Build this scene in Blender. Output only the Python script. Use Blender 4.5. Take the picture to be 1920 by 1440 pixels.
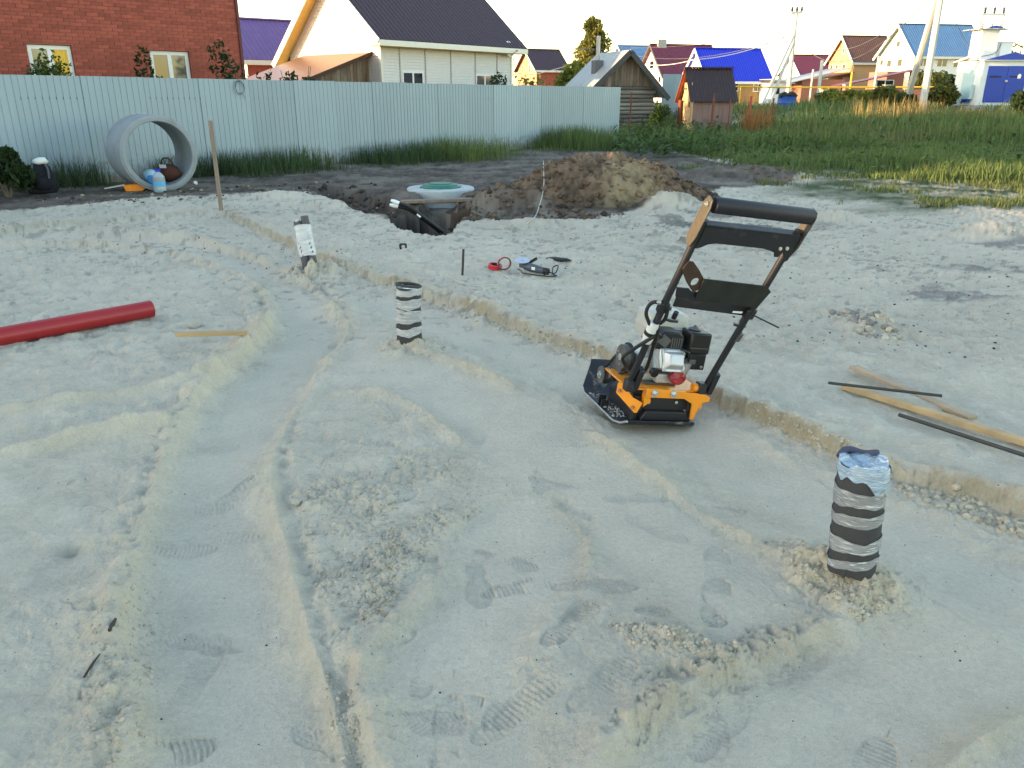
import bpy, bmesh, math, random
import numpy as np
from mathutils import Vector, Matrix

for o in list(bpy.data.objects):
    bpy.data.objects.remove(o)
scene = bpy.context.scene
col = scene.collection
RNG = random.Random(7)

# ------------------------------------------------------------------ camera
F, CX, CY, EYE = 1480.0, 960.0, 720.0, 1.55
P = math.atan(540 / 1480)
SP, CP = math.sin(P), math.cos(P)
cam_data = bpy.data.cameras.new('camera')
cam_data.sensor_width = 36
cam_data.lens = 36 * F / 1920
cam_data.clip_end = 4000
cam_data.clip_start = 0.05
cam = bpy.data.objects.new('camera', cam_data)
cam.location = (0, 0, EYE)
cam.rotation_euler = (math.pi / 2 - P, 0, 0)
col.objects.link(cam)
scene.camera = cam

# ------------------------------------------------------------------ sky, sun, exposure
SUN_EL = math.radians(7.5)
SUN_DIR = Vector((-0.985, -0.17, 0)).normalized()          # towards the sun, in plan
world = bpy.data.worlds.new('World')
scene.world = world
world.use_nodes = True
wn = world.node_tree
bg = wn.nodes['Background']
sky = wn.nodes.new('ShaderNodeTexSky')
sky.sky_type = 'NISHITA'
sky.sun_disc = False
sky.sun_elevation = SUN_EL
sky.sun_rotation = math.atan2(SUN_DIR.x, SUN_DIR.y)
sky.air_density = 1.0
sky.dust_density = 0.45
sky.ozone_density = 0.5
wn.links.new(sky.outputs[0], bg.inputs[0])
bg.inputs[1].default_value = 0.15
sd = bpy.data.lights.new('sun', 'SUN')
sd.energy = 2.8
sd.angle = math.radians(0.6)
sd.color = (1.0, 0.66, 0.36)
sun = bpy.data.objects.new('sun', sd)
d = Vector((SUN_DIR.x * math.cos(SUN_EL), SUN_DIR.y * math.cos(SUN_EL), math.sin(SUN_EL)))
sun.rotation_euler = d.to_track_quat('Z', 'Y').to_euler()
col.objects.link(sun)
scene.view_settings.view_transform = 'Standard'
scene.view_settings.look = 'None'
scene.view_settings.gamma = 1
scene.view_settings.use_curve_mapping = False
scene.view_settings.exposure = 2.35

# ------------------------------------------------------------------ helpers: picture to place
def ray(px, py):
    a, b = (px - CX) / F, (CY - py) / F
    return Vector((a, CP + b * SP, -SP + b * CP))
def at_z(px, py, z=0.0):
    r = ray(px, py)
    k = (z - EYE) / r.z
    return Vector((r.x * k, r.y * k, z))
def at_D(px, py, D):
    r = ray(px, py)
    k = D / r.y
    return Vector((r.x * k, D, EYE + r.z * k))
def corner(px, D, z=0.0):
    depth = D * CP + (EYE - z) * SP
    return Vector(((px - CX) / F * depth, D, z))
def proj(p):
    dz = p[2] - EYE
    dep = p[1] * CP - dz * SP
    return (CX + F * p[0] / dep, CY - F * (p[1] * SP + dz * CP) / dep)
def hit(px, py, o, ang):
    """where the line of sight meets the upright plane through o along ang: (distance along, height)"""
    r = ray(px, py)
    n = Vector((math.sin(ang), -math.cos(ang), 0))
    c = Vector((0, 0, EYE))
    k = (Vector(o) - c).dot(n) / r.dot(n)
    p = c + r * k
    dd = Vector((math.cos(ang), math.sin(ang), 0))
    return (p - Vector(o)).dot(dd), p.z

# ------------------------------------------------------------------ helpers: materials
MATS = {}
def mat(name, colr, rough=0.7, metal=0.0, var=0.12, scale=6.0, bump=0.0, bscale=40.0, spec=0.4,
        island=0.0, objrand=0.0, trans=0.0, dirt=None, stretch=None):
    if name in MATS:
        return MATS[name]
    m = bpy.data.materials.new(name)
    m.use_nodes = True
    nt = m.node_tree
    N, L = nt.nodes, nt.links
    b = N['Principled BSDF']
    b.inputs['Roughness'].default_value = rough
    b.inputs['Metallic'].default_value = metal
    b.inputs['Specular IOR Level'].default_value = spec
    if trans:
        b.inputs['Transmission Weight'].default_value = trans
    tc = N.new('ShaderNodeTexCoord')
    vec = tc.outputs['Object']
    if stretch:
        mp = N.new('ShaderNodeMapping')
        mp.inputs['Scale'].default_value = stretch
        L.new(vec, mp.inputs[0]); vec = mp.outputs[0]
    nz = N.new('ShaderNodeTexNoise')
    nz.inputs['Scale'].default_value = scale
    nz.inputs['Detail'].default_value = 6
    nz.inputs['Roughness'].default_value = 0.62
    L.new(vec, nz.inputs['Vector'])
    mr = N.new('ShaderNodeMapRange')
    mr.inputs[1].default_value = 0.25; mr.inputs[2].default_value = 0.75
    mr.inputs[3].default_value = 1 - var; mr.inputs[4].default_value = 1 + var
    L.new(nz.outputs[0], mr.inputs[0])
    val = mr.outputs[0]
    for amt, kind in ((island, 'i'), (objrand, 'o')):
        if amt:
            src = N.new('ShaderNodeNewGeometry').outputs['Random Per Island'] if kind == 'i' else N.new('ShaderNodeObjectInfo').outputs['Random']
            m2 = N.new('ShaderNodeMapRange')
            m2.inputs[3].default_value = 1 - amt; m2.inputs[4].default_value = 1 + amt
            L.new(src, m2.inputs[0])
            mu = N.new('ShaderNodeMath'); mu.operation = 'MULTIPLY'
            L.new(val, mu.inputs[0]); L.new(m2.outputs[0], mu.inputs[1])
            val = mu.outputs[0]
    vm = N.new('ShaderNodeVectorMath'); vm.operation = 'SCALE'
    vm.inputs[0].default_value = colr[:3]
    L.new(val, vm.inputs['Scale'])
    out = vm.outputs[0]
    if dirt:                                   # (colour, noise scale, threshold)
        n2 = N.new('ShaderNodeTexNoise'); n2.inputs['Scale'].default_value = dirt[1]; n2.inputs['Detail'].default_value = 8
        n2.inputs['Roughness'].default_value = 0.7
        L.new(vec, n2.inputs['Vector'])
        r2 = N.new('ShaderNodeMapRange'); r2.inputs[1].default_value = dirt[2]; r2.inputs[2].default_value = dirt[2] + 0.18
        L.new(n2.outputs[0], r2.inputs[0])
        mx = N.new('ShaderNodeMix'); mx.data_type = 'RGBA'
        L.new(r2.outputs[0], mx.inputs[0]); L.new(out, mx.inputs[6])
        mx.inputs[7].default_value = (*dirt[0], 1)
        out = mx.outputs[2]
    L.new(out, b.inputs['Base Color'])
    if bump:
        n3 = N.new('ShaderNodeTexNoise'); n3.inputs['Scale'].default_value = bscale; n3.inputs['Detail'].default_value = 5
        L.new(vec, n3.inputs['Vector'])
        bp = N.new('ShaderNodeBump'); bp.inputs['Strength'].default_value = bump; bp.inputs['Distance'].default_value = 0.01
        L.new(n3.outputs[0], bp.inputs['Height']); L.new(bp.outputs[0], b.inputs['Normal'])
    MATS[name] = m
    return m

# ------------------------------------------------------------------ helpers: meshes and things
class MB:
    def __init__(self):
        self.v, self.f = [], []
    def add(self, vs, fs):
        n = len(self.v)
        self.v += [tuple(p) for p in vs]
        self.f += [tuple(i + n for i in q) for q in fs]
        return self
    def box(self, c, s, rot=None, taper=None):
        x, y, z = s[0] / 2, s[1] / 2, s[2] / 2
        t = taper or (1, 1)
        vs = [Vector(p) for p in ((-x, -y, -z), (x, -y, -z), (x, y, -z), (-x, y, -z),
              (-x * t[0], -y * t[1], z), (x * t[0], -y * t[1], z), (x * t[0], y * t[1], z), (-x * t[0], y * t[1], z))]
        if rot is not None:
            vs = [rot @ p for p in vs]
        c = Vector(c)
        return self.add([p + c for p in vs], [(3, 2, 1, 0), (4, 5, 6, 7), (0, 1, 5, 4), (1, 2, 6, 5), (2, 3, 7, 6), (3, 0, 4, 7)])
    def bb(self, x0, x1, y0, y1, z0, z1):
        return self.box(((x0 + x1) / 2, (y0 + y1) / 2, (z0 + z1) / 2), (abs(x1 - x0), abs(y1 - y0), abs(z1 - z0)))
    def beam(self, a, b, w, h=None, up=(0, 0, 1)):
        a, b = Vector(a), Vector(b); h = h or w
        dd = (b - a).normalized(); upv = Vector(up)
        if abs(dd.dot(upv)) > 0.99: upv = Vector((0, 1, 0))
        s = dd.cross(upv).normalized(); u = s.cross(dd)
        vs = []
        for p in (a, b):
            for i, j in ((-1, -1), (1, -1), (1, 1), (-1, 1)):
                vs.append(p + s * (w / 2 * i) + u * (h / 2 * j))
        return self.add(vs, [(0, 1, 2, 3), (7, 6, 5, 4), (0, 4, 5, 1), (1, 5, 6, 2), (2, 6, 7, 3), (3, 7, 4, 0)])
    def tube(self, pts, r, n=8, caps=True):
        pts = [Vector(p) for p in pts]
        rs = r if isinstance(r, (list, tuple)) else [r] * len(pts)
        base = len(self.v); prev = None
        for i, p in enumerate(pts):
            t = (pts[min(i + 1, len(pts) - 1)] - pts[max(i - 1, 0)])
            t = t.normalized() if t.length > 1e-9 else Vector((0, 0, 1))
            if prev is None:
                a = t.orthogonal().normalized()
            else:
                a = (prev - t * prev.dot(t))
                a = a.normalized() if a.length > 1e-6 else t.orthogonal().normalized()
            prev = a; b2 = t.cross(a)
            for k in range(n):
                th = 2 * math.pi * k / n
                self.v.append(tuple(p + (a * math.cos(th) + b2 * math.sin(th)) * rs[i]))
        for i in range(len(pts) - 1):
            for k in range(n):
                k2 = (k + 1) % n
                self.f.append((base + i * n + k, base + i * n + k2, base + (i + 1) * n + k2, base + (i + 1) * n + k))
        if caps:
            self.f.append(tuple(base + k for k in range(n))[::-1])
            e = base + (len(pts) - 1) * n
            self.f.append(tuple(e + k for k in range(n)))
        return self
    def lathe(self, prof, n=24, o=(0, 0, 0), rot=None, close=False):
        """profile of (r, z) turned about z"""
        base = len(self.v); o = Vector(o)
        for r, z in prof:
            for k in range(n):
                th = 2 * math.pi * k / n
                p = Vector((r * math.cos(th), r * math.sin(th), z))
                if rot is not None: p = rot @ p
                self.v.append(tuple(p + o))
        m = len(prof)
        for i in range(m - 1 + (1 if close else 0)):
            i2 = (i + 1) % m
            for k in range(n):
                k2 = (k + 1) % n
                self.f.append((base + i * n + k, base + i * n + k2, base + i2 * n + k2, base + i2 * n + k))
        if not close:
            if prof[0][0] > 1e-6: self.f.append(tuple(base + k for k in range(n))[::-1])
            if prof[-1][0] > 1e-6: self.f.append(tuple(base + (m - 1) * n + k for k in range(n)))
        return self
    def prism(self, poly, d0, d1, fn):
        """2-D outline swept between two depths; fn(u, v, d) gives the point"""
        n = len(poly)
        vs = [fn(u, v, d0) for u, v in poly] + [fn(u, v, d1) for u, v in poly]
        fs = [tuple(range(n))[::-1], tuple(range(n, 2 * n))]
        for i in range(n):
            j = (i + 1) % n
            fs.append((i, j, n + j, n + i))
        return self.add(vs, fs)
    def mesh(self, name):
        me = bpy.data.meshes.new(name)
        me.from_pydata(self.v, [], self.f)
        me.update()
        return me
    def build(self, name, m, parent=None, smooth=None, bevel=0.0, seg=2, fix=True):
        me = self.mesh(name)
        if fix:
            bm = bmesh.new(); bm.from_mesh(me)
            bmesh.ops.recalc_face_normals(bm, faces=bm.faces)
            bm.to_mesh(me); bm.free()
        if m is not None: me.materials.append(m)
        o = bpy.data.objects.new(name, me)
        col.objects.link(o)
        if parent is not None: o.parent = parent
        if smooth is not None:
            me.polygons.foreach_set('use_smooth', [True] * len(me.polygons))
            me.set_sharp_from_angle(angle=math.radians(smooth))
        if bevel:
            bv = o.modifiers.new('bevel', 'BEVEL'); bv.width = bevel; bv.segments = seg
            bv.limit_method = 'ANGLE'; bv.angle_limit = math.radians(35)
            me.polygons.foreach_set('use_smooth', [True] * len(me.polygons))
            bv.harden_normals = False
            me.set_sharp_from_angle(angle=math.radians(40))
        return o

def tag(o, label=None, cat=None, group=None, kind=None):
    if label: o['label'] = label
    if cat: o['category'] = cat
    if group: o['group'] = group
    if kind: o['kind'] = kind
    return o
def thing(name, label, cat, loc=(0, 0, 0), rz=0.0, group=None):
    o = bpy.data.objects.new(name, None)
    o.empty_display_size = 0.2
    col.objects.link(o)
    o.location = loc; o.rotation_euler = (0, 0, rz)
    return tag(o, label, cat, group)
def instance(name, me, parent, loc, rot=(0, 0, 0), scale=(1, 1, 1)):
    o = bpy.data.objects.new(name, me)
    col.objects.link(o)
    o.parent = parent; o.location = loc; o.rotation_euler = rot; o.scale = scale
    return o
def rotm(x=0, y=0, z=0):
    return Matrix.Rotation(z, 3, 'Z') @ Matrix.Rotation(y, 3, 'Y') @ Matrix.Rotation(x, 3, 'X')
# ================================================================== the ground
_R = np.random.default_rng(11)
_T = _R.random((256, 256)).astype(np.float32)
def vnoise(x, y, s=0):
    x = x + s * 17.31; y = y + s * 7.77
    xi = np.floor(x).astype(np.int32); yi = np.floor(y).astype(np.int32)
    fx = (x - xi).astype(np.float32); fy = (y - yi).astype(np.float32)
    fx = fx * fx * fx * (fx * (fx * 6 - 15) + 10); fy = fy * fy * fy * (fy * (fy * 6 - 15) + 10)
    x0, x1, y0, y1 = xi & 255, (xi + 1) & 255, yi & 255, (yi + 1) & 255
    a = _T[x0, y0]; b = _T[x1, y0]; c = _T[x0, y1]; e = _T[x1, y1]
    return (a + (b - a) * fx) * (1 - fy) + (c + (e - c) * fx) * fy - 0.5
def fbm(x, y, f, n=4, s=0, g=0.5):
    o = np.zeros_like(x); a = 1.0
    for i in range(n):
        o += a * vnoise(x * f, y * f, s + i * 3); a *= g; f *= 2.03
    return o
_J = _R.random((256, 256, 3)).astype(np.float32)
def cells(x, y, f):
    """rounded lumps, one a cell: 0 between them, up to 1 on top"""
    x = x * f; y = y * f
    xi = np.floor(x).astype(np.int32); yi = np.floor(y).astype(np.int32)
    best = np.zeros_like(x)
    for i in (-1, 0, 1):
        for j in (-1, 0, 1):
            q = _J[(xi + i) & 255, (yi + j) & 255]
            dx = xi + i + q[..., 0] - x; dy = yi + j + q[..., 1] - y
            r = 0.25 + 0.5 * q[..., 2]
            h = np.sqrt(np.clip(1 - (dx * dx + dy * dy) / (r * r), 0, 1)) * r
            best = np.maximum(best, h)
    return best
def sstep(a, b, x):
    t = np.clip((x - a) / (b - a), 0, 1)
    return t * t * (3 - 2 * t)
def spline(pts, n=6):
    pts = [np.array(p, float) for p in pts]
    out = []
    for i in range(len(pts) - 1):
        p0 = pts[max(i - 1, 0)]; p1 = pts[i]; p2 = pts[i + 1]; p3 = pts[min(i + 2, len(pts) - 1)]
        for k in range(n):
            t = k / n
            out.append(0.5 * ((2 * p1) + (-p0 + p2) * t + (2 * p0 - 5 * p1 + 4 * p2 - p3) * t * t + (-p0 + 3 * p1 - 3 * p2 + p3) * t ** 3))
    out.append(pts[-1])
    return out
def ground_line(px, n=5):
    return np.array([tuple(at_z(a, b))[:2] for a, b in spline(px, n)])

# --- grid: one sheet, fine where the walker stands, coarse out to the horizon
rows = []
v = 1640.0
while v > 190:
    Dv = EYE / math.tan(P + math.atan((v - CY) / F))
    if Dv > 70: break
    rows.append(Dv); v -= 1.9
rows = [-60, -30, -14, -6, -2, 0.2, 0.8] + rows
while rows[-1] < 1500: rows.append(rows[-1] * 1.16)
tc_ = list(np.arange(-0.72, 0.7201, 0.00128))
t = 0.72; st = 0.004; ext = []
while t < 90:
    t += st; st *= 1.22; ext.append(t)
tc_ = [-e for e in ext[::-1]] + tc_ + ext
Yr = np.array(rows, np.float64); Tc = np.array(tc_, np.float64)
GY = np.repeat(Yr[:, None], len(Tc), 1)
GX = Tc[None, :] * (CP * (np.maximum(Yr, 0.6) + 0.565))[:, None]
X = GX.ravel(); Y = GY.ravel()

def line_field(px, reach, n=5, pre=None):
    """unsigned distance, signed distance (+ to the right of travel) and place along, near a drawn line"""
    L = pre if pre is not None else ground_line(px, n)
    m = (X > L[:, 0].min() - reach) & (X < L[:, 0].max() + reach) & (Y > L[:, 1].min() - reach) & (Y < L[:, 1].max() + reach)
    idx = np.nonzero(m)[0]
    x, y = X[idx], Y[idx]
    best = np.full(len(idx), 1e9); sg = np.zeros(len(idx)); al = np.zeros(len(idx))
    cum = 0.0
    for a, b in zip(L[:-1], L[1:]):
        e = b - a; ln = np.hypot(*e)
        if ln < 1e-9: continue
        tt = np.clip(((x - a[0]) * e[0] + (y - a[1]) * e[1]) / (ln * ln), 0, 1)
        dx = x - a[0] - tt * e[0]; dy = y - a[1] - tt * e[1]
        dd = np.hypot(dx, dy)
        k = dd < best
        best[k] = dd[k]
        sg[k] = np.where((e[0] * dy - e[1] * dx) < 0, dd, -dd)[k]
        al[k] = cum + tt[k] * ln
        cum += ln
    k = best < reach
    return idx[k], best[k], sg[k], al[k], cum

def inside(px, soft=0.1, wob=0.0):
    """1 inside an outline drawn on the ground, with a soft edge"""
    L = np.array([tuple(at_z(a, b))[:2] for a, b in px])
    L = np.vstack([L, L[:1]])
    r = soft + wob * 1.2 + 0.1
    idx = np.nonzero((X > L[:, 0].min() - r) & (X < L[:, 0].max() + r) & (Y > L[:, 1].min() - r) & (Y < L[:, 1].max() + r))[0]
    x, y = X[idx], Y[idx]
    dd = np.full(len(idx), 1e9); c = np.zeros(len(idx), bool)
    for a, b in zip(L[:-1], L[1:]):
        e = b - a
        tt = np.clip(((x - a[0]) * e[0] + (y - a[1]) * e[1]) / (e @ e), 0, 1)
        dd = np.minimum(dd, np.hypot(x - a[0] - tt * e[0], y - a[1] - tt * e[1]))
        k = ((a[1] > y) != (b[1] > y))
        if a[1] != b[1]:
            c ^= k & (x < (b[0] - a[0]) * (y - a[1]) / (b[1] - a[1]) + a[0])
    s = np.where(c, dd, -dd)
    if wob: s = s + wob * (fbm(x, y, 0.9 / max(wob, .15), 4, 5))
    out = np.zeros(len(X)); out[idx] = sstep(-soft, soft, s)
    return out

Z = np.zeros(len(X)); n_small = fbm(X, Y, 14.0, 4, 1); n_mid = fbm(X, Y, 2.6, 4, 2); n_big = fbm(X, Y, 0.45, 3, 3)
n_fine = fbm(X, Y, 46.0, 3, 4)
lane = np.zeros(len(X))         # 1 where the sand has been rolled smooth
crumb = np.zeros(len(X))        # loose crumbled sand
moist = np.zeros(len(X))        # damp yellow sand
damp_shade = np.zeros(len(X))         # damp cut sand, darkened to paint in shade below the lips
far = sstep(9, 16, np.hypot(X, Y))

def put(a, idx, val): a[idx] = np.maximum(a[idx], val)
def do_lane(px, hw, depth=0.02, soft=0.05, reach=None):
    idx, dd, sg, al, tot = line_field(px, hw + soft * 3)
    w = 1 - sstep(hw - soft, hw + soft, dd + 0.035 * n_mid[idx] + 0.02 * n_small[idx])
    put(lane, idx, w); Z[idx] -= depth * w
def do_ridge(px, w, h, cr=0.6, mo=0.4, skew=0.0, var=0.4):
    idx, dd, sg, al, tot = line_field(px, w * 5)
    ends = sstep(0, 0.25, al) * sstep(0, 0.25, tot - al)
    ww = w * (1 + 0.5 * n_mid[idx])
    s = sg + skew + 0.35 * w * n_mid[idx] + 0.12 * w * n_small[idx]
    k = np.exp(-np.abs(s / (0.85 * ww)) ** 1.35) * ends * (1 + var * n_mid[idx])
    Z[idx] += 1.15 * h * k
    kk = np.exp(-(s / (ww * 1.4)) ** 2) * ends
    put(crumb, idx, 0.5 * cr * kk); put(moist, idx, 0.8 * mo * kk)
    lane[idx] *= 1 - np.clip(kk, 0, 1)
def do_step(px, dh, w, reach, side=1, cr=0.5, mo=0.5, wet_shade=0.0):
    """ground on one side of the line lies lower by dh; fades out over reach"""
    idx, dd, sg, al, tot = line_field(px, reach)
    ends = sstep(0, 0.4, al) * sstep(0, 0.4, tot - al)
    s = sg * side + w * (1.0 * n_mid[idx] + 0.9 * n_small[idx] + 0.5 * n_fine[idx])
    low = sstep(-w * .5, w * .5, s)
    fade = 1 - sstep(reach * 0.35, reach, np.abs(sg))
    Z[idx] += dh * ((1 - low) * 0.5 - low * 0.5) * fade * ends
    e = np.exp(-(s / (w * 0.9)) ** 2) * ends
    if wet_shade: put(damp_shade, idx, wet_shade * np.exp(-((s + w * .1) / (w * 0.8)) ** 2) * ends * np.clip(.75 + n_mid[idx] + .5 * n_small[idx], 0, 1))
    put(moist, idx, mo * e); put(crumb, idx, cr * np.exp(-((s - w * .6) / (w * 1.3)) ** 2) * ends)
    lane[idx] *= 1 - 0.9 * np.clip(e, 0, 1)

# general lie of the land: rises gently to the right behind the field
Z += 0.9 * sstep(20, 48, Y + 0.25 * (X - 10)) * sstep(2, 9, X)
Z += 0.05 * n_big * sstep(3, 9, Y) * (1 - sstep(40, 60, Y))
Z += 0.012 * fbm(X, Y, 1.3, 2, 9)

# rolled lanes
LANE_A = [(470, 1560), (455, 1440), (430, 1250), (410, 1060), (405, 900), (440, 780), (520, 690), (575, 620), (565, 565), (500, 510), (400, 475), (250, 450), (100, 442), (-80, 440)]
do_lane(LANE_A, 0.30, 0.055, 0.05)
do_lane([(850, 1500), (840, 1380), (830, 1260), (860, 1160), (930, 1060), (1000, 980)], 0.24, 0.02)
do_lane([(-60, 830), (80, 812), (220, 785), (330, 762)], 0.13, 0.04, 0.05)
do_lane([(660, 640), (760, 690), (900, 760), (1050, 850), (1200, 960), (1340, 1060), (1480, 1160)], 0.30, 0.012, 0.12)
do_lane([(720, 560), (900, 625), (1080, 700), (1250, 790), (1400, 860), (1600, 950), (1780, 1040), (2000, 1150)], 0.22, 0.02, 0.09)
do_lane([(1980, 1120), (1820, 1190), (1650, 1280), (1480, 1380), (1400, 1500)], 0.34, 0.02, 0.12)
do_lane([(2000, 1290), (1850, 1350), (1700, 1440), (1640, 1520)], 0.22, 0.02, 0.1)

# left edge of the curved lane
do_ridge([(250, 1500), (262, 1400), (245, 1270), (225, 1170), (250, 1050), (285, 930), (325, 820), (395, 715), (468, 650), (503, 600), (493, 545), (425, 505), (310, 474), (150, 460), (-40, 462)], 0.075, 0.062, 0.4, 0.5)
# right edge of the curved lane
do_ridge([(660, 1500), (640, 1410), (610, 1290), (585, 1190), (552, 1080), (525, 970), (512, 880), (535, 795), (575, 735), (615, 675), (650, 620), (640, 585), (585, 530), (520, 492), (440, 463), (330, 441), (180, 430), (-40, 428)], 0.06, 0.05, 0.3, 0.4)
# banks of the second, straight lane to the left
do_ridge([(-60, 782), (80, 765), (200, 748), (330, 728), (430, 690)], 0.06, 0.065, 0.3, 0.1)
do_ridge([(-60, 862), (60, 843), (180, 820), (300, 800), (340, 790)], 0.055, 0.058, 0.3, 0.1)
# far edge of the filled pad
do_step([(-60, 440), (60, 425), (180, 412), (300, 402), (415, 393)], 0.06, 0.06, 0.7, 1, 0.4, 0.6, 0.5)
# long bank to the right of the wrapped pipes
BANK = [(415, 393), (480, 425), (560, 468), (640, 500), (720, 525), (800, 548), (880, 575), (960, 606), (1040, 636), (1120, 664), (1220, 700), (1340, 748), (1450, 795), (1560, 842), (1680, 880), (1800, 915), (1960, 965), (2100, 1010)]
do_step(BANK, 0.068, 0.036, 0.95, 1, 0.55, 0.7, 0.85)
do_ridge([(x + 6, y - 8) for x, y in BANK], 0.05, 0.022, 0.6, 0.3)
# ridges of the middle pad
do_ridge([(575, 742), (650, 735), (720, 740), (780, 765), (830, 800), (900, 850)], 0.06, 0.03, 0.8, 0.35)
do_ridge([(760, 648), (850, 680), (930, 712), (1000, 745)], 0.05, 0.028, 0.5, 0.7)
do_ridge([(1075, 790), (1160, 845), (1250, 905), (1330, 960), (1410, 1015), (1480, 1050), (1560, 1095)], 0.05, 0.022, 0.4, 0.6)
do_ridge([(865, 1040), (800, 1110), (730, 1180), (690, 1230), (672, 1300), (700, 1380), (740, 1500)], 0.075, 0.045, 0.5, 0.3)
do_ridge([(590, 1190), (640, 1220), (690, 1240)], 0.05, 0.03, 0.5, 0.3)
do_ridge([(1000, 900), (1050, 950), (1100, 1000), (1105, 1080), (1090, 1120)], 0.04, 0.018, 0.6, 0.4)
do_ridge([(1130, 1180), (1220, 1205), (1300, 1225), (1390, 1240)], 0.05, 0.035, 1.0, 0.2)
do_step([(1120, 1195), (1220, 1215), (1330, 1232), (1400, 1236)], 0.04, 0.05, 0.35, 1, 0.5, 0.2)
# long ridge from the near wrapped pipe down to the edge of the picture
R2 = [(1620, 1130), (1540, 1175), (1440, 1215), (1350, 1250), (1270, 1298), (1200, 1350), (1130, 1410), (1050, 1500)]
do_ridge(R2, 0.06, 0.05, 0.2, 0.3)
do_step(R2, 0.05, 0.10, 0.8, -1, 0.2, 0.15)
do_ridge([(2000, 1290), (1900, 1345), (1800, 1410), (1700, 1500)], 0.06, 0.04, 0.3, 0.5)

# crumbled patches
for px, soft, a, mo in (
        ([(560, 760), (700, 745), (860, 830), (930, 900), (900, 960), (850, 1040), (700, 1180), (600, 1150), (545, 1010), (525, 880)], 0.12, 0.75, 0.3),
        ([(560, 880), (640, 830), (690, 930), (640, 1000), (560, 960)], 0.06, 1.0, 0.5),
        ([(700, 960), (740, 940), (760, 1080), (720, 1160), (680, 1170), (690, 1060)], 0.05, 1.0, 0.65),
        ([(790, 870), (930, 890), (920, 940), (830, 1000), (770, 960)], 0.05, 1.0, 0.2),
        ([(1000, 900), (1060, 930), (1110, 1000), (1080, 1010)], 0.05, 0.9, 0.7),
        ([(1130, 1170), (1390, 1225), (1350, 1260), (1180, 1215)], 0.04, 1.0, 0.2),
        ([(1410, 1010), (1480, 1010), (1620, 1080), (1700, 1130), (1620, 1160), (1500, 1100)], 0.07, 1.0, 0.8),
        ([(590, 1230), (660, 1290), (690, 1440), (640, 1440), (590, 1330)], 0.08, 0.8, 0.55),
        ([(150, 1250), (250, 1240), (270, 1440), (150, 1440)], 0.12, 0.5, 0.6),
        ([(1660, 880), (1940, 940), (1940, 1000), (1700, 930)], 0.08, 0.9, 0.5),
        ([(1540, 570), (1640, 590), (1700, 650), (1620, 640)], 0.15, 1.0, 0.1),
        ([(1230, 380), (1560, 380), (1600, 400), (1300, 470), (1200, 450)], 0.35, 0.5, 0.0)):
    w = inside(px, soft, 0.12)
    w = w * sstep(-.16, .12, fbm(X, Y, 3.2, 3, 71) + .1 * a); crumb = np.maximum(crumb, a * w); moist = np.maximum(moist, mo * w * np.clip(0.6 + 1.6 * n_mid, 0, 1)); lane *= 1 - 0.8 * w

# mounds where the wrapped pipes come out of the ground
PIPE_NEAR = at_z(1590, 1092); PIPE_MID = at_z(768, 648); PIPE_FOIL = at_z(583, 508)
for c, r, h in ((PIPE_NEAR, 0.17, 0.075), (PIPE_MID, 0.17, 0.06), (PIPE_FOIL, 0.30, 0.10)):
    dd = np.hypot(X - c.x, Y - c.y) * (1 + 0.5 * n_mid)
    k = np.exp(-(dd / r) ** 2)
    Z += h * k * (1 + 0.5 * n_small); crumb = np.maximum(crumb, np.minimum(1, 1.3 * k)); moist = np.maximum(moist, 0.8 * np.minimum(1, 1.3 * k)); lane *= 1 - np.clip(1.2 * k, 0, 1)
def mound(px, py, rx, ry, h, ang=0.0, z=0.0):
    c = at_z(px, py, z); ca, sa = math.cos(ang), math.sin(ang)
    u = ((X - c.x) * ca + (Y - c.y) * sa) / rx; w = (-(X - c.x) * sa + (Y - c.y) * ca) / ry
    dd = np.hypot(u, w) + 0.28 * fbm(X, Y, 0.9 / max(rx, ry) * 1.6, 3, 21)
    return h * sstep(1.0, 0.0, dd), dd
for a in ((1640, 615, 0.45, 0.22, 0.10, -0.4), (1860, 440, 0.9, 0.5, 0.16, 0.2), (1420, 395, 0.9, 0.5, 0.14, 0.0), (1010, 418, 1.0, 0.35, 0.08, 0), (1240, 385, 0.8, 0.45, 0.22, 0.1),
          (620, 385, 0.9, 0.4, 0.06, 0), (520, 372, 0.9, 0.35, 0.1, 0), (1560, 410, 0.7, 0.4, 0.12, 0), (1700, 760, .5, .3, .04, 0)):
    Z += mound(*a)[0]

# spoil heap, pit and dark soil
heap1, hd1 = mound(1130, 345, 1.55, 1.05, 0.80, 0.15, 0.25)
heap2, hd2 = mound(960, 372, 1.0, 0.55, 0.32, 0.2, 0.1)
heap3, hd3 = mound(1390, 318, 2.2, 1.2, 0.16, 0.1, 0.1)
heap4, hd4 = mound(1150, 315, 1.8, 1.0, 0.30, 0.2, 0.2)
heap = heap1 + heap2 + heap3 + heap4
heap_low = 0.12 * sstep(0.0, 0.3, heap)
soil = inside([(-400, 415), (-100, 400), (0, 394), (150, 385), (300, 369), (420, 366), (560, 361), (610, 372), (680, 398), (735, 412), (790, 425), (850, 416), (900, 408), (1010, 408), (1100, 408), (1180, 396),
               (1270, 372), (1360, 352), (1480, 345), (1500, 328), (1360, 306), (1150, 262), (900, 276), (700, 288), (450, 308), (200, 320), (-100, 312), (-500, 320)], 0.06, 0.16)
soil = np.clip(soil * (1 + 0.25 * np.sign(n_small) * 0), 0, 1)
spots = np.clip(inside([(1180, 420), (1330, 380), (1600, 385), (1500, 440), (1250, 475)], 0.5, 0.4) * sstep(0.02, 0.22, n_mid + 0.4 * n_small), 0, 1)
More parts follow.
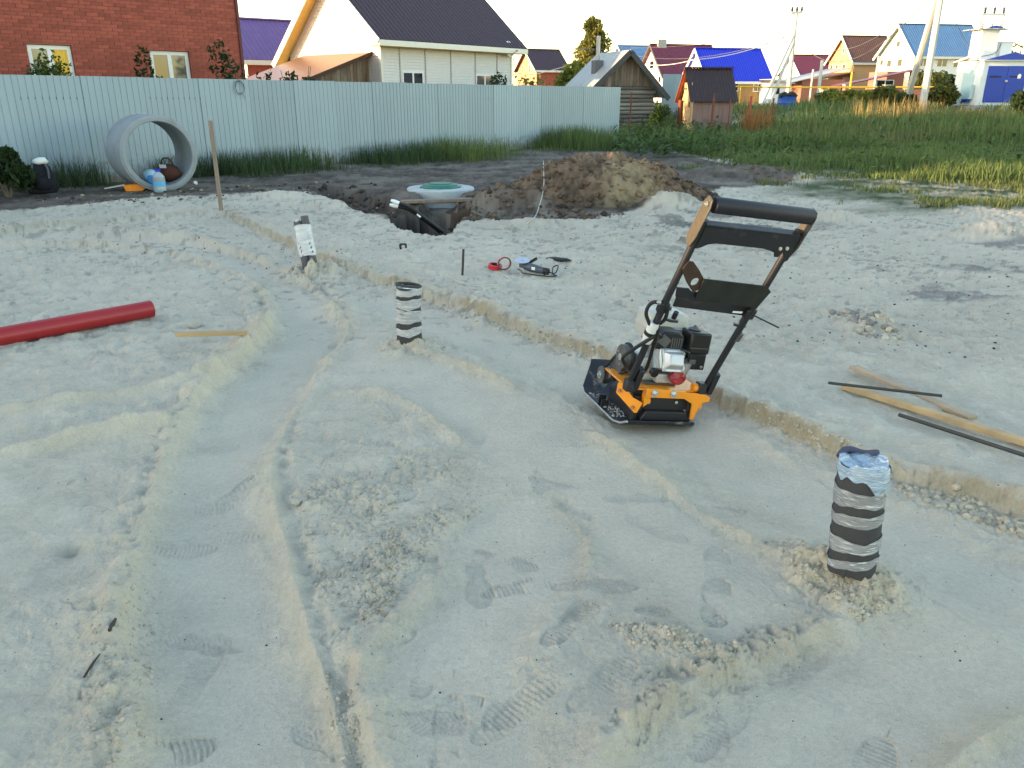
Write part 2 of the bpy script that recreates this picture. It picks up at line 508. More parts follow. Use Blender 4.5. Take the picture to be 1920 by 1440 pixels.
spots2 = np.maximum(inside([(1690, 545), (1760, 530), (1880, 545), (1900, 562), (1800, 568), (1720, 558)], 0.10, 0.12),
                    np.maximum(inside([(1750, 500), (1860, 492), (1990, 505), (1990, 520), (1850, 512)], 0.12, 0.14), inside([(1800, 455), (1990, 448), (1990, 470), (1860, 465)], 0.1, 0.12)))
spots2 *= 0.7 * sstep(-0.25, 0.1, n_mid + 0.5 * n_small)
specks = sstep(0.36, 0.50, fbm(X, Y, 11.0, 4, 31, .6) + 0.35 * fbm(X, Y, 1.1, 2, 33) + 0.08 * sstep(4, 9, Y)) * sstep(3.2, 7, Y) * 0.45
pitc = at_z(795, 425)
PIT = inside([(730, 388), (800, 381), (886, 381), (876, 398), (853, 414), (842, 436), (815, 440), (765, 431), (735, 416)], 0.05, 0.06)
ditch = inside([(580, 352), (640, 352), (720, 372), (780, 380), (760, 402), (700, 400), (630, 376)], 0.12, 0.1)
ditch2 = inside([(850, 384), (960, 392), (1060, 398), (1060, 408), (900, 406), (850, 412)], 0.14, 0.12)
Z += 0.2 * heap2 + heap3 + heap_low
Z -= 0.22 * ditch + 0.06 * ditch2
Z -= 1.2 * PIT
lid_hole = inside([(790, 364), (862, 364), (858, 386), (800, 386)], 0.10, 0.08)
hqc = at_z(826, 346, .13); hr = np.hypot(X - hqc.x, Y - hqc.y)
Z += 0.06 * np.exp(-((hr - 0.70) / 0.2) ** 2) * (1 - lid_hole) * (1 - PIT)
Z -= 0.20 * lid_hole
soil = np.maximum(soil, np.maximum(PIT, sstep(0.0, 0.06, heap - 0.05)))

# grass ground
grass = inside([(1130, 262), (1340, 300), (1400, 322), (1560, 330), (1480, 346), (1545, 375), (1600, 392), (1750, 398), (1990, 392), (2600, 420), (2600, 210), (1150, 215)], 0.7, 1.1)
sdf = (X + 8.55) * math.sin(math.atan2(15.35, 12.37)) - (Y - 14.15) * math.cos(math.atan2(15.35, 12.37))
grass = np.maximum(grass, 1 - sstep(-0.1, 0.5, sdf + 0.3 * n_mid))
grass = np.maximum(grass, np.clip(sstep(30, 34, Y) + sstep(14, 18, X) * sstep(8, 12, Y), 0, 1))

# rough sand, softer far away where the grid is coarser
rough = (1 - 0.86 * lane) * (1 - 0.5 * soil)
Z += rough * (0.018 * n_mid + (0.009 + 0.013 * sstep(3.2, 6, Y)) * n_small) + (1 - .7 * lane) * 0.004 * n_fine
Z += rough * 0.035 * np.maximum(fbm(X, Y, 1.1, 4, 41), 0) * sstep(3.6, 6, Y)
Z += rough * 0.022 * (0.12 - np.abs(fbm(X, Y, 8.0, 4, 95))) * (0.5 + 0.8 * sstep(3.5, 6, Y)) * np.clip(0.6 + 2.2 * n_mid, 0, 1.4)
tramp = cells(X + 0.05 * n_mid, Y + 0.05 * n_small, 3.1)
Z -= 0.05 * np.maximum(tramp - 0.38, 0) * rough * (1 - crumb)
Z += crumb * (0.009 * cells(X + .02 * n_small, Y, 28.0) + 0.010 * cells(X + 3.3, Y + .01 * n_small, 56.0) + 0.008 * n_small + 0.005 * n_fine)
Z += crumb * 0.03 * np.maximum(n_mid, 0) * np.clip(0.4 + n_small * 2, 0, 1)
lum = cells(X + 0.04 * n_small, Y, 5.5) + 0.7 * cells(X, Y + 1.7, 10.0)
Z += 0.04 * lum * sstep(0.05, 0.25, heap2 + heap3) + 0.05 * lum * soil * np.clip(ditch + ditch2 + 0.12, 0, 1)

# footprints
def footprint(px, py, ang, depth=0.012, size=0.29, kind=0):
    c = at_z(px, py)
    m = np.nonzero((np.abs(X - c.x) < 0.24) & (np.abs(Y - c.y) < 0.24))[0]
    if not len(m): return
    ca, sa = math.cos(ang), math.sin(ang)
    dx, dy = X[m] - c.x, Y[m] - c.y
    u = (dx * ca + dy * sa) / (size / 2); w = (-dx * sa + dy * ca) / (size / 2)
    hwid = np.where(u > -0.15, 0.36 * np.sqrt(np.clip(1 - ((u - 0.35) / 0.66) ** 2, 0, 1)), 0)
    hwid = np.maximum(hwid, np.where(u < 0.1, 0.28 * np.sqrt(np.clip(1 - ((u + 0.55) / 0.45) ** 2, 0, 1)), 0))
    hwid = np.maximum(hwid, np.where(np.abs(u) < 0.45, 0.24, 0))
    s = hwid - np.abs(w) + 0.05 * n_small[m]
    k = sstep(-0.02, 0.05, s) * sstep(-0.12, 0.2, fbm(X[m], Y[m], 7.0, 3, 300 + int(px)) + 0.15)
    p = 44.0
    if kind == 0: tr = np.sin(u * p * 1.25 + 1.2 * np.abs(w) * 4)
    elif kind == 1: tr = np.maximum(np.sin(u * p), np.sin(w * p * 1.1))
    else: tr = np.sin((u + np.where(w > 0, 1, -1) * w * 0.9) * p * 1.3)
    tr = sstep(-0.2, 0.5, tr + 0.9 * n_small[m])
    Z[m] = Z[m] - k * depth * (0.6 + 0.4 * tr) + 0.25 * depth * np.exp(-(s / 0.12) ** 2) * (s < 0.02) * np.clip(.5 + 3 * n_mid[m], 0, 1)
    crumb[m] *= 1 - 0.8 * k
FP = [(450, 1035, 0.1, .010, 2), (385, 1178, -0.1, .014, 2), (458, 1168, 0.3, .012, 0), (290, 1400, 0.5, .018, 0), (690, 825, -0.4, .016, 2), (645, 905, 0.9, .018, 2), (628, 1030, -0.5, .014, 0),
      (655, 1062, 0.7, .020, 2), (765, 1020, -0.7, .018, 1), (735, 940, 0.9, .016, 1), (940, 1040, -0.4, .014, 2), (978, 1092, 0.3, .016, 0), (1070, 1178, 0.9, .016, 0), (805, 1238, 1.4, .012, 0),
      (1045, 905, -0.6, .014, 2), (1195, 925, 0.1, .012, 2), (1345, 1060, 1.3, .012, 0), (1340, 1130, 1.2, .012, 2), (1080, 826, 0.1, .012, 0), (690, 1140, 1.2, .014, 1), (390, 828, 0.4, .012, 0),
      (450, 900, 1.2, .012, 2), (370, 935, 0.3, .012, 0), (258, 932, 0.9, .010, 0), (160, 1130, -0.5, .010, 0), (1640, 1415, 0.9, .014, 0), (1330, 1390, 1.2, .010, 0), (880, 830, 1.1, .010, 2),
      (820, 1340, 0.6, .012, 2), (965, 1330, 0.7, .008, 0), (420, 985, 0.1, .012, 1), (330, 1010, 0.2, .014, 0), (690, 1195, 0.2, .012, 1), (560, 800, 0.9, .012, 0), (1230, 985, -0.8, .01, 0), (1130, 1290, .8, .01, 0)]
for q in FP: footprint(q[0], q[1], q[2], q[3] * 0.55, 0.29, q[4])
for i in range(70):
    u, w = RNG.uniform(-100, 2000), RNG.uniform(400, 1430)
    if 1500 < u and w > 1150: continue
    footprint(u, w, RNG.uniform(-1.6, 1.6), RNG.uniform(0.004, 0.010) * (2.2 if w < 700 else 0.8), 0.29, RNG.randrange(3))
# small holes
for a, b, r, dp in ((130, 1020, 0.045, 0.05), (1160, 770, .05, .02)):
    c = at_z(a, b); Z -= dp * np.exp(-(((X - c.x) ** 2 + (Y - c.y) ** 2) / r ** 2))

# level seat under the plate compactor, and flat behind the fence line
# ------------------------------------------------------------------ colour of the ground, with painted shade in pit and bank
def mixc(a, b, k):
    return a * (1 - k[:, None]) + np.array(b)[None, :] * k[:, None]
SAND = np.array((0.505, 0.45, 0.362))
C = np.repeat(SAND[None, :], len(X), 0)
moist = np.maximum(moist, 0.4 * crumb)
C *= (1 + 0.12 * n_big + 0.10 * n_mid + 0.10 * n_small + 0.08 * fbm(X, Y, 0.9, 3, 91))[:, None]
C = mixc(C, (0.53, 0.473, 0.385), 0.7 * lane)
C = mixc(C, (0.49, 0.41, 0.285), np.clip(0.7 * moist * (0.75 + 0.9 * n_mid), 0, 0.9))
C = mixc(C, (0.30, 0.25, 0.165), damp_shade)
C = mixc(C, (0.13, 0.125, 0.115), np.clip(spots * 0.8 + specks, 0, 1))
C = mixc(C, (0.16, 0.15, 0.155), spots2)
dark = np.clip(soil, 0, 1)
sc = np.repeat(np.array((0.115, 0.093, 0.077))[None, :], len(X), 0) * (1 + 0.9 * n_mid + 0.5 * n_small)[:, None].clip(0.3, 2)
C = C * (1 - dark[:, None]) + sc * dark[:, None]
hc = at_z(1190, 345, 0.35)
tan_ = sstep(1.0, 0.4, np.hypot((X - hc.x) / 0.75, (Y - hc.y) / 1.3) + 0.5 * n_mid) * sstep(0.1, 0.3, heap)
C = mixc(C, (0.13, 0.078, 0.05), sstep(0.10, 0.3, heap) * 0.9 * (1 - tan_))
C = mixc(C, (0.24, 0.185, 0.11), tan_ * np.clip(0.9 + 0.5 * n_small, 0, 1))
# dry sandy crust along the top and left shoulder of the heap
C = mixc(C, (0.20, 0.165, 0.13), 0.5 * np.clip(sstep(0.05, 0.2, heap) * sstep(0.12, 0.35, n_mid + 0.9 * fbm(X, Y, 0.8, 2, 51) + 0.25 * sstep(hc.y, hc.y + 0.8, Y)), 0, 1) * 0.8)
C = mixc(C, (0.30, 0.27, 0.22), np.clip(sstep(0.1, 0.3, fbm(X, Y, 1.2, 4, 61)) * soil * (1 - PIT) * (1 - ditch), 0, 1) * 0.3)
C = mixc(C, (0.012, 0.011, 0.010), np.clip(sstep(0.03, 0.2, PIT) + 0.45 * ditch, 0, 1) * 0.95)  # dark moist soil in the pit, blackened further to paint in its shade
C = mixc(C, (0.055, 0.075, 0.028), grass * np.clip(0.75 + n_mid, 0.2, 1))
C = np.clip(C, 0.008, 0.9)

nr, nc = len(Yr), len(Tc)
me = bpy.data.meshes.new('ground')
me.vertices.add(nr * nc)
co = np.empty((nr * nc, 3), np.float32); co[:, 0] = X; co[:, 1] = Y; co[:, 2] = Z
me.vertices.foreach_set('co', co.ravel())
ii = (np.arange(nr - 1)[:, None] * nc + np.arange(nc - 1)[None, :]).ravel()
quads = np.stack([ii, ii + 1, ii + nc + 1, ii + nc], 1).astype(np.int32)
me.loops.add(quads.size); me.loops.foreach_set('vertex_index', quads.ravel())
me.polygons.add(len(quads))
me.polygons.foreach_set('loop_start', np.arange(0, quads.size, 4, dtype=np.int32))
me.polygons.foreach_set('loop_total', np.full(len(quads), 4, np.int32))
me.polygons.foreach_set('use_smooth', np.ones(len(quads), bool))
me.update()
at = me.attributes.new('earth', 'FLOAT_COLOR', 'POINT')
c4 = np.ones((nr * nc, 4), np.float32); c4[:, :3] = C
at.data.foreach_set('color', c4.ravel())
gm = bpy.data.materials.new('sand_and_soil'); gm.use_nodes = True
N, L = gm.node_tree.nodes, gm.node_tree.links
b = N['Principled BSDF']; b.inputs['Roughness'].default_value = 0.95; b.inputs['Specular IOR Level'].default_value = 0.15
ca = N.new('ShaderNodeAttribute'); ca.attribute_name = 'earth'
geo = N.new('ShaderNodeNewGeometry')
def gnoise(sc, det, ro=0.6):
    n = N.new('ShaderNodeTexNoise'); n.inputs['Scale'].default_value = sc; n.inputs['Detail'].default_value = det; n.inputs['Roughness'].default_value = ro
    L.new(geo.outputs['Position'], n.inputs['Vector']); return n.outputs[0]
g1, g2, g3 = gnoise(55, 6, 0.7), gnoise(260, 4, 0.7), gnoise(3.5, 6, 0.65)
def mrange(s, a, b_, c, d_):
    m = N.new('ShaderNodeMapRange'); m.inputs[1].default_value = a; m.inputs[2].default_value = b_; m.inputs[3].default_value = c; m.inputs[4].default_value = d_
    L.new(s, m.inputs[0]); return m.outputs[0]
def mul(a, b_):
    m = N.new('ShaderNodeMath'); m.operation = 'MULTIPLY'; L.new(a, m.inputs[0]); L.new(b_, m.inputs[1]); return m.outputs[0]
f = mul(mul(mrange(g1, 0.3, 0.7, 0.9, 1.1), mrange(g2, 0.3, 0.7, 0.86, 1.14)), mrange(g3, 0.3, 0.7, 0.93, 1.07))
vmn = N.new('ShaderNodeVectorMath'); vmn.operation = 'SCALE'
L.new(ca.outputs['Color'], vmn.inputs[0]); L.new(f, vmn.inputs['Scale'])
# tiny dark grains
vo = N.new('ShaderNodeTexVoronoi'); vo.inputs['Scale'].default_value = 42
L.new(geo.outputs['Position'], vo.inputs['Vector'])
gr = N.new('ShaderNodeMath'); gr.operation = 'LESS_THAN'; gr.inputs[1].default_value = 0.10
L.new(vo.outputs['Distance'], gr.inputs[0])
pick = N.new('ShaderNodeSeparateColor'); L.new(vo.outputs['Color'], pick.inputs[0])
pk = N.new('ShaderNodeMath'); pk.operation = 'GREATER_THAN'; pk.inputs[1].default_value = 0.93
L.new(pick.outputs[0], pk.inputs[0])
mxn = N.new('ShaderNodeMix'); mxn.data_type = 'RGBA'; L.new(mul(gr.outputs[0], pk.outputs[0]), mxn.inputs[0])
L.new(vmn.outputs[0], mxn.inputs[6]); mxn.inputs[7].default_value = (0.05, 0.045, 0.04, 1)
L.new(mxn.outputs[2], b.inputs['Base Color'])
bp1 = N.new('ShaderNodeBump'); bp1.inputs['Strength'].default_value = 0.75; bp1.inputs['Distance'].default_value = 0.016; L.new(g1, bp1.inputs['Height'])
bp2 = N.new('ShaderNodeBump'); bp2.inputs['Strength'].default_value = 0.5; bp2.inputs['Distance'].default_value = 0.004; L.new(g2, bp2.inputs['Height'])
L.new(bp1.outputs[0], bp2.inputs['Normal']); L.new(bp2.outputs[0], b.inputs['Normal'])
me.materials.append(gm)
ground = bpy.data.objects.new('ground', me); col.objects.link(ground); ground['kind'] = 'structure'

ZG = Z.reshape(nr, nc)
KX = CP * (np.maximum(Yr, 0.6) + 0.565)
def gz(x, y):
    """height of the ground at a spot"""
    i = min(max(int(np.searchsorted(Yr, y)) - 1, 0), nr - 2)
    fy = (y - Yr[i]) / (Yr[i + 1] - Yr[i])
    def r(k):
        tt = x / KX[k]; j = min(max(int(np.searchsorted(Tc, tt)) - 1, 0), nc - 2)
        fx = (tt - Tc[j]) / (Tc[j + 1] - Tc[j])
        return ZG[k, j] * (1 - fx) + ZG[k, j + 1] * fx
    return float(r(i) * (1 - fy) + r(i + 1) * fy)
def on_ground(px, py):
    """the point of the ground seen at a spot of the photograph"""
    z = 0.0
    for _ in range(6):
        p = at_z(px, py, z); z = 0.5 * z + 0.5 * gz(p.x, p.y)
    p = at_z(px, py, z); p.z = gz(p.x, p.y)
    return p
# ================================================================== buildings
W_ = lambda name, c, **k: mat(name, c, **k)
M_brick = mat('red_brick', (0.31, 0.075, 0.05), 0.85, var=0.22, scale=5, island=0.2, bump=0.25, bscale=60)
M_brick_o = mat('red_brick_piece', (0.31, 0.075, 0.05), 0.85, var=0.22, scale=5, objrand=0.2, bump=0.25, bscale=60)
M_mortar = mat('mortar', (0.27, 0.10, 0.075), 0.9, var=0.15, scale=8)
M_frame = mat('white_window_frame', (0.74, 0.74, 0.72), 0.45, var=0.04)
M_glass = mat('window_glass', (0.02, 0.022, 0.025), 0.06, var=0.3, scale=1.5, spec=0.9)
M_curtain = mat('yellow_curtain', (0.75, 0.45, 0.06), 0.8, var=0.3, scale=4, stretch=(6, 6, 0.3))
M_cream = mat('cream_siding', (0.64, 0.61, 0.58), 0.55, var=0.05)
M_trim = mat('pale_trim', (0.72, 0.68, 0.58), 0.5, var=0.05)
M_soffit = mat('yellow_soffit', (0.62, 0.42, 0.12), 0.6, var=0.08)
M_darkroof = mat('brown_tile_roof', (0.062, 0.038, 0.05), 0.6, var=0.25, scale=20, bump=0.3, bscale=14)
M_violet = mat('violet_roof', (0.19, 0.10, 0.26), 0.5, var=0.12, scale=2)
M_blue = mat('blue_roof', (0.012, 0.03, 0.52), 0.4, var=0.06)
M_blue2 = mat('dull_blue_roof', (0.09, 0.19, 0.36), 0.45, var=0.12, scale=2)
M_burg = mat('burgundy_roof', (0.17, 0.03, 0.055), 0.45, var=0.1)
M_brownroof = mat('rusty_brown_roof', (0.13, 0.062, 0.045), 0.6, var=0.3, scale=3)
M_white = mat('white_wall', (0.76, 0.74, 0.70), 0.8, var=0.06)
M_orange = mat('ochre_wall', (0.58, 0.34, 0.16), 0.85, var=0.08)
M_creamw = mat('cream_wall', (0.72, 0.64, 0.42), 0.85, var=0.06)
M_log = mat('weathered_boards', (0.19, 0.155, 0.12), 0.85, var=0.5, scale=5, objrand=0.35, stretch=(1.2, 1.2, 0.25), dirt=((0.16, 0.075, 0.04), 2.0, 0.5), bump=0.3, bscale=30)
M_logh = mat('weathered_logs', (0.21, 0.19, 0.165), 0.85, var=0.5, scale=6, objrand=0.4, stretch=(0.2, 1, 2.0), bump=0.3, bscale=30)
M_zinc = mat('grey_sheet_roof', (0.40, 0.40, 0.39), 0.5, metal=0.3, var=0.12, scale=2)
M_darkgrey = mat('dark_grey_trim', (0.06, 0.06, 0.062), 0.7)
M_yellowbrick = mat('yellow_brick_wall', (0.30, 0.19, 0.08), 0.85, var=0.2, scale=3)
M_redwall = mat('pink_red_wall', (0.34, 0.15, 0.11), 0.85, var=0.15)
M_concrete = mat('concrete', (0.36, 0.36, 0.345), 0.85, var=0.14, scale=4, bump=0.2, bscale=60)

def roof_slab(mb, a, b_, c, e, th):
    """slab with thickness from four corners (counter-clockwise from outside)"""
    a, b_, c, e = map(Vector, (a, b_, c, e))
    n = (b_ - a).cross(c - a).normalized() * th
    mb.add([a, b_, c, e, a - n, b_ - n, c - n, e - n], [(0, 1, 2, 3), (7, 6, 5, 4), (0, 4, 5, 1), (1, 5, 6, 2), (2, 6, 7, 3), (3, 7, 4, 0)])

def window(parent, plane, u0, u1, z0, z1, panes=2, m=None, depth=0.06, name='window', proud=0.03, fw=0.07, glass=None):
    """plane 'long' (front, facing -y) or 'gable' (facing -x); real frame, mullions and panes"""
    m = m or M_frame
    fn = (lambda u, z, d: (u, d, z)) if plane == 'long' else (lambda u, z, d: (d, u, z))
    def bar(mb, a0, a1, c0, c1, d0, d1):
        mb.prism([(a0, c0), (a1, c0), (a1, c1), (a0, c1)], d0, d1, fn)
    mb = MB()
    bar(mb, u0, u1, z0, z0 + fw, -proud, depth); bar(mb, u0, u1, z1 - fw, z1, -proud, depth)
    bar(mb, u0, u0 + fw, z0 + fw, z1 - fw, -proud, depth); bar(mb, u1 - fw, u1, z0 + fw, z1 - fw, -proud, depth)
    for i in range(1, panes):
        c = u0 + (u1 - u0) * i / panes
        bar(mb, c - fw * .6, c + fw * .6, z0 + fw, z1 - fw, -proud, depth)
    w = mb.build(name, m, parent)
    for i in range(panes):
        a0 = u0 + (u1 - u0) * i / panes + fw * (1 if i == 0 else .6); a1 = u0 + (u1 - u0) * (i + 1) / panes - fw * (1 if i == panes - 1 else .6)
        mb = MB(); bar(mb, a0, a1, z0 + fw, z1 - fw, -proud + 0.012, -proud + 0.018)
        mb.build('pane', glass[i] if glass else M_glass, w)
    return w

def gable_house(name, label, A, ang, L, Wd, eave, ridge, m_wall, m_roof, m_gable=None, over=0.4, eave2=None, rpos=0.5, base=0.0, th=0.10, m_edge=None, wins_long=(), wins_gable=(), m_soff=None, cat='house', group=None, walls=True):
    """A: near corner; local x runs along the long wall, local y along the gable wall"""
    t_ = thing(name, label, cat, (A[0], A[1], 0), ang, group)
    e2 = eave if eave2 is None else eave2
    yr = Wd * rpos
    if walls:
        mb = MB()
        mb.add([(0, 0, base), (L, 0, base), (L, 0, eave), (0, 0, eave)], [(0, 1, 2, 3)])
        mb.build('wall', m_wall, t_, fix=False)
        mb = MB(); mb.add([(0, Wd, base), (L, Wd, base), (L, Wd, e2), (0, Wd, e2)], [(1, 0, 3, 2)])
        mb.build('back_wall', m_wall, t_, fix=False)
        for x in (0, L):
            mb = MB(); mb.add([(x, 0, base), (x, 0, eave), (x, yr, ridge), (x, Wd, e2), (x, Wd, base)], [(0, 1, 2, 3, 4)])
            mb.build('gable_wall', m_gable or m_wall, t_)
    s1 = (ridge - eave) / yr; s2 = (ridge - e2) / (Wd - yr)
    z = lambda y: (eave + s1 * y if y <= yr else ridge - s2 * (y - yr)) + th + 0.01
    o = over
    mb = MB()
    roof_slab(mb, (-o, -o, z(-o)), (L + o, -o, z(-o)), (L + o, yr, z(yr)), (-o, yr, z(yr)), th)
    r = mb.build('roof', m_roof, t_)
    mb = MB(); x = -o + .01; xs_ = []                      # ribbed sheeting on the slope
    while x < L + o - .26: xs_ += [(x, 0), (x + .16, 0), (x + .18, .035), (x + .22, .035)]; x += .24
    xs_.append((L + o - .01, 0))
    for (x, h_) in xs_: mb.v += [(x, -o - .02, z(-o) - .02 * s1 + .012 + h_), (x, yr, z(yr) + .012 + h_)]
    mb.f += [(2 * i, 2 * i + 2, 2 * i + 3, 2 * i + 1) for i in range(len(xs_) - 1)]
    mb.build('sheeting', m_roof, r, fix=False)
    mb = MB()
    roof_slab(mb, (L + o, Wd + o, z(Wd + o)), (-o, Wd + o, z(Wd + o)), (-o, yr, z(yr) + 0.004), (L + o, yr, z(yr) + 0.004), th)
    mb.build('roof_slope', m_roof, t_)
    mb = MB(); mb.beam((-o, yr, z(yr) + .05), (L + o, yr, z(yr) + .05), 0.24, 0.06)
    mb.build('ridge_cap', m_roof, r)
    me_ = m_edge or M_trim
    for y0, y1, x in ((-o, yr, -o - .02), (Wd + o, yr, -o - .02)):
        mb = MB(); mb.beam((x, y0, z(y0) - .09), (x, y1, z(y1) - .09), 0.05, 0.24)
        mb.build('barge_board', me_, t_)
    mb = MB(); mb.bb(-o, L + o, -o - .035, -o - .008, z(-o) - .22, z(-o) - .01)
    mb.build('fascia', me_, t_)
    mb = MB(); mb.bb(-o + .02, L + o - .02, -o, -0.01, z(-o) - .23, z(-o) - .20)
    mb.build('soffit', m_soff or me_, t_)
    if m_soff:                                    # underside of the overhang at the gable end
        for y0, y1 in ((-o, yr), (Wd + o, yr)):
            mb = MB(); mb.beam((-o / 2, y0, z(y0) - th - .05), (-o / 2, y1, z(y1) - th - .05), o - .03, 0.03, up=(0, 0, 1))
            mb.build('soffit', m_soff, t_)
    for w in wins_long:
        u0, z1 = hit(w[0], w[2], (A[0], A[1], 0), ang); u1, z0 = hit(w[1], w[3], (A[0], A[1], 0), ang)
        window(t_, 'long', u0, u1, max(z0, base + .3), z1, w[4] if len(w) > 4 else 2, fw=0.06)
    ga = ang + math.pi / 2
    for w in wins_gable:
        u0, z1 = hit(w[0], w[2], (A[0], A[1], 0), ga); u1, z0 = hit(w[1], w[3], (A[0], A[1], 0), ga)
        window(t_, 'gable', min(u0, u1), max(u0, u1), z0, z1, w[4] if len(w) > 4 else 1, fw=0.06)
    return t_
def flat(v): return Vector((v[0], v[1], 0))
def to_px(A, ang, px, z):
    """length along ang from A to reach picture column px at height z"""
    lo, hi = 0.0, 60.0
    s = 1 if math.cos(ang) > 0 else -1
    f = lambda l: proj((A[0] + math.cos(ang) * l, A[1] + math.sin(ang) * l, z))[0]
    inc = f(1.0) > f(0.0)
    for _ in range(50):
        m = (lo + hi) / 2
        if (f(m) < px) == inc: lo = m
        else: hi = m
    return lo

# ------------------------------------------------------------------ corrugated fence
FA = math.atan2(15.35, 12.37)
F0 = Vector((-8.55, 14.15, 0)); FU = Vector((math.cos(FA), math.sin(FA), 0))
M_fence = mat('galvanised_sheet', (0.255, 0.325, 0.375), 0.5, metal=0.2, var=0.10, scale=1.2, objrand=0.09, stretch=(1, 1, 0.25), dirt=((0.23, 0.29, 0.33), 1.3, 0.55))
_nt = M_fence.node_tree; _N, _L = _nt.nodes, _nt.links; _b = _N['Principled BSDF']     # mud splashed up from the soil
_tc = _N.new('ShaderNodeTexCoord'); _sx = _N.new('ShaderNodeSeparateXYZ'); _L.new(_tc.outputs['Object'], _sx.inputs[0])
_nz = _N.new('ShaderNodeTexNoise'); _nz.inputs['Scale'].default_value = 7; _nz.inputs['Detail'].default_value = 6; _L.new(_tc.outputs['Object'], _nz.inputs['Vector'])
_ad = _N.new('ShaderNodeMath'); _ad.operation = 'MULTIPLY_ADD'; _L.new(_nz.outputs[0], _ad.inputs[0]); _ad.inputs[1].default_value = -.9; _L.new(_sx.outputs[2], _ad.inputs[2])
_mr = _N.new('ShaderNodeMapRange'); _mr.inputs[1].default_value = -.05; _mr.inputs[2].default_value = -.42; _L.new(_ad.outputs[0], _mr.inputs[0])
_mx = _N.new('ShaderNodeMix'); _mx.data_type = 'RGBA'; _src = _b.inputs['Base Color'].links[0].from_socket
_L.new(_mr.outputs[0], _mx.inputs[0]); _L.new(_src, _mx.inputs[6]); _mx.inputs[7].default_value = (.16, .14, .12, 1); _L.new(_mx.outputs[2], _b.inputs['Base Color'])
fence = thing('sheet_fence', 'tall pale blue-grey corrugated sheet metal fence behind the sand', 'fence', F0, FA)
FL = 19.7; SW = 1.15
def rib_sheet(w, h0, h1, zb0, zb1):
    mb = MB(); pts = []
    pitch = w / 10
    for i in range(10):
        x = i * pitch
        pts += [(x, 0.0), (x + pitch * .80, 0.0), (x + pitch * .85, 0.008), (x + pitch * .95, 0.008)]
    pts.append((w, 0.0))
    vs = []
    for x, y in pts:
        k = x / w
        vs += [(x, y, zb0 + (zb1 - zb0) * k), (x, y, h0 + (h1 - h0) * k)]
    fs = [(2 * i, 2 * i + 2, 2 * i + 3, 2 * i + 1) for i in range(len(pts) - 1)]
    return mb.add(vs, fs)
ftop = lambda s: 1.89 - 0.055 * s / FL
fbot = lambda s: 0.02 - 0.13 * s / FL
n = -9
while True:
    s0 = FL - (n + 10) * SW if False else n * SW + FL - 16 * SW
    if s0 > FL - 0.1: break
    off = 0.010 * (n % 2)
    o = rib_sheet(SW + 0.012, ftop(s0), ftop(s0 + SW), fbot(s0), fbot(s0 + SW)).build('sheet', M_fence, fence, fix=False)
    o.location = (s0, off, RNG.uniform(-0.006, 0.006))
    sm = o.modifiers.new('t', 'SOLIDIFY'); sm.thickness = 0.002
    n += 1
for k in range(13):
    s0 = -12 + k * 2.5
    mb = MB(); mb.bb(s0 - .03, s0 + .03, 0.03, 0.09, -0.3, ftop(s0) - .05); mb.build('post', M_darkgrey, fence)
for zz in (0.4, 1.55):
    mb = MB(); mb.beam((-10, .028, zz), (FL, .028, zz - .1), 0.02, 0.04); mb.build('rail', M_darkgrey, fence)
# coil of wire hung on the fence
wc = hit(447, 160, F0, FA)
wl = thing('wire_coil', 'loose coil of grey wire hooked over the top of the fence', 'wire', F0 + FU * wc[0] + Vector((math.sin(FA), -math.cos(FA), 0)) * .03, FA)
mb = MB(); pts = []
for i in range(60):
    a = i / 59 * 2 * math.pi * 2.6
    pts.append((0.10 * math.cos(a) * (1 + .08 * math.sin(i)), -0.004 * i / 10, wc[1] - .04 + 0.13 * math.sin(a) * (1 + .1 * math.cos(i * .7))))
mb.tube(pts, 0.006, 5); mb.tube([(0.02, 0, wc[1] + .07), (-.02, 0.03, ftop(wc[0]) + .012), (-.02, .06, ftop(wc[0]) - .1)], 0.006, 5); mb.tube([(0.06, 0, wc[1] - .15), (0.1, -.01, wc[1] - .26)], .005, 5)
mb.build('coil', mat('wire_grey', (0.12, 0.14, 0.15), .5), wl)

# ------------------------------------------------------------------ red brick house
RA = math.radians(44); RD = 22.6
RC = corner(453, RD, 2.5)                              # its right-hand corner
RL = 15.0
ro = RC - Vector((math.cos(RA), math.sin(RA), 0)) * RL
red = thing('brick_house', 'big red brick house rising behind the left part of the fence', 'house', (ro.x, ro.y, 0), RA)
RH = 6.2
wr = []
for (a0, a1, b0, b1) in ((49, 133, 82, 150), (280, 354, 94, 160)):
    u0, z1 = hit(a0, b0, (ro.x, ro.y, 0), RA); u1, _ = hit(a1, b0, (ro.x, ro.y, 0), RA)
    wr.append((u0, u1, z1 - 1.35, z1))
mb = MB()                                              # mortar backing with real openings
us = sorted({0.0, RL, *[w[0] for w in wr], *[w[1] for w in wr]}); zs = sorted({0.0, RH, *[w[2] for w in wr], *[w[3] for w in wr]})
for i in range(len(us) - 1):
    for j in range(len(zs) - 1):
        cu, cz = (us[i] + us[i + 1]) / 2, (zs[j] + zs[j + 1]) / 2
        if any(w[0] < cu < w[1] and w[2] < cz < w[3] for w in wr): continue
        mb.add([(us[i], .012, zs[j]), (us[i + 1], .012, zs[j]), (us[i + 1], .012, zs[j + 1]), (us[i], .012, zs[j + 1])], [(0, 1, 2, 3)])
for (u0, u1, z0, z1) in wr:
    mb.add([(u0, .012, z0), (u1, .012, z0), (u1, .012, z1), (u0, .012, z1), (u0, .2, z0), (u1, .2, z0), (u1, .2, z1), (u0, .2, z1)],
           [(0, 1, 5, 4), (1, 2, 6, 5), (2, 3, 7, 6), (3, 0, 4, 7)])
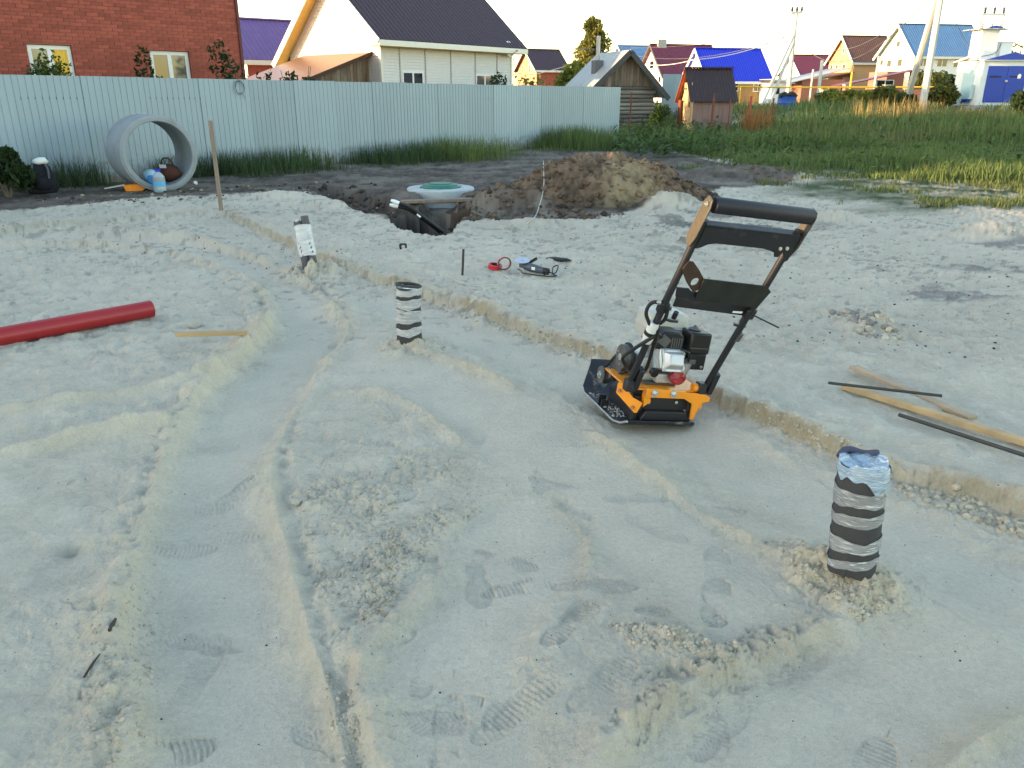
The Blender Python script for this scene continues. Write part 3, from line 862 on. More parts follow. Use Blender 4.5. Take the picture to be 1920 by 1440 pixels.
mb.add([(0, .012, 0), (0, 9, 0), (0, 9, RH), (0, .012, RH), (RL, .012, 0), (RL, 9, 0), (RL, 9, RH), (RL, .012, RH)], [(0, 1, 2, 3), (4, 5, 6, 7), (1, 5, 6, 2)])
rwall = mb.build('wall', M_mortar, red)
bm_ = MB().bb(0, .25, 0, .05, 0, .066)
half_ = MB().bb(0, .12, 0, .05, 0, .066)
bme = bm_.mesh('brick'); bme.materials.append(M_brick_o)
bhalf = half_.mesh('brick'); bhalf.materials.append(M_brick_o)
rest = MB(); shown = []
course = 0
zc = 0.004
while zc + .07 < RH:
    u = -0.13 if course % 2 else 0.0
    while u < RL - 0.05:
        a0 = max(u, 0.0); a1 = min(u + .25, RL)
        if a1 - a0 > 0.05:
            cu, cz = (a0 + a1) / 2, zc + .033
            ok = True
            for w in wr:
                if w[2] - .05 < cz < w[3] + .03:
                    if a0 < w[1] and a1 > w[0]:
                        if a0 >= w[0] and a1 <= w[1]: ok = False
                        elif a0 < w[0]: a1 = w[0]
                        else: a0 = w[1]
            if ok and a1 - a0 > 0.03:
                pw = proj((ro.x + math.cos(RA) * cu, ro.y + math.sin(RA) * cu, cz))
                full = abs(a1 - a0 - .25) < .002
                d_ = RNG.uniform(-.003, .003)
                if full and -5 < pw[0] < 452 and pw[1] > 0 and cz > 1.9 and len(shown) < 300:
                    ob = instance('brick', bme, rwall, (a0, d_, zc)); shown.append(ob)
                else:
                    rest.bb(a0, a1, d_, .05, zc, zc + .066)
        u += .26
    zc += .0765; course += 1
o = rest.build('brick', M_brick, rwall, fix=False); o['kind'] = 'stuff'
M_gl2 = mat('dim_room_glass', (0.10, 0.115, 0.10), 0.12, var=0.5, scale=1.2, spec=.9)
for k, (u0, u1, z0, z1) in enumerate(wr):
    window(red, 'long', u0 + .01, u1 - .01, z0, z1 - .01, 2, depth=0.14, proud=-0.07, fw=0.085, glass=(M_gl2, M_curtain) if k == 0 else (M_glass, M_gl2))
mb = MB(); mb.bb(RL - .03, RL + .04, -.04, .06, 0, RH); mb.build('corner_downpipe', mat('dark_red_metal', (.09, .012, .016), .5), red)
mb = MB(); roof_slab(mb, (-.5, -.5, RH - .1), (RL + .5, -.5, RH - .1), (RL + .5, 4.5, RH + 2.6), (-.5, 4.5, RH + 2.6), .1)
roof_slab(mb, (RL + .5, 9.5, RH - .1), (-.5, 9.5, RH - .1), (-.5, 4.5, RH + 2.61), (RL + .5, 4.5, RH + 2.61), .1)
mb.build('roof', M_burg, red)

# ------------------------------------------------------------------ house with the violet roof
A = corner(463, 42, 3); an = math.radians(36)
gable_house('violet_roof_house', 'brick house with a violet metal roof between the brick house and cream house', A, an, to_px(A, an, 612, 3), 6.0, 3.3, 5.2, M_brick, M_violet, M_white, over=0.3, m_edge=M_trim)
# ------------------------------------------------------------------ cream siding house
wa = math.radians(50); WA = corner(714, 34, 3); WL = to_px(WA, wa, 958, 3.5)
wh = gable_house('siding_house', 'cream siding house with steep dark brown roof behind the fence', WA, wa, WL, 6.0, 3.98, 6.35, M_cream, M_darkroof, M_cream, over=0.55, eave2=3.3, rpos=0.46, m_edge=M_trim, m_soff=M_soffit,
                 wins_gable=((631, 637, 31, 77), (662, 668, 35, 54), (693, 698, 40, 73)), walls=False)
# siding: overlapping boards as real steps, in panels between cover strips
def siding(parent, fn, u0, u1, z0, ztop, m, name='siding_panel', pitch=0.115):
    mb = MB(); z = z0; pts = []
    zmax = max(ztop(u0), ztop(u1), ztop((u0 + u1) / 2))
    while z < zmax - .001:
        z2 = min(z + pitch, zmax)
        pts.append((z, z2)); z = z2
    for z, z2 in pts:
        mb.add([fn(u0, z, -.034), fn(u1, z, -.034), fn(u1, z2, -.004), fn(u0, z2, -.004), fn(u0, z2, -.034), fn(u1, z2, -.034)], [(0, 1, 2, 3), (3, 2, 5, 4)])
    return mb.build(name, m, parent)
cuts = [0.0] + [hit(p, 100, (WA.x, WA.y, 0), wa)[0] for p in (748, 796, 844, 890, 931)] + [WL]
lf = lambda u, z, d: (u, d, z)
gf = lambda u, z, d: (d, u, z)
ww = []
for (a0, a1, b0, b1) in ((753, 793, 133, 175), (891, 925, 139, 178)):
    u0, z1 = hit(a0, b0, (WA.x, WA.y, 0), wa); u1, _ = hit(a1, b0, (WA.x, WA.y, 0), wa)
    ww.append((u0, u1, z1 - 1.2, z1))
for a0, a1 in zip(cuts[:-1], cuts[1:]):
    hole = [w for w in ww if w[0] < a1 and w[1] > a0]
    if not hole:
        siding(wh, lf, a0, a1, 0.3, lambda u: 3.95, M_cream)
    else:
        w = hole[0]; b0, b1 = max(w[0], a0), min(w[1], a1)
        siding(wh, lf, a0, a1, w[3], lambda u: 3.95, M_cream)
        siding(wh, lf, a0, a1, 0.3, lambda u: w[2], M_cream)
        if b0 - a0 > .02: siding(wh, lf, a0, b0, w[2], lambda u: w[3], M_cream)
        if a1 - b1 > .02: siding(wh, lf, b1, a1, w[2], lambda u: w[3], M_cream)
for c in cuts[1:-1]:
    mb = MB(); mb.bb(c - .025, c + .025, -.046, -.004, .3, 3.95); mb.build('cover_strip', mat('strip_grey', (.36, .34, .32), .6), wh)
mb = MB(); mb.bb(-.05, .06, -.045, .06, .3, 3.95); mb.build('corner_strip', M_trim, wh)
mb = MB(); mb.bb(WL - .06, WL + .05, -.045, .06, .3, 3.95); mb.build('corner_strip', M_trim, wh)
mb = MB(); yr = 6.0 * .46; z = 0.3; m_ = 0
while z < 6.3:                                         # gable end boards, stepped in to the roof slope
    z2 = z + .115
    y0 = 0 if z2 < 3.98 else (z2 - 3.98) / (6.35 - 3.98) * yr; y1 = 6.0 if z2 < 3.3 else 6.0 - (z2 - 3.3) / (6.35 - 3.3) * (6 - yr)
    mb.add([gf(y0, z, -.034), gf(y1, z, -.034), gf(y1, z2, -.004), gf(y0, z2, -.004), gf(y0, z2, -.034), gf(y1, z2, -.034)], [(0, 1, 2, 3), (3, 2, 5, 4)])
    z = z2
mb.build('gable_siding', M_cream, wh)
mb = MB(); mb.add([(WL, 0, .3), (WL, 0, 3.98), (WL, yr, 6.35), (WL, 6, 3.3), (WL, 6, .3), (0, 6, .3), (0, 6, 3.3)], [(0, 1, 2, 3, 4), (4, 3, 6, 5)])
mb.bb(0.02, WL - .02, 0.02, 5.98, 0, .3); mb.build('wall', M_cream, wh)
for w in ww: window(wh, 'long', w[0], w[1], w[2], w[3], 2, depth=.12, proud=.04, fw=.07)
# satellite dish
u0, z0 = hit(946, 92, (WA.x, WA.y, 0), wa)
ds = thing('satellite_dish', 'white satellite dish on the right end of the cream house wall', 'satellite dish', flat(WA) + Vector((math.cos(wa) * u0, math.sin(wa) * u0, z0)), wa)
mb = MB(); mb.lathe([(0.0, .06), (.12, .05), (.25, .015), (.34, -.03), (.35, -.02), (.25, .03), (.12, .07), (0, .08)], 24, (0, -.32, 0), rotm(x=math.radians(78)) @ rotm(x=0)); mb.build('dish', M_frame, ds, smooth=40)
mb = MB(); mb.tube([(0, -.02, -.1), (0, -.25, -.05)], .02); mb.tube([(0, -.4, -.28), (.0, -.72, -.12)], .012); mb.box((0, -.74, -.1), (.05, .09, .05)); mb.build('arm', M_darkgrey, ds)
# lean-to shed against its gable
shed = thing('lean_to_shed', 'board lean-to shed with brown sheet roof against the cream house gable', 'shed', flat(WA), wa)
SY = 0.75; SL = 7.5
ez, _ = 0, 0
u1, z1 = hit(697, 95, WA + Vector((-math.sin(wa), math.cos(wa), 0)) * SY, wa)
u2, z2 = hit(580, 143, WA + Vector((-math.sin(wa), math.cos(wa), 0)) * SY, wa)
sl = (z1 - z2) / (u1 - u2); top = lambda u: z1 + sl * (u - u1)
u = -0.05 + u1; k = 0
while u > u1 - SL:
    w = RNG.uniform(.14, .19)
    if top(u - w) < .4: break
    mb = MB(); dd_ = RNG.uniform(-.008, .012)
    mb.add([(u - w + .012, SY + dd_, .2), (u, SY + dd_, .2), (u, SY + dd_, top(u) - .1), (u - w + .012, SY + dd_, top(u - w) - .1), (u - w + .012, SY + .025 + dd_, .2), (u, SY + .025 + dd_, .2), (u, SY + .025 + dd_, top(u) - .1), (u - w + .012, SY + .025 + dd_, top(u - w) - .1)],
           [(0, 1, 2, 3), (7, 6, 5, 4), (0, 4, 5, 1), (1, 5, 6, 2), (2, 6, 7, 3), (3, 7, 4, 0)])
    mb.build('board', M_log, shed); u -= w
mb = MB(); roof_slab(mb, (u1 - SL, SY - .25, top(u1 - SL)), (u1 + .05, SY - .25, top(u1 + .05)), (u1 + .05, 5.0, top(u1 + .05)), (u1 - SL, 5.0, top(u1 - SL)), .05)
mb.build('roof', mat('red_brown_sheet', (0.24, 0.14, 0.10), 0.35, metal=.2, var=.1), shed)
mb = MB(); mb.beam((u1 - SL, SY - .27, top(u1 - SL) - .05), (u1 + .05, SY - .27, top(u1 + .05) - .05), .03, .14); mb.build('fascia', mat('dark_wood', (.06, .03, .02), .8), shed)
mb = MB(); mb.bb(u1 - .06, u1 + .02, SY - .03, SY + .06, .2, top(u1) - .1); mb.build('post', M_log, shed)

# ------------------------------------------------------------------ far houses
A = corner(1006, 100, 3); an = math.radians(25)
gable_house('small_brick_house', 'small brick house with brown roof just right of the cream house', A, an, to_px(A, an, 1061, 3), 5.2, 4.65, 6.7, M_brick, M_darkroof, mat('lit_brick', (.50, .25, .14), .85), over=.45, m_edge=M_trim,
            wins_gable=((979, 983, 122, 138), (991, 995, 121, 138)))
A = corner(1245, 90, 3.3); an = math.radians(17)
gable_house('burgundy_roof_house', 'white house with burgundy roof behind the log bathhouse', A, an, to_px(A, an, 1350, 3), 6.0, 3.75, 6.7, M_white, M_burg, M_white, over=.4, m_edge=M_darkgrey,
            wins_long=((1257, 1270, 143, 160),), wins_gable=((1219, 1226, 114, 129), (1235, 1239, 143, 155)))
mb = MB(); h_ = bpy.data.objects['burgundy_roof_house']; mb.bb(.4, 1.4, 2.6, 3.4, 6.3, 7.3); mb.build('chimney', M_concrete, h_)
A = corner(1328, 75, 2.8); an = math.radians(12)
gable_house('blue_roof_house', 'yellow brick house with a vivid cobalt blue metal roof', A, an, to_px(A, an, 1443, 2.8), 5.4, 2.95, 5.5, M_yellowbrick, M_blue, M_white, over=.3, m_edge=M_frame,
            wins_long=((1368, 1384, 154, 171), (1413, 1429, 155, 172)))
A = corner(1178, 120, 5); an = math.radians(12)
gable_house('pale_blue_roof_house', 'distant house showing only a pale blue roof behind the bathhouse ridge', A, an, 9, 8, 5.6, 8.3, M_white, M_blue2, over=.4)
A = corner(1499, 120, 3); an = math.radians(12)
gable_house('far_cream_house', 'far cream house with burgundy roof left of the ochre house', A, an, to_px(A, an, 1580, 3), 5.5, 4.6, 7.0, M_creamw, M_burg, M_creamw, over=.4, wins_gable=((1484, 1487, 128, 136), (1492, 1495, 128, 136)))
OA = corner(1598, 90, 3.5); an = math.radians(10)
oh = gable_house('ochre_house', 'ochre two-storey house with rusty brown roof at the far right', OA, an, to_px(OA, an, 1672, 3.5), 4.9, 5.1, 7.5, M_orange, M_brownroof, M_orange, over=.35, m_edge=M_trim,
                 wins_gable=((1557, 1561, 121, 134), (1567, 1571, 121, 134), (1580, 1585, 120, 133), (1580, 1583, 91, 102)))
CA = corner(1711, 80, 3.5); an = math.radians(10)
gable_house('cream_house', 'cream house with a dull blue roof left of the transformer kiosk', CA, an, to_px(CA, an, 1838, 3.5), 5.6, 5.3, 7.9, M_white, M_blue2, M_creamw, over=.4, m_edge=M_trim,
            wins_gable=((1651, 1656, 112, 123), (1664, 1671, 112, 126), (1684, 1691, 110, 125), (1682, 1688, 77, 88)), wins_long=((1724, 1738, 108, 125), (1758, 1775, 108, 126), (1789, 1806, 108, 127)))
# porch of the ochre house
pg = thing('porch', 'dark red porch under a sloping roof in front of the ochre house', 'porch', flat(OA), an)
mb = MB(); mb.bb(-3.0, -.05, 4.2, 4.4, .8, 3.3); mb.bb(-2.9, -2.75, .3, .45, .8, 3.2); mb.build('wall', M_redwall, pg)
mb = MB(); mb.bb(-1.2, -.05, -.15, -.02, .8, 3.4); mb.build('side_wall', M_redwall, pg)
mb = MB(); roof_slab(mb, (-3.3, -.4, 3.35), (-.03, -.4, 3.95), (-.03, 4.8, 3.95), (-3.3, 4.8, 3.35), .08); mb.build('roof', M_brownroof, pg)
# carport and garden walls in front of the cream house
B0 = corner(1572, 66, 1.5)
ct = thing('carport', 'low carport with burgundy sheet roof in front of the cream house', 'carport', flat(B0), math.radians(8))
mb = MB(); roof_slab(mb, (-.2, -.6, 2.35), (6.3, -.6, 3.55), (6.3, .9, 3.55), (-.2, .9, 2.35), .07); mb.build('roof', M_burg, ct)
for x in (.1, 2.9, 5.8):
    mb = MB(); mb.bb(x, x + .12, 0, .12, .5, 2.3 + x * .2); mb.build('post', M_darkgrey, ct)
mb = MB(); mb.bb(4.6, 6.1, 1.2, 3.8, .5, 3.4); mb.build('wall', M_redwall, ct)
window(ct, 'long', 3.0, 4.5, 2.0, 2.75, 2, proud=.05, fw=.07)
B1 = corner(1580, 60, 1.2); bw = thing('garden_wall', 'reddish brick garden wall with pillars along the far street', 'wall', flat(B1), math.radians(6))
x = 0
while x < 15:
    mb = MB(); mb.bb(x + .4, x + 3, 0, .12, .6, 2.0); mb.build('wall', M_redwall, bw)
    mb = MB(); mb.bb(x, x + .4, -.1, .25, .6, 2.25); pl = mb.build('pillar', mat('orange_pillar', (.42, .19, .11), .85), bw)
    mb = MB(); mb.bb(x - .04, x + .44, -.14, .29, 2.25, 2.32); mb.build('cap', M_concrete, pl); x += 3
B2 = corner(1500, 85, 1.2); sh = thing('grey_roof_shed', 'long low shed with pale sheet roof beside the far utility pole', 'shed', flat(B2), math.radians(8))
mb = MB(); mb.bb(0, 4.6, 0, 4, .5, 3.1); mb.build('wall', M_redwall, sh)
mb = MB(); roof_slab(mb, (-1.6, -.6, 2.8), (4.9, -.6, 4.25), (4.9, 4.5, 4.25), (-1.6, 4.5, 2.8), .07); mb.build('roof', M_zinc, sh)
B3 = corner(1444, 74, 1.2); ab = thing('white_shed', 'small white flat-roofed shed beside the blue roofed house', 'shed', flat(B3), math.radians(12))
mb = MB(); mb.bb(0, 1.9, 0, 3, .4, 2.6); mb.build('wall', M_white, ab)
mb = MB(); roof_slab(mb, (-.2, -.3, 2.95), (2.1, -.3, 2.6), (2.1, 3.3, 2.6), (-.2, 3.3, 2.95), .06); mb.build('roof', M_zinc, ab)
window(ab, 'long', .45, .8, 1.7, 2.3, 1, proud=.03, fw=.06, m=M_darkgrey)
# unseen shed added on the left, sized to keep the sun off the site
for nm, c, L_, e_, r_ in (('shade_shed', (-18.0, -11.0), 22.2, 2.2, 3.45),):
    gable_house(nm, 'added brick shed out of view to the left, shading the site', c, math.pi / 2, L_, 5.0, e_, r_, M_brick, M_darkroof, over=.3, cat='shed')

# ------------------------------------------------------------------ log bathhouse
ba = math.radians(18); BA = corner(1112, 35.0, 1.5); BW = to_px(BA, ba, 1224, 1.5)
bh = thing('log_bathhouse', 'weathered log bathhouse with board gable and grey sheet roof', 'bathhouse', flat(BA), ba)
pk = hit(1173, 97, BA, ba); el_ = hit(1243, 166, BA, ba)
print('bath', BW, pk, el_)
BP, BE, bpx = pk[1], el_[1] + .35, BW * .52
BE = 1.98
z = 0.1; k = 0
while z < BE - .02:
    h = RNG.uniform(.15, .19); h = min(h, BE - z)
    mb = MB(); e0 = RNG.uniform(-.14, -.05); e1 = RNG.uniform(.05, .14)
    mb.tube([(e0, .08, z + h / 2), (BW + e1, .08, z + h / 2)], h / 2 * 1.02, 8); o = mb.build('log', M_logh, bh, smooth=50)
    z += h
rs = (BP - BE) / bpx
u = -.15
while u < BW + .15:
    w = RNG.uniform(.12, .17)
    t0 = min(BE + (u + .05) * rs * 1.0, BP - (u - bpx) * rs) if True else 0
    hh = lambda x: BE + (x * rs if x < bpx else (BW - x) * (BP - BE) / (BW - bpx))
    z0 = BE - .03 + RNG.uniform(-.04, .02)
    if min(hh(u), hh(u + w)) > z0 + .05:
        mb = MB(); d_ = RNG.uniform(-.02, 0)
        mb.prism([(u, z0), (u + w - .01, z0), (u + w - .01, hh(u + w - .01) - .02), (u, hh(u) - .02)], -.02 + d_, .01 + d_, lf)
        mb.build('board', M_log, bh)
    u += w
mb = MB(); mb.add([(0, .08, 0), (0, 2.7, 0), (0, 2.7, BE), (0, .08, BE), (BW, .08, 0), (BW, 2.7, 0), (BW, 2.7, BE), (BW, .08, BE)], [(0, 1, 2, 3), (5, 4, 7, 6), (1, 5, 6, 2)]); mb.build('wall', M_logh, bh)
ov = .55
zl = BE - .45 * rs; zr = BE - ov * (BP - BE) / (BW - bpx)
mb = MB(); roof_slab(mb, (-.45, 3.0, zl + .06), (-.45, -.4, zl + .06), (bpx, -.4, BP + .06), (bpx, 3.0, BP + .06), .05); mb.build('roof', M_zinc, bh)
mb = MB(); roof_slab(mb, (BW + ov, -.4, zr + .06), (BW + ov, 3.0, zr + .06), (bpx, 3.0, BP + .064), (bpx, -.4, BP + .064), .05); mb.build('roof_slope', M_zinc, bh)
for a, b_ in (((-.45, -.42, zl - .02), (bpx, -.42, BP - .02)), ((BW + ov, -.42, zr - .02), (bpx, -.42, BP - .02))):
    mb = MB(); mb.beam(a, b_, .05, .2); mb.build('barge_board', M_darkgrey, bh)
mb = MB(); mb.bb(bpx - 1.0, bpx - .62, .9, 1.3, BP - 1.05, BP - .3); mb.build('chimney_base', mat('soot_grey', (.14, .14, .15), .8), bh)
mb = MB(); mb.tube([(bpx - .8, 1.1, BP - .4), (bpx - .8, 1.1, BP + .65)], .085, 12); mb.build('chimney_pipe', M_zinc, bh, smooth=40)

# ------------------------------------------------------------------ outhouse
oa = math.radians(9); OB = corner(1297, 32.0, .4); gzo = gz(OB.x, OB.y)
oz = gzo - .05
ot = thing('outhouse', 'plywood outhouse with dark steep roof standing in the weeds', 'outhouse', (OB.x, OB.y, oz), oa)
OL, OW = 1.62, 1.25; M_ply = mat('plywood_front', (0.23, 0.145, 0.13), .8, var=.25, scale=3, stretch=(3, 3, .4)); M_osb = mat('chipboard_side', (0.62, 0.40, 0.20), .8, var=.35, scale=9, bump=.2)
OE = hit(1310, 188, OB, oa)[1] - oz; OR = hit(1325, 130, OB, oa)[1] - oz + .05
xs = [0, .38, .82, 1.2, OL]
for a, b_ in zip(xs[:-1], xs[1:]):
    mb = MB(); mb.bb(a + .004, b_ - .004, 0, .03, 0, OE + .1); mb.build('panel', M_ply, ot)
mb = MB(); mb.add([(0, .03, 0), (0, OW, 0), (0, OW, OE), (0, OW * .5, OR - .1), (0, .03, OE), (OL, .03, 0), (OL, OW, 0), (OL, OW, OE), (OL, OW * .5, OR - .1), (OL, .03, OE)], [(0, 1, 2, 3, 4), (5, 6, 7, 8, 9), (1, 6, 7, 2)]); mb.build('side_wall', M_osb, ot)
mb = MB(); mb.bb(-.03, -.004, .22, 1.0, .1, 1.85); dr = mb.build('door', M_osb, ot)
mb = MB(); mb.bb(-.06, -.03, .3, .36, .95, 1.15); mb.build('handle', M_darkgrey, dr)
mb = MB(); mb.bb(-.05, -.03, .7, 1.05, 1.6, 1.66); mb.build('hinge', M_darkgrey, dr)
M_ond = mat('dark_wavy_sheet', (0.038, 0.024, 0.03), .7, var=.2)
def wavy(x0, x1, p0, p1, n=64, amp=.018):
    """corrugated sheet between two eave/ridge lines (y, z)"""
    mb = MB(); vs = []
    for i in range(n + 1):
        x = x0 + (x1 - x0) * i / n; q = amp * math.sin(i * math.pi * .5)
        for (y, z) in (p0, p1): vs.append((x, y, z + q))
    return mb.add(vs, [(2 * i, 2 * i + 2, 2 * i + 3, 2 * i + 1) for i in range(n)])
o = wavy(-.22, OL + .1, (-.2, OE - .05), (OW / 2, OR)).build('roof', M_ond, ot, fix=False); o.modifiers.new('s', 'SOLIDIFY').thickness = .012
o = wavy(-.22, OL + .1, (OW + .25, OE - .1), (OW / 2, OR + .006)).build('roof_slope', mat('sunlit_wavy_sheet', (.40, .11, .05), .7), ot, fix=False); o.modifiers.new('s', 'SOLIDIFY').thickness = .012  # far slope coloured orange to paint in the sun on its edge
mb = MB(); mb.beam((-.23, OW / 2, OR + .03), (OL + .12, OW / 2, OR + .03), .2, .05); mb.build('ridge_cap', M_ond, ot)
mb = MB(); mb.bb(.15, 1.25, -.35, -.28, 0, .42); mb.bb(.15, 1.25, -.28, -.02, .38, .42); mb.build('step_box', M_log, ot)
mb = MB(); mb.bb(-.12, -.06, OW - .2, OW + .1, 0, OE); mb.build('post', mat('rust_dark', (.16, .05, .025), .8), ot)
# sheet fence scrap and posts around the bathhouse
B4 = corner(1238, 38, .5); sf = thing('fence_panel', 'short blue-grey sheet fence between bathhouse and outhouse', 'fence', (B4.x, B4.y, gz(B4.x, B4.y)), math.radians(10))
for i in range(3):
    o = rib_sheet(.62, 2.0, 2.0, 0, 0).build('sheet', M_fence, sf, fix=False); o.location = (i * .6, 0, 0)
M_rust = mat('rusty_metal', (0.16, 0.055, 0.035), .8, var=.35, scale=12); M_redpaint = mat('red_paint', (.42, .05, .04), .6)
for i, (a, b0, b1, D, m, w, lb) in enumerate(((1183, 173, 255, 29.5, M_rust, .05, 'rusty steel post at the right end of the sheet fence'), (1338, 175, 262, 28.5, M_rust, .06, 'rusty steel post in front of the outhouse'),
                              (1369, 185, 250, 30.5, M_rust, .035, 'thin rusty post at the right side of the outhouse'), (1408, 180, 245, 31, M_redpaint, .06, 'red painted steel post in the dry grass'), (1450, 184, 246, 31.5, M_rust, .06, 'brown steel post right of the red one in the grass'))):
    p = at_D(a, b0, D); g_ = gz(p.x, p.y)
    mb = MB(); mb.tube([(0, 0, -.2), (0, 0, p.z - g_)], w / 1.6, 8); o = mb.build('steel_post', m, smooth=50); o.location = (p.x, p.y, g_); o.rotation_euler = (0, 0.02, 0)
    tag(o, lb, 'post', 'steel posts in the weeds')
# ================================================================== spoil heap, clods and crumbs
def lump_mesh(sub, seed, squash=0.8):
    bm = bmesh.new(); bmesh.ops.create_icosphere(bm, subdivisions=sub, radius=1)
    r = random.Random(seed); off = Vector((r.uniform(0, 50), r.uniform(0, 50), r.uniform(0, 50)))
    from mathutils import noise as mn
    for v_ in bm.verts:
        k = 1 + 0.45 * mn.noise(v_.co * 1.3 + off) + 0.15 * mn.noise(v_.co * 3.1 + off)
        v_.co = Vector((v_.co.x * k, v_.co.y * k, v_.co.z * k * squash))
    vs = np.array([v_.co[:] for v_ in bm.verts], np.float32); fs = np.array([[v_.index for v_ in f_.verts] for f_ in bm.faces], np.int32)
    bm.free(); return vs, fs
LUMP1 = [lump_mesh(1, i) for i in range(6)]; LUMP2 = [lump_mesh(2, i + 20) for i in range(6)]
def fast_mesh(name, V, FC, m, colors=None, smooth=True, k=3):
    me = bpy.data.meshes.new(name)
    me.vertices.add(len(V)); me.vertices.foreach_set('co', V.astype(np.float32).ravel())
    me.loops.add(FC.size); me.loops.foreach_set('vertex_index', FC.astype(np.int32).ravel())
    me.polygons.add(len(FC)); me.polygons.foreach_set('loop_start', np.arange(0, FC.size, k, dtype=np.int32)); me.polygons.foreach_set('loop_total', np.full(len(FC), k, np.int32))
    if smooth: me.polygons.foreach_set('use_smooth', np.ones(len(FC), bool))
    me.update()
    if colors is not None:
        a_ = me.attributes.new('earth', 'FLOAT_COLOR', 'POINT'); c4 = np.ones((len(V), 4), np.float32); c4[:, :3] = colors
        a_.data.foreach_set('color', c4.ravel())
    me.materials.append(m)
    o = bpy.data.objects.new(name, me); col.objects.link(o); return o
def scatter(name, spots, kinds, m, smooth=True):
    """spots: (x, y, z, size, colour)"""
    VV, FF, CC = [], [], []; n = 0
    for (x, y, z, s, c) in spots:
        vs, fs = kinds[RNG.randrange(len(kinds))]
        R_ = np.array(Matrix.Rotation(RNG.uniform(0, 6.28), 3, 'Z') @ Matrix.Rotation(RNG.uniform(-.5, .5), 3, 'X'))
        VV.append((vs * s) @ R_.T + np.array((x, y, z))); FF.append(fs + n); n += len(vs)
        CC.append(np.repeat(np.array(c)[None], len(vs), 0))
    return fast_mesh(name, np.vstack(VV), np.vstack(FF), m, np.vstack(CC), smooth)

HX, HY = at_z(1110, 352, 0.2).x, at_z(1110, 352, 0.2).y
gx, gy = np.meshgrid(np.arange(-2.6, 2.6, .02), np.arange(-1.3, 2.4, .02))
hx = gx.ravel() + HX; hy = gy.ravel() + HY
_sx, _sy = X, Y
X, Y = hx, hy
def heap_h():
    a, _ = mound(1130, 338, 2.3, 1.3, 0.74, 0.10, 0.3); b_, _ = mound(985, 350, 1.4, 0.85, 0.34, 0.25, 0.2); c_, _ = mound(1270, 345, 1.1, 0.7, 0.26, -.1, 0.2); e_, _ = mound(1170, 318, 1.5, .7, .30, .1, .3)
    q = np.maximum(np.maximum(a, b_), c_) + .2 * e_
    return np.where(q > .55, .55 + (q - .55) * .55, q)
hh = heap_h(); nm = fbm(X, Y, 2.6, 4, 2); ns = fbm(X, Y, 14., 4, 1)
body = sstep(.06, .3, hh)
lump = cells(X + .05 * ns, Y, 6.0) + .8 * cells(X, Y + 1.7, 11.) + .5 * cells(X + 9, Y, 22.)
hz = hh - .10 + body * (.06 * lump * np.clip(.8 + 1.3 * nm, .1, 1.3) + .03 * nm + .02 * ns)
base_z = np.array([gz(a, b_) for a, b_ in zip(hx[::7], hy[::7])]); base_z = np.interp(np.arange(len(hx)), np.arange(len(hx))[::7], base_z)
hz = hz + np.where(hh > .02, np.minimum(base_z, .2) * .5, -.3)
hC = np.repeat(np.array((.135, .095, .066))[None], len(X), 0) * (1 + .8 * nm + .7 * ns)[:, None].clip(.35, 1.9)
tq = at_z(1195, 345, .35)
tn = sstep(1.0, .45, np.hypot((X - tq.x) / .62, (Y - tq.y) / 1.4) + .5 * nm)
hC = mixc(hC, (.27, .21, .13), tn * np.clip(.85 + ns, 0, 1))
top_ = sstep(.10, .35, .6 * fbm(X, Y, 1.1, 3, 77) + .45 * sstep(HY - .1, HY + .7, Y) - .18)
top_ = top_ * sstep(.22, .42, hh)
hC = mixc(hC, (.40, .35, .28), top_ * .85)
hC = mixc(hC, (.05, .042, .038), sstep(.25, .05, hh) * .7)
nyh, nxh = gx.shape
ii = (np.arange(nyh - 1)[:, None] * nxh + np.arange(nxh - 1)[None]).ravel()
q4 = np.stack([ii, ii + 1, ii + nxh + 1, ii + nxh], 1); q4 = q4[(hh[q4] > .015).any(1)]
hV = np.stack([X, Y, hz], 1)
hsp = fast_mesh('spoil_heap', hV, q4, gm, np.clip(hC, .01, .9), True, 4)
tag(hsp, 'big heap of crumbling brown and tan earth with a dry sandy crust', 'earth heap')
spots_ = []
pick = RNG.sample(range(len(X)), 14000)
for i in pick:
    if hh[i] > .05 and len(spots_) < 1500:
        low = 1 - min(1, hh[i] / .6)
        s = .010 + .045 * RNG.random() ** 3 * (.6 + .8 * low)
        if top_[i] > .5 and RNG.random() < .8: continue
        k = RNG.uniform(.7, 1.35)
        spots_.append((X[i], Y[i], hz[i] + s * .2, s, tuple(np.clip(hC[i] * k * .85, .02, .4))))
o = scatter('heap_clods', spots_, LUMP1, gm, False); o.parent = hsp; tag(o, 'clods of earth lying on the heap', kind='stuff')
X, Y = _sx, _sy
# clods round the pit, sand crumbs, pebbles
spots_ = []
def region_spots(poly, n, s0, s1, cols_, bury=.3):
    xs = [p[0] for p in poly]; ys = [p[1] for p in poly]; k = 0; t_ = 0
    while k < n and t_ < n * 30:
        t_ += 1
        a, b_ = RNG.uniform(min(xs), max(xs)), RNG.uniform(min(ys), max(ys))
        c = False
        for (x0, y0), (x1, y1) in zip(poly, poly[1:] + poly[:1]):
            if (y0 > b_) != (y1 > b_) and a < (x1 - x0) * (b_ - y0) / (y1 - y0) + x0: c = not c
        if not c: continue
        p = at_z(a, b_); z = gz(p.x, p.y); s = s0 + (s1 - s0) * RNG.random() ** 2.5
        cc = RNG.choice(cols_); f_ = RNG.uniform(.8, 1.2)
        spots_.append((p.x, p.y, z + s * bury, s, tuple(v_ * f_ for v_ in cc))); k += 1
SD, YL, DK, BR = (.50, .443, .352), (.485, .42, .315), (.05, .045, .04), (.12, .08, .055)
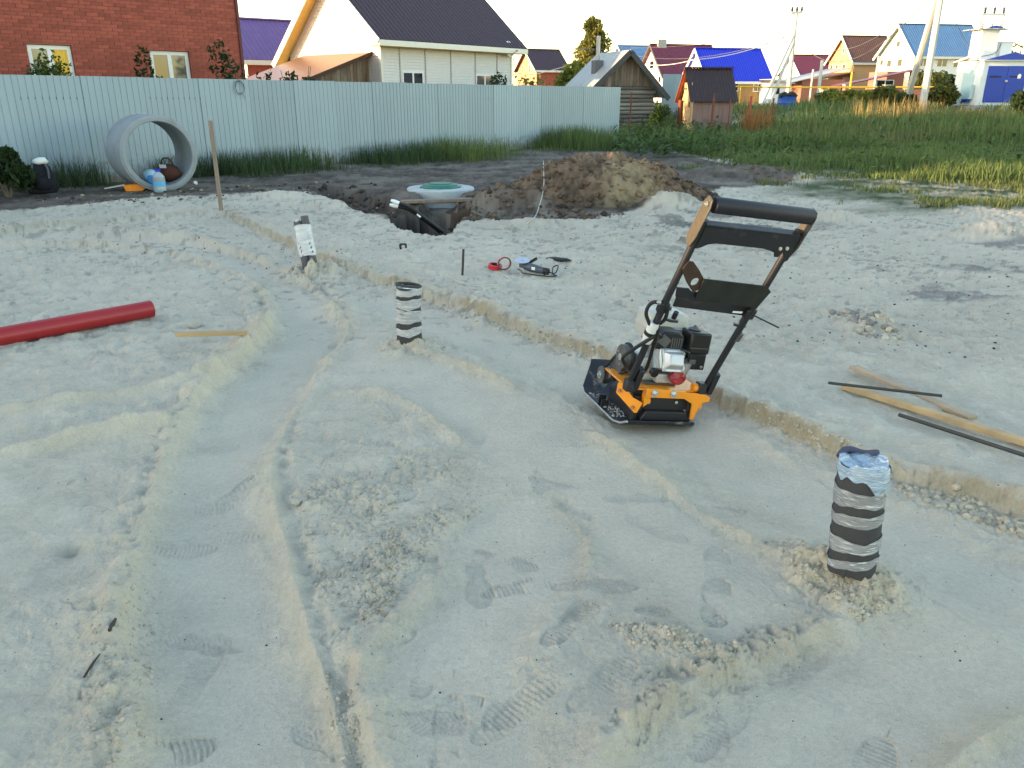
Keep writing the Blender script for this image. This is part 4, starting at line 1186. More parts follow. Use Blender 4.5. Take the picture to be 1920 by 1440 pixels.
region_spots([(860, 384), (1000, 388), (1120, 396), (1180, 398), (1100, 412), (900, 410), (850, 420)], 320, .010, .05, [BR, BR, DK, (.14, .11, .085)])
region_spots([(570, 350), (660, 350), (760, 385), (740, 412), (640, 375)], 200, .015, .06, [BR, DK, DK])
region_spots([(1330, 305), (1500, 325), (1480, 345), (1350, 330)], 120, .012, .045, [BR, (.14, .115, .09)])
region_spots([(0, 380), (400, 350), (700, 340), (740, 380), (560, 366), (200, 385)], 220, .01, .04, [BR, DK, (.3, .26, .2)])
o = scatter('soil_clods', spots_, LUMP1, gm, False); tag(o, 'brown earth clods scattered round the pit and fence foot', 'clods', kind='stuff')
spots_ = []
region_spots([(560, 870), (650, 820), (760, 850), (930, 890), (910, 950), (830, 1000), (760, 1100), (690, 1180), (610, 1150), (560, 1010)], 2600, .0012, .007, [SD])
region_spots([(690, 950), (745, 940), (765, 1080), (720, 1170), (680, 1170)], 500, .002, .008, [YL, (.47, .38, .26)])
region_spots([(1130, 1175), (1390, 1225), (1370, 1255), (1180, 1220)], 260, .003, .011, [SD, (.38, .35, .29)])
region_spots([(1420, 1010), (1500, 1015), (1640, 1080), (1700, 1130), (1620, 1160), (1500, 1100)], 600, .003, .010, [YL, YL, SD])
region_spots([(1540, 1130), (1640, 1140), (1620, 1165), (1560, 1150)], 40, .004, .014, [YL, SD])
region_spots([(1680, 890), (1800, 915), (1930, 965), (1930, 1000), (1790, 950), (1690, 915)], 300, .003, .024, [(.50, .435, .33), (.48, .41, .31)])
region_spots([(1350, 745), (1460, 790), (1600, 845), (1690, 880), (1660, 890), (1450, 800)], 160, .004, .013, [SD])
region_spots([(560, 466), (800, 545), (1000, 615), (1130, 662), (1100, 670), (800, 560)], 260, .005, .015, [SD, (.40,.35,.26)])
region_spots([(1540, 585), (1640, 590), (1700, 640), (1640, 640)], 160, .012, .04, [SD, (.25, .24, .22)])
region_spots([(600, 1240), (660, 1290), (690, 1440), (640, 1440)], 160, .003, .010, [SD, YL])
region_spots([(160, 1200), (280, 1000), (300, 1100), (270, 1440), (160, 1440)], 220, .003, .010, [SD, YL])
region_spots([(700, 640), (840, 640), (830, 670), (720, 668)], 120, .004, .012, [YL])
region_spots([(510, 500), (660, 500), (640, 530), (530, 530)], 120, .006, .016, [YL])
spots_ = [(x, y, z - s_ * .35, s_, c_) for (x, y, z, s_, c_) in spots_]
o = scatter('sand_crumbs', spots_, LUMP1, gm, False); tag(o, 'crumbs and lumps of pale sand along the ridges', 'sand crumbs', kind='stuff')
spots_ = []
region_spots([(0, 420), (1920, 420), (1920, 1440), (0, 1440)], 420, .0012, .004, [DK, (.2, .19, .17), (.3, .29, .27), (.55, .54, .5)], .1)
region_spots([(880, 440), (1500, 400), (1900, 430), (1900, 700), (1100, 600)], 500, .003, .013, [DK, (.1, .09, .08), (.2, .19, .17)], .0)
region_spots([(0, 390), (560, 370), (740, 425), (700, 500), (0, 470)], 260, .003, .012, [DK, (.1, .09, .08)], .0)
o = scatter('pebbles', spots_, LUMP1, gm); tag(o, 'small dark and pale pebbles strewn over the sand', 'pebbles', kind='stuff')

# ================================================================== vegetation
def leaf_mat(name, c, v=.35):
    m = mat(name, c, .6, var=.15, scale=2, island=v, spec=.25)
    nt = m.node_tree; b_ = nt.nodes['Principled BSDF']
    tr = nt.nodes.new('ShaderNodeBsdfTranslucent'); mx = nt.nodes.new('ShaderNodeMixShader'); mx.inputs[0].default_value = .35
    src = b_.inputs['Base Color'].links[0].from_socket
    nt.links.new(src, tr.inputs[0]); nt.links.new(b_.outputs[0], mx.inputs[1]); nt.links.new(tr.outputs[0], mx.inputs[2])
    nt.links.new(mx.outputs[0], nt.nodes['Material Output'].inputs[0]); return m
G_dark = leaf_mat('grass_dark', (.05, .085, .03)); G_mid = leaf_mat('grass_green', (.12, .165, .05)); G_dry = leaf_mat('dry_grass', (.30, .22, .08)); G_short = leaf_mat('short_grass', (.12, .15, .05))
LF_dark = leaf_mat('leaf_dark', (.03, .055, .018)); LF_mid = leaf_mat('leaf_green', (.06, .105, .025)); LF_yel = leaf_mat('leaf_yellow_green', (.17, .18, .03)); LF_olive = leaf_mat('leaf_olive', (.11, .12, .03)); M_bark = mat('bark', (.11, .09, .07), .9)
_g = np.random.default_rng(5)
def blades(name, P_, hgt, wid, m, lean=.35, label=None, cat='grass', wind=0.0):
    n_ = len(P_); a = _g.random(n_) * 6.283; ln = np.abs(_g.normal(0, lean, n_)); h = hgt * (.55 + .7 * _g.random(n_)); w = wid * (.7 + .6 * _g.random(n_))
    fa = a + _g.normal(0, .8, n_) + 1.57
    dx, dy = np.cos(a) * ln * h, np.sin(a) * ln * h + 0
    sx, sy = np.cos(fa) * w / 2, np.sin(fa) * w / 2
    x, y, z = P_[:, 0], P_[:, 1], P_[:, 2] - .01
    V = np.stack([np.stack([x - sx, y - sy, z], 1), np.stack([x + sx, y + sy, z], 1),
                  np.stack([x + dx * .35 + sx * .8, y + dy * .35 + sy * .8, z + h * .55], 1), np.stack([x + dx * .35 - sx * .8, y + dy * .35 - sy * .8, z + h * .55], 1),
                  np.stack([x + dx, y + dy, z + h * np.sqrt(np.clip(1 - (ln * .8) ** 2, .15, 1))], 1)], 1).reshape(-1, 3)
    k = np.arange(n_)[:, None] * 5
    T = np.concatenate([k + np.array([[0, 1, 2]]), k + np.array([[0, 2, 3]]), k + np.array([[3, 2, 4]])], 0)
    o = fast_mesh(name, V, T, m, smooth=False)
    return tag(o, label, cat, kind='stuff')
def lie(xy):
    return np.array([(x, y, gz(x, y)) for x, y in xy])
# along the fence
nrm = np.array((math.sin(FA), -math.cos(FA)))
def fence_grass(s0, s1, n_, d0, d1, h, m, label, nm='fence_grass', w=.012):
    s = s0 + (s1 - s0) * _g.random(n_); dd = d0 + (d1 - d0) * _g.random(n_) ** 1.6
    cl = np.clip(fbm(s, s * 0 + 3.3, .8, 3, 8) * 3.0 + .55, 0.02, 1); keep = _g.random(n_) < cl
    s, dd = s[keep], dd[keep]
    xy = np.stack([F0.x + FU.x * s + nrm[0] * dd, F0.y + FU.y * s + nrm[1] * dd], 1)
    hh_ = h * (.5 + .8 * cl[keep])
    return blades(nm, lie(xy), hh_, w, m, .28, label)
fence_grass(3.6, 9.4, 2400, .05, 1.5, .38, G_dark, 'dark green grass growing along the foot of the fence middle')
fence_grass(9.4, 18.8, 9000, .05, 2.3, .50, G_mid, 'tall lush green grass along the right end of the fence')
fence_grass(-.2, 2.6, 700, .05, .6, .42, G_dark, 'sparse tufts of grass at the fence left of the concrete ring')
fence_grass(2.4, 4.0, 260, .05, .35, .40, G_dark, 'grass blades at the fence behind the concrete ring')
# the field to the right
def wedge(n_, D0, D1, t0, t1, cond):
    D = 1 / (1 / D1 + (1 / D0 - 1 / D1) * _g.random(n_)); tt = t0 + (t1 - t0) * _g.random(n_)
    x = tt * (CP * (D + .565)); keep = cond(x, D)
    return np.stack([x[keep], D[keep]], 1)
def ingrass(x, y, poly):
    c = np.zeros(len(x), bool)
    for a, b_ in zip(poly, np.vstack([poly[1:], poly[:1]])):
        k = (a[1] > y) != (b_[1] > y)
        with np.errstate(divide='ignore', invalid='ignore'):
            c ^= k & (x < (b_[0] - a[0]) * (y - a[1]) / (b_[1] - a[1]) + a[0])
    return c
GP = np.array([tuple(at_z(a, b_))[:2] for a, b_ in ((1130, 268), (1340, 302), (1400, 322), (1560, 332), (1480, 347), (1545, 374), (1600, 389), (1750, 395), (1990, 390), (2600, 410), (2600, 215), (1150, 215))])
GP2 = np.array([tuple(at_z(a, b_))[:2] for a, b_ in ((1130, 266), (1340, 298), (1420, 316), (1600, 322), (1640, 338), (1900, 345), (2600, 360), (2600, 215), (1150, 215))])
xy = wedge(60000, 9.5, 34, .12, .85, lambda x, y: ingrass(x + 2.2 * fbm(x, y, .45, 3, 23), y + 2.6 * fbm(x, y, .5, 3, 24), GP) & (fbm(x, y, 1.1, 3, 19) > .10 - .035 * (y - 10.5))); blades('short_grass', lie(xy), .07 + .004 * xy[:, 1], .006 + .0007 * xy[:, 1], G_short, .5, 'short trodden green grass at the edge of the sand')
xy = wedge(60000, 13, 52, .10, .85, lambda x, y: ingrass(x, y, GP2) | ((y > 30) & (x > 5.5)))
patch = fbm(xy[:, 0], xy[:, 1], .35, 3, 12)
blades('meadow_grass', lie(xy), (.14 + .42 * np.clip(patch * 1.3 + .4, 0, 1)) * (1 + .25 * (xy[:, 1] > 24)), .006 + .0008 * xy[:, 1], G_mid, .38, 'tall green meadow grass filling the field on the right')
xy = wedge(3800, 24, 48, .25, .72, lambda x, y: fbm(x, y, .22, 3, 15) > .06)
blades('seed_grass', lie(xy), .65, .012 + .0003 * xy[:, 1], leaf_mat('seed_grass', (.16, .15, .05)), .25, 'yellowing grass stems with seed heads across the far field')
def clump(px0, px1, py, D, n_, h, m, label, w=.02, spread=.8):
    p0 = corner(px0, D); p1 = corner(px1, D)
    x = p0.x + (p1.x - p0.x) * _g.random(n_); y = D + _g.normal(0, spread, n_)
    return blades('dry_grass', lie(np.stack([x, y], 1)), h, w, m, .22, label)
clump(1600, 1740, 0, 36, 420, .85, G_dry, 'tall golden dry grass lit by the sun beside the kiosk plinth', .03, 1.4)
clump(1392, 1436, 0, 31, 260, .9, leaf_mat('rust_grass', (.32, .15, .05)), 'rust coloured dry grass between the red and brown posts', .02, .4)
clump(1740, 1860, 0, 34, 500, .55, G_dry, 'dry golden grass in front of the kiosk', .025, .8)

def crown(n_, rx, ry, rz, leaf, cz, lumps=7, seed=0, flat_=1.0):
    r = np.random.default_rng(seed)
    cs = r.normal(0, 1, (lumps, 3)); cs /= np.linalg.norm(cs, axis=1)[:, None]; cs *= (.35 + .5 * r.random((lumps, 1)))
    rad = .28 + .3 * r.random(lumps)
    k = r.integers(0, lumps, n_)
    dd = r.normal(0, 1, (n_, 3)); dd /= np.linalg.norm(dd, axis=1)[:, None]
    p = cs[k] + dd * (rad[k] * (.45 + .6 * r.random(n_) ** .5))[:, None]
    p *= np.array((rx, ry, rz)); p[:, 2] += cz
    a = r.normal(0, 1, (n_, 3)); a /= np.linalg.norm(a, axis=1)[:, None]
    b_ = np.cross(a, r.normal(0, 1, (n_, 3))); b_ /= np.linalg.norm(b_, axis=1)[:, None]
    s = leaf * (.6 + .8 * r.random(n_))[:, None]
    V = np.stack([p - a * s, p + b_ * s * .45, p + a * s, p - b_ * s * .45], 1).reshape(-1, 3)
    return V, (np.arange(n_)[:, None] * 4 + np.array([[0, 1, 2, 3]]))
def bush(name, label, pos, rx, ry, h, leaf, n_, m, cat='bush', group=None, seed=0, lumps=9, trunk=.03, ground_gap=.1, rot=0):
    t_ = thing(name, label, cat, pos, rot, group)
    V, Fq = crown(n_, rx, ry, h * .5, leaf, h * (.5 + ground_gap), lumps, seed)
    V[:, 2] = np.maximum(V[:, 2], .02)
    o = fast_mesh('foliage' if cat != 'tree' else 'crown', V, Fq, m, smooth=False, k=4); o.parent = t_
    r = random.Random(seed); mb = MB()
    for i in range(5):
        a = r.uniform(0, 6.28); q = r.uniform(.2, .8)
        mb.tube([(0, 0, -.1), (math.cos(a) * rx * q * .4, math.sin(a) * ry * q * .4, h * .4), (math.cos(a) * rx * q, math.sin(a) * ry * q, h * r.uniform(.6, .95))], [trunk, trunk * .7, trunk * .25], 6)
    o = mb.build('stems' if cat != 'tree' else 'trunk', M_bark, t_, smooth=50); o['kind'] = 'stuff'
    return t_
def at_top(px, ytop, D):
    p = at_D(px, ytop, D); g_ = gz(p.x, p.y); return (p.x, p.y, g_), p.z - g_
def bush_px(label, px, ytop, D, wpx, leaf, n_, m, seed, name='bush', cat='bush', **k):
    n_ = int(n_ * 2.6); leaf *= 1.15
    (x, y, g_), h = at_top(px, ytop, D); rx = wpx / F * D * .94 / 2 * 1.25
    return bush(name, label, (x, y, g_), rx, rx * .9, h / 1.08, leaf, n_, m, cat, seed=seed, **k)
bush_px('dark green bush at the left edge in front of the fence', -4, 272, 13.2, 80, .06, 900, LF_dark, 1)
bush_px('dark bush in front of the yellow curtained brick house window', 95, 102, 18.6, 70, .05, 500, LF_mid, 2)
bush_px('dark leafy bush left of the second brick house window', 265, 95, 20.0, 62, .055, 600, LF_dark, 3)
bush_px('open leafy sapling at the right corner of the brick house', 420, 92, 21.2, 66, .055, 420, LF_dark, 4)
bush_px('young apple tree in front of the lean-to shed roof', 552, 97, 25, 80, .07, 480, LF_dark, 5, name='fruit_tree', cat='tree')
bush_px('thin sapling above the fence left of the apple tree', 500, 122, 24, 30, .06, 110, LF_dark, 6)
bush_px('leafy shrub above the fence at the right end of the cream house', 940, 112, 29, 48, .07, 420, LF_dark, 7)
bush_px('low green shrub row above the fence below the small brick house', 1005, 138, 33, 70, .08, 420, LF_mid, 8)
bush_px('sunlit yellow-green bush above the fence left of the bathhouse', 1072, 118, 44, 84, .12, 900, LF_yel, 9)
bush_px('shrub with pale blossom at the left eave of the bathhouse', 1095, 140, 32, 46, .06, 260, leaf_mat('pale_blossom', (.45, .48, .42)), 10)
bush_px('yellow-green bush behind the outhouse', 1272, 150, 48, 46, .12, 350, LF_yel, 11)
bush_px('weedy shrub beside the blue sheet scrap', 1238, 190, 33, 30, .06, 260, LF_mid, 12)
# tall tree
(x, y, g_), h = at_top(1112, 47, 85)
tt = thing('tall_tree', 'tall sunlit tree rising behind the bathhouse chimney', 'tree', (x, y, g_), 0)
VV = []; FF = []; n0 = 0
for i in range(9):
    f_ = i / 8; rr = 2.7 * (1 - .7 * f_ ** 1.6) * (.75 if i == 0 else 1)
    V, Fq = crown(800, rr, rr, 1.25, .22, h * (.28 + .66 * f_), 8, 100 + i); VV.append(V); FF.append(Fq + n0); n0 += len(V)
o = fast_mesh('crown', np.vstack(VV), np.vstack(FF), leaf_mat('leaf_golden', (.15, .15, .035)), smooth=False, k=4); o.parent = tt
mb = MB(); mb.tube([(0, 0, -.2), (.05, 0, h * .4), (0, .05, h * .95)], [.2, .12, .02], 8)
for i in range(12):
    a = i * 2.4; z0 = h * (.25 + .05 * i); mb.tube([(0, 0, z0), (math.cos(a) * 1.3 * (1 - i / 16), math.sin(a) * 1.3 * (1 - i / 16), z0 + .8)], [.05, .012], 5)
mb.build('trunk', M_bark, tt, smooth=50)
(x, y, g_), h = at_top(955, 120, 130); bush('bush', 'far dark tree between the cream house and small brick house', (x, y, g_), 1.6, 1.6, h, .3, 260, LF_dark, 'tree', seed=31)
# street side shrubs on the right
for i, (px, yt, D, w, m, lb) in enumerate(((1590, 166, 45, 60, LF_yel, 'bright green shrub left of the double pole beside the gas pipe'), (1640, 168, 46, 60, LF_yel, 'sunlit shrub in the middle of the far shrub row'), (1672, 160, 44, 46, LF_olive, 'shrub touching the left strut of the double pole'),
                                (1705, 178, 42, 50, LF_dark, 'dark shrub between the feet of the double pole'), (1745, 128, 62, 66, LF_olive, 'round garden tree behind the double pole'), (1790, 124, 64, 56, LF_dark, 'dark garden tree under the cream house windows'),
                                (1775, 150, 42, 46, LF_olive, 'olive shrub at the left side of the kiosk plinth'), (1555, 172, 46, 40, LF_olive, 'low shrub right of the blue barrel'), (1925, 160, 37, 40, LF_dark, 'dark shrub at the right edge beside the kiosk'),
                                (1910, 95, 60, 60, LF_yel, 'yellowish tree at the right edge behind the kiosk'), (1365, 178, 46, 26, LF_dark, 'dark weeds right behind the outhouse roof'))):
    bush_px(lb, px, yt, D, w, .10 + .0006 * D, 520, m, 40 + i, group='shrubs along the far street')
# broad-leaved weeds between heap and bathhouse
def weed_leaves(name, label, poly, n_, size, m):
    VV, FF = [], []; k = 0
    xs = [p[0] for p in poly]; ys = [p[1] for p in poly]
    base = []
    while k < n_:
        a, b_ = RNG.uniform(min(xs), max(xs)), RNG.uniform(min(ys), max(ys))
        p = at_z(a, b_, .05); z = gz(p.x, p.y); h = RNG.uniform(.08, .55); s = size * RNG.uniform(.6, 1.4)
        th = RNG.uniform(0, 6.28); tl = RNG.uniform(-.1, .9)
        R_ = Matrix.Rotation(th, 3, 'Z') @ Matrix.Rotation(tl, 3, 'Y')
        for q in ((-1, 0, -.05), (-.4, -.5, 0), (.5, -.42, .03), (1, 0, -.12), (.5, .42, .03), (-.4, .5, 0)):
            VV.append(tuple(R_ @ (Vector(q) * s) + Vector((p.x, p.y, z + h))))
        FF.append([6 * k + j for j in range(6)]); k += 1
    return tag(fast_mesh(name, np.array(VV), np.array(FF), m, smooth=False, k=6), label, 'weeds', kind='stuff')
weed_leaves('broad_weeds', 'dark broad-leaved weeds behind the heap at the end of the fence', [(1150, 240), (1345, 250), (1350, 296), (1180, 282)], 1500, .09, LF_mid)
weed_leaves('broad_weeds', 'green broad-leaved weeds in front of the bathhouse', [(1195, 232), (1275, 232), (1275, 250), (1195, 250)], 350, .10, LF_mid)
weed_leaves('broad_weeds', 'scattered broad-leaved weeds in the meadow right of the outhouse', [(1340, 240), (1920, 240), (1920, 330), (1500, 310)], 900, .07, LF_mid)
# ================================================================== street side: poles, kiosk, pipes, wires
M_pole = mat('concrete_pole', (0.50, 0.49, 0.46), .85, var=.12, scale=3)
M_steel = mat('galvanised_steel', (.42, .43, .43), .45, metal=.6, var=.1); M_wire = mat('power_cable', (.09, .09, .095), .6); M_black = mat('black_rubber', (.012, .012, .013), .6, var=.2); M_ins = mat('insulator_brown', (.07, .06, .06), .3)
M_yellow = mat('yellow_gas_pipe', (.70, .43, .03), .5); M_bluepaint = mat('blue_door_paint', (.008, .045, .36), .4, var=.06); M_kwhite = mat('white_painted_steel', (.74, .75, .75), .45, var=.05); M_pblue = mat('pale_blue_steel', (.45, .60, .62), .45, var=.05)
def pole_between(mb, p0, p1, r0, r1, n=10): mb.tube([p0, p1], [r0, r1], n)
def seen(px, py, D, base): return at_D(px, py, D) - Vector(base)
# double pole by the kiosk
pb = at_D(1727, 214, 39); pt = at_D(1765, -10, 39); pb.z = gz(pb.x, pb.y)
dp = thing('utility_pole', 'tall concrete utility pole with leaning strut left of the kiosk', 'utility pole', pb)
tp = (pt - pb) * 1.35
mb = MB(); mb.tube([(0, 0, -.3), tuple(tp)], [.17, .13], 8); mb.build('pole', M_pole, dp, smooth=30)
sb = at_D(1697, 182, 43); sb.z = gz(sb.x, sb.y)
st = at_D(1757, -4, 39.3) - pb
mb = MB(); mb.tube([tuple(sb - pb - Vector((0, 0, .3))), tuple((sb - pb) + (st - (sb - pb)) * 1.3)], [.16, .13], 8); mb.build('strut', M_pole, dp, smooth=30)
for i, (f_, w) in enumerate(((.99, 1.6), (.9, 1.2))):
    mb = MB(); mb.beam(tp * f_ + Vector((-w / 2, -.1, 0)), tp * f_ + Vector((w / 2, .1, 0)), .08); mb.build('cross_arm', M_steel, dp)
# far pole with two struts and a cross arm
qb = at_D(1478, 172, 58); qt = at_D(1493, 26, 58); qb.z = gz(qb.x, qb.y)
fp = thing('utility_pole', 'far concrete utility pole with two struts and a crossbar on top', 'utility pole', qb)
mb = MB(); mb.tube([(0, 0, -.3), tuple(qt - qb)], [.17, .13], 8); mb.build('pole', M_pole, fp, smooth=30)
for (a, b_, c, e_) in ((1424, 197, 1489, 66), (1440, 195, 1489, 78)):
    s0 = at_D(a, b_, 52); s1 = at_D(c, e_, 57.8); s0.z = gz(s0.x, s0.y) - .2
    mb = MB(); mb.tube([tuple(s0 - qb), tuple(s1 - qb)], [.11, .09], 8); mb.build('strut', M_pole, fp, smooth=30)
mb = MB(); mb.beam(seen(1484, 25, 58, qb), seen(1504, 23, 58, qb), .16); mb.build('cross_arm', M_steel, fp)
for px in (1485, 1494, 1503):
    q = seen(px, 22, 58, qb); mb = MB(); mb.lathe([(.05, 0), (.11, .05), (.06, .1), (.11, .15), (.06, .2), (.09, .26), (.03, .3)], 10, q); mb.build('insulator', M_ins, fp, smooth=40)
mb = MB(); mb.beam(at_D(1437, 196, 51.5) - qb, at_D(1441, 187, 51.7) - qb, .3, .2); mb.build('footing', M_pole, fp)
# slim poles of the far street
for i, (a, b0, b1, D, r, lb) in enumerate(((1542, 113, 165, 80, .16, 'pale pole in front of the far burgundy roof'), (1124, 76, 118, 95, .18, 'wooden power pole in front of the tall tree'), (1525, 130, 172, 60, .07, 'thin bracing pole of the small frame by the pale shed'), (1648, 105, 172, 55, .07, 'thin grey pipe mast at the corner of the cream house'), (1598, 135, 185, 50, .06, 'yellow gas riser in front of the ochre house porch'))):
    p = at_D(a, b0, D); g_ = gz(p.x, p.y); mb = MB(); mb.tube([(0, 0, -.2), (0, 0, p.z - g_)], r, 8); o = mb.build('pole', M_yellow if 'gas' in lb else M_pole, smooth=30); o.location = (p.x, p.y, g_)
    tag(o, lb, 'pole')
# transformer kiosk
ka = math.radians(5); K0 = at_D(1829, 198, 41); kz = K0.z; kh = at_D(1846, 113, 41).z - kz
ko = thing('transformer_kiosk', 'white transformer kiosk with cobalt blue doors on concrete blocks', 'transformer kiosk', K0, ka)
KL, KW = 2.6, 2.0
g_ = gz(K0.x, K0.y) - kz
mb = MB(); mb.bb(0, KL, 0, KW, 0, kh); mb.build('cabinet', M_kwhite, ko, bevel=.01)
mb = MB(); mb.bb(.30, 1.29, -.03, -.004, .14, kh - .25); d1 = mb.build('door', M_bluepaint, ko)
mb = MB(); mb.bb(1.31, 2.3, -.03, -.004, .14, kh - .25); d2 = mb.build('door', M_bluepaint, ko)
for pr_, x0 in ((d1, .42), (d2, 1.45)):
    mb = MB(); mb.bb(x0, x0 + .6, -.034, -.031, 1.28, 1.36); mb.build('lettering', mat('dark_lettering', (.01, .015, .05), .6), pr_)
mb = MB(); mb.prism([(1.86, 1.24), (2.02, 1.24), (2.04, 1.4), (1.94, 1.46), (1.85, 1.38)], -.036, -.031, lf); mb.build('sticker', M_frame, d2)
mb = MB(); mb.bb(1.24, 1.36, -.07, -.03, 1.08, 1.17); mb.build('lock', M_steel, d1)
for x in (.04, KL - .04):
    mb = MB(); mb.bb(x - .04, x + .04, -.02, -.001, .02, kh - .02); mb.build('corner_strip', M_kwhite, ko)
mb = MB(); mb.prism([(.5, .15), (1.35, .15), (1.35, kh - .42), (.5, kh - .42)], -.03, -.003, gf); sp = mb.build('side_panel', M_pblue, ko)
mb = MB(); mb.bb(-.22, -.035, .28, .62, .3, .95); mb.build('meter_box', M_pblue, ko, bevel=.008)
mb = MB(); mb.bb(-.2, -.05, .45, .9, .14, .3); mb.build('meter_box', M_bluepaint, ko)
mb = MB(); roof_slab(mb, (-.15, -.15, kh + .01), (KL + .15, -.15, kh + .01), (KL + .15, KW / 2, kh + .22), (-.15, KW / 2, kh + .22), .05); mb.build('roof', M_kwhite, ko)
mb = MB(); roof_slab(mb, (KL + .15, KW + .15, kh + .01), (-.15, KW + .15, kh + .01), (-.15, KW / 2, kh + .224), (KL + .15, KW / 2, kh + .224), .05); mb.build('roof_slope', M_kwhite, ko)
mb = MB(); mb.prism([(-.05, kh + .02), (KL + .2, kh + .02), (KL / 2 + .1, kh + .36)], -.2, -.16, lf); mb.build('pediment', M_bluepaint, ko)
for x0, x1 in ((-.25, .9), (1.0, 2.0)):
    mb = MB(); mb.bb(x0, x1, -.15, KW + .1, g_ - .3, -.02); mb.build('plinth_block', M_concrete, ko, bevel=.02)
tx0 = hit(1836, 107, K0 + Vector((0, .9, 0)), ka)
x0, x1 = .12, 1.02
th_ = at_D(1845, 56, 41.9).z - kz
mb = MB(); mb.bb(x0, x1, .7, 1.5, kh + .05, th_); mb.build('tower', M_kwhite, ko, bevel=.01)
mb = MB(); mb.bb(x0 - .35, x1 + .45, .45, 1.75, th_, th_ + .04); mb.build('tower_roof', M_zinc, ko)
mb = MB(); mb.prism([(x0 - .05, th_ + .045), (x1 + .1, th_ + .045), (x0 + .45, th_ + .18)], .42, .46, lf); mb.build('tower_pediment', M_bluepaint, ko)
it = at_D(1860, 27, 41.9).z - kz
for xx in (x0 - .08, x1 + .12):
    mb = MB(); mb.beam((xx, .8, th_ + .04), (xx, .8, it), .05); mb.beam((xx + .1, 1.2, th_ + .04), (xx, .8, th_ + .5), .03); mb.build('insulator_post', M_steel, ko)
mb = MB(); mb.beam((x0 - .1, .8, it), (x1 + .14, .8, it), .07); mb.build('insulator_beam', M_steel, ko)
for xx in (x0 + .0, x0 + .48, x1 + .05):
    mb = MB(); mb.lathe([(.03, 0), (.07, .05), (.035, .09), (.07, .13), (.035, .17), (.07, .21), (.03, .28)], 10, (xx, .8, it + .04)); mb.build('insulator', M_ins, ko, smooth=40)
    mb = MB(); mb.lathe([(.02, 0), (.06, .04), (.03, .08), (.06, .12), (.03, .16), (.05, .2), (.02, .25)], 10, (xx + .12, .95, th_ + .04)); mb.build('insulator', M_steel, ko, smooth=40)
    mb = MB(); mb.tube([(xx, .8, it + .3), (xx + .1, .85, it + .1), (xx + .12, .95, th_ + .3)], .008, 5); mb.build('lead', M_wire, ko)
mb = MB(); mb.bb(1.35, 1.95, .9, 1.45, kh + .05, kh + .85); mb.bb(1.25, 2.05, .8, 1.55, kh + .85, kh + .9); mb.build('outlet_box', M_kwhite, ko)
mb = MB(); mb.tube([(-.02, .6, kh + .1), (-.02, .6, kh + .55)], .07, 10); mb.build('vent_pipe', M_kwhite, ko, smooth=40)
for k_, pts in enumerate((((.2, .55, kh + .2), (.9, .6, kh + .35), (1.3, .85, kh + .8)), ((2.0, .85, kh + .8), (2.3, .5, kh + .5), (2.4, .4, kh + .2)), ((2.0, .95, kh + .85), (2.5, .6, kh + .5), (2.6, .4, kh + .1)))):
    mb = MB(); mb.tube([tuple(p_) for p_ in spline(pts, 6)], .018, 6); mb.build('cable', M_wire, ko, smooth=60)
# gas pipe on posts
gp0 = at_D(1260, 160, 47); gp1 = at_D(1470, 164, 50); gp2 = at_D(1830, 163, 48)
gp = thing('gas_pipe', 'yellow overhead gas pipe on thin posts along the far street', 'pipe', (gp0.x, gp0.y, 0))
o0 = Vector((gp0.x, gp0.y, 0))
mb = MB(); mb.tube([tuple(p_ - o0) for p_ in (gp0, gp1, gp2)], .045, 8); mb.build('pipe', M_yellow, gp, smooth=40)
for f_ in (0.05, .3, .52, .62, .72, .82, .92):
    p_ = gp0 + (gp1 - gp0) * (f_ / .5) if f_ < .5 else gp1 + (gp2 - gp1) * ((f_ - .5) / .5)
    mb = MB(); mb.tube([(p_.x - o0.x, p_.y - o0.y, gz(p_.x, p_.y) - .2), (p_.x - o0.x, p_.y - o0.y, p_.z)], .03, 6); mb.build('post', M_yellow, gp)
gb = at_D(1553, 170, 50); gbz = gz(gb.x, gb.y); cab = thing('gas_cabinet', 'beige gas regulator cabinet under the yellow pipe', 'cabinet', (gb.x, gb.y, gbz))
mb = MB(); mb.bb(-.45, .45, -.25, .25, .35, gb.z - gbz + .1); mb.build('body', mat('beige_steel', (.55, .50, .38), .6), cab, bevel=.01)
mb = MB(); mb.bb(-.5, .5, -.3, .3, gb.z - gbz + .105, gb.z - gbz + .16); mb.build('top', M_yellow, cab)
for x in (-.4, .4):
    mb = MB(); mb.bb(x - .03, x + .03, -.2, -.14, -.2, .35); mb.build('leg', M_yellow, cab)
# blue barrel with black bags
bq = at_D(1474, 200, 44); bqz = gz(bq.x, bq.y)
br = thing('blue_barrel', 'blue plastic barrel overflowing with black bags in the grass', 'barrel', (bq.x, bq.y, bqz))
bh_ = at_D(1474, 181, 44).z - bqz
mb = MB(); mb.lathe([(.38, 0), (.46, .1), (.47, bh_ * .5), (.48, bh_ * .52), (.46, bh_ * .9), (.5, bh_), (.46, bh_), (.44, bh_ - .1), (0, bh_ - .1)], 24); mb.build('body', mat('blue_plastic', (.03, .10, .42), .4), br, smooth=40)
for i in range(5):
    vs, fs = LUMP2[i]; o = fast_mesh('bag', vs * .22 + np.array((RNG.uniform(-.35, .35), RNG.uniform(-.2, .2), bh_ + .05)), fs, M_black); o.parent = br
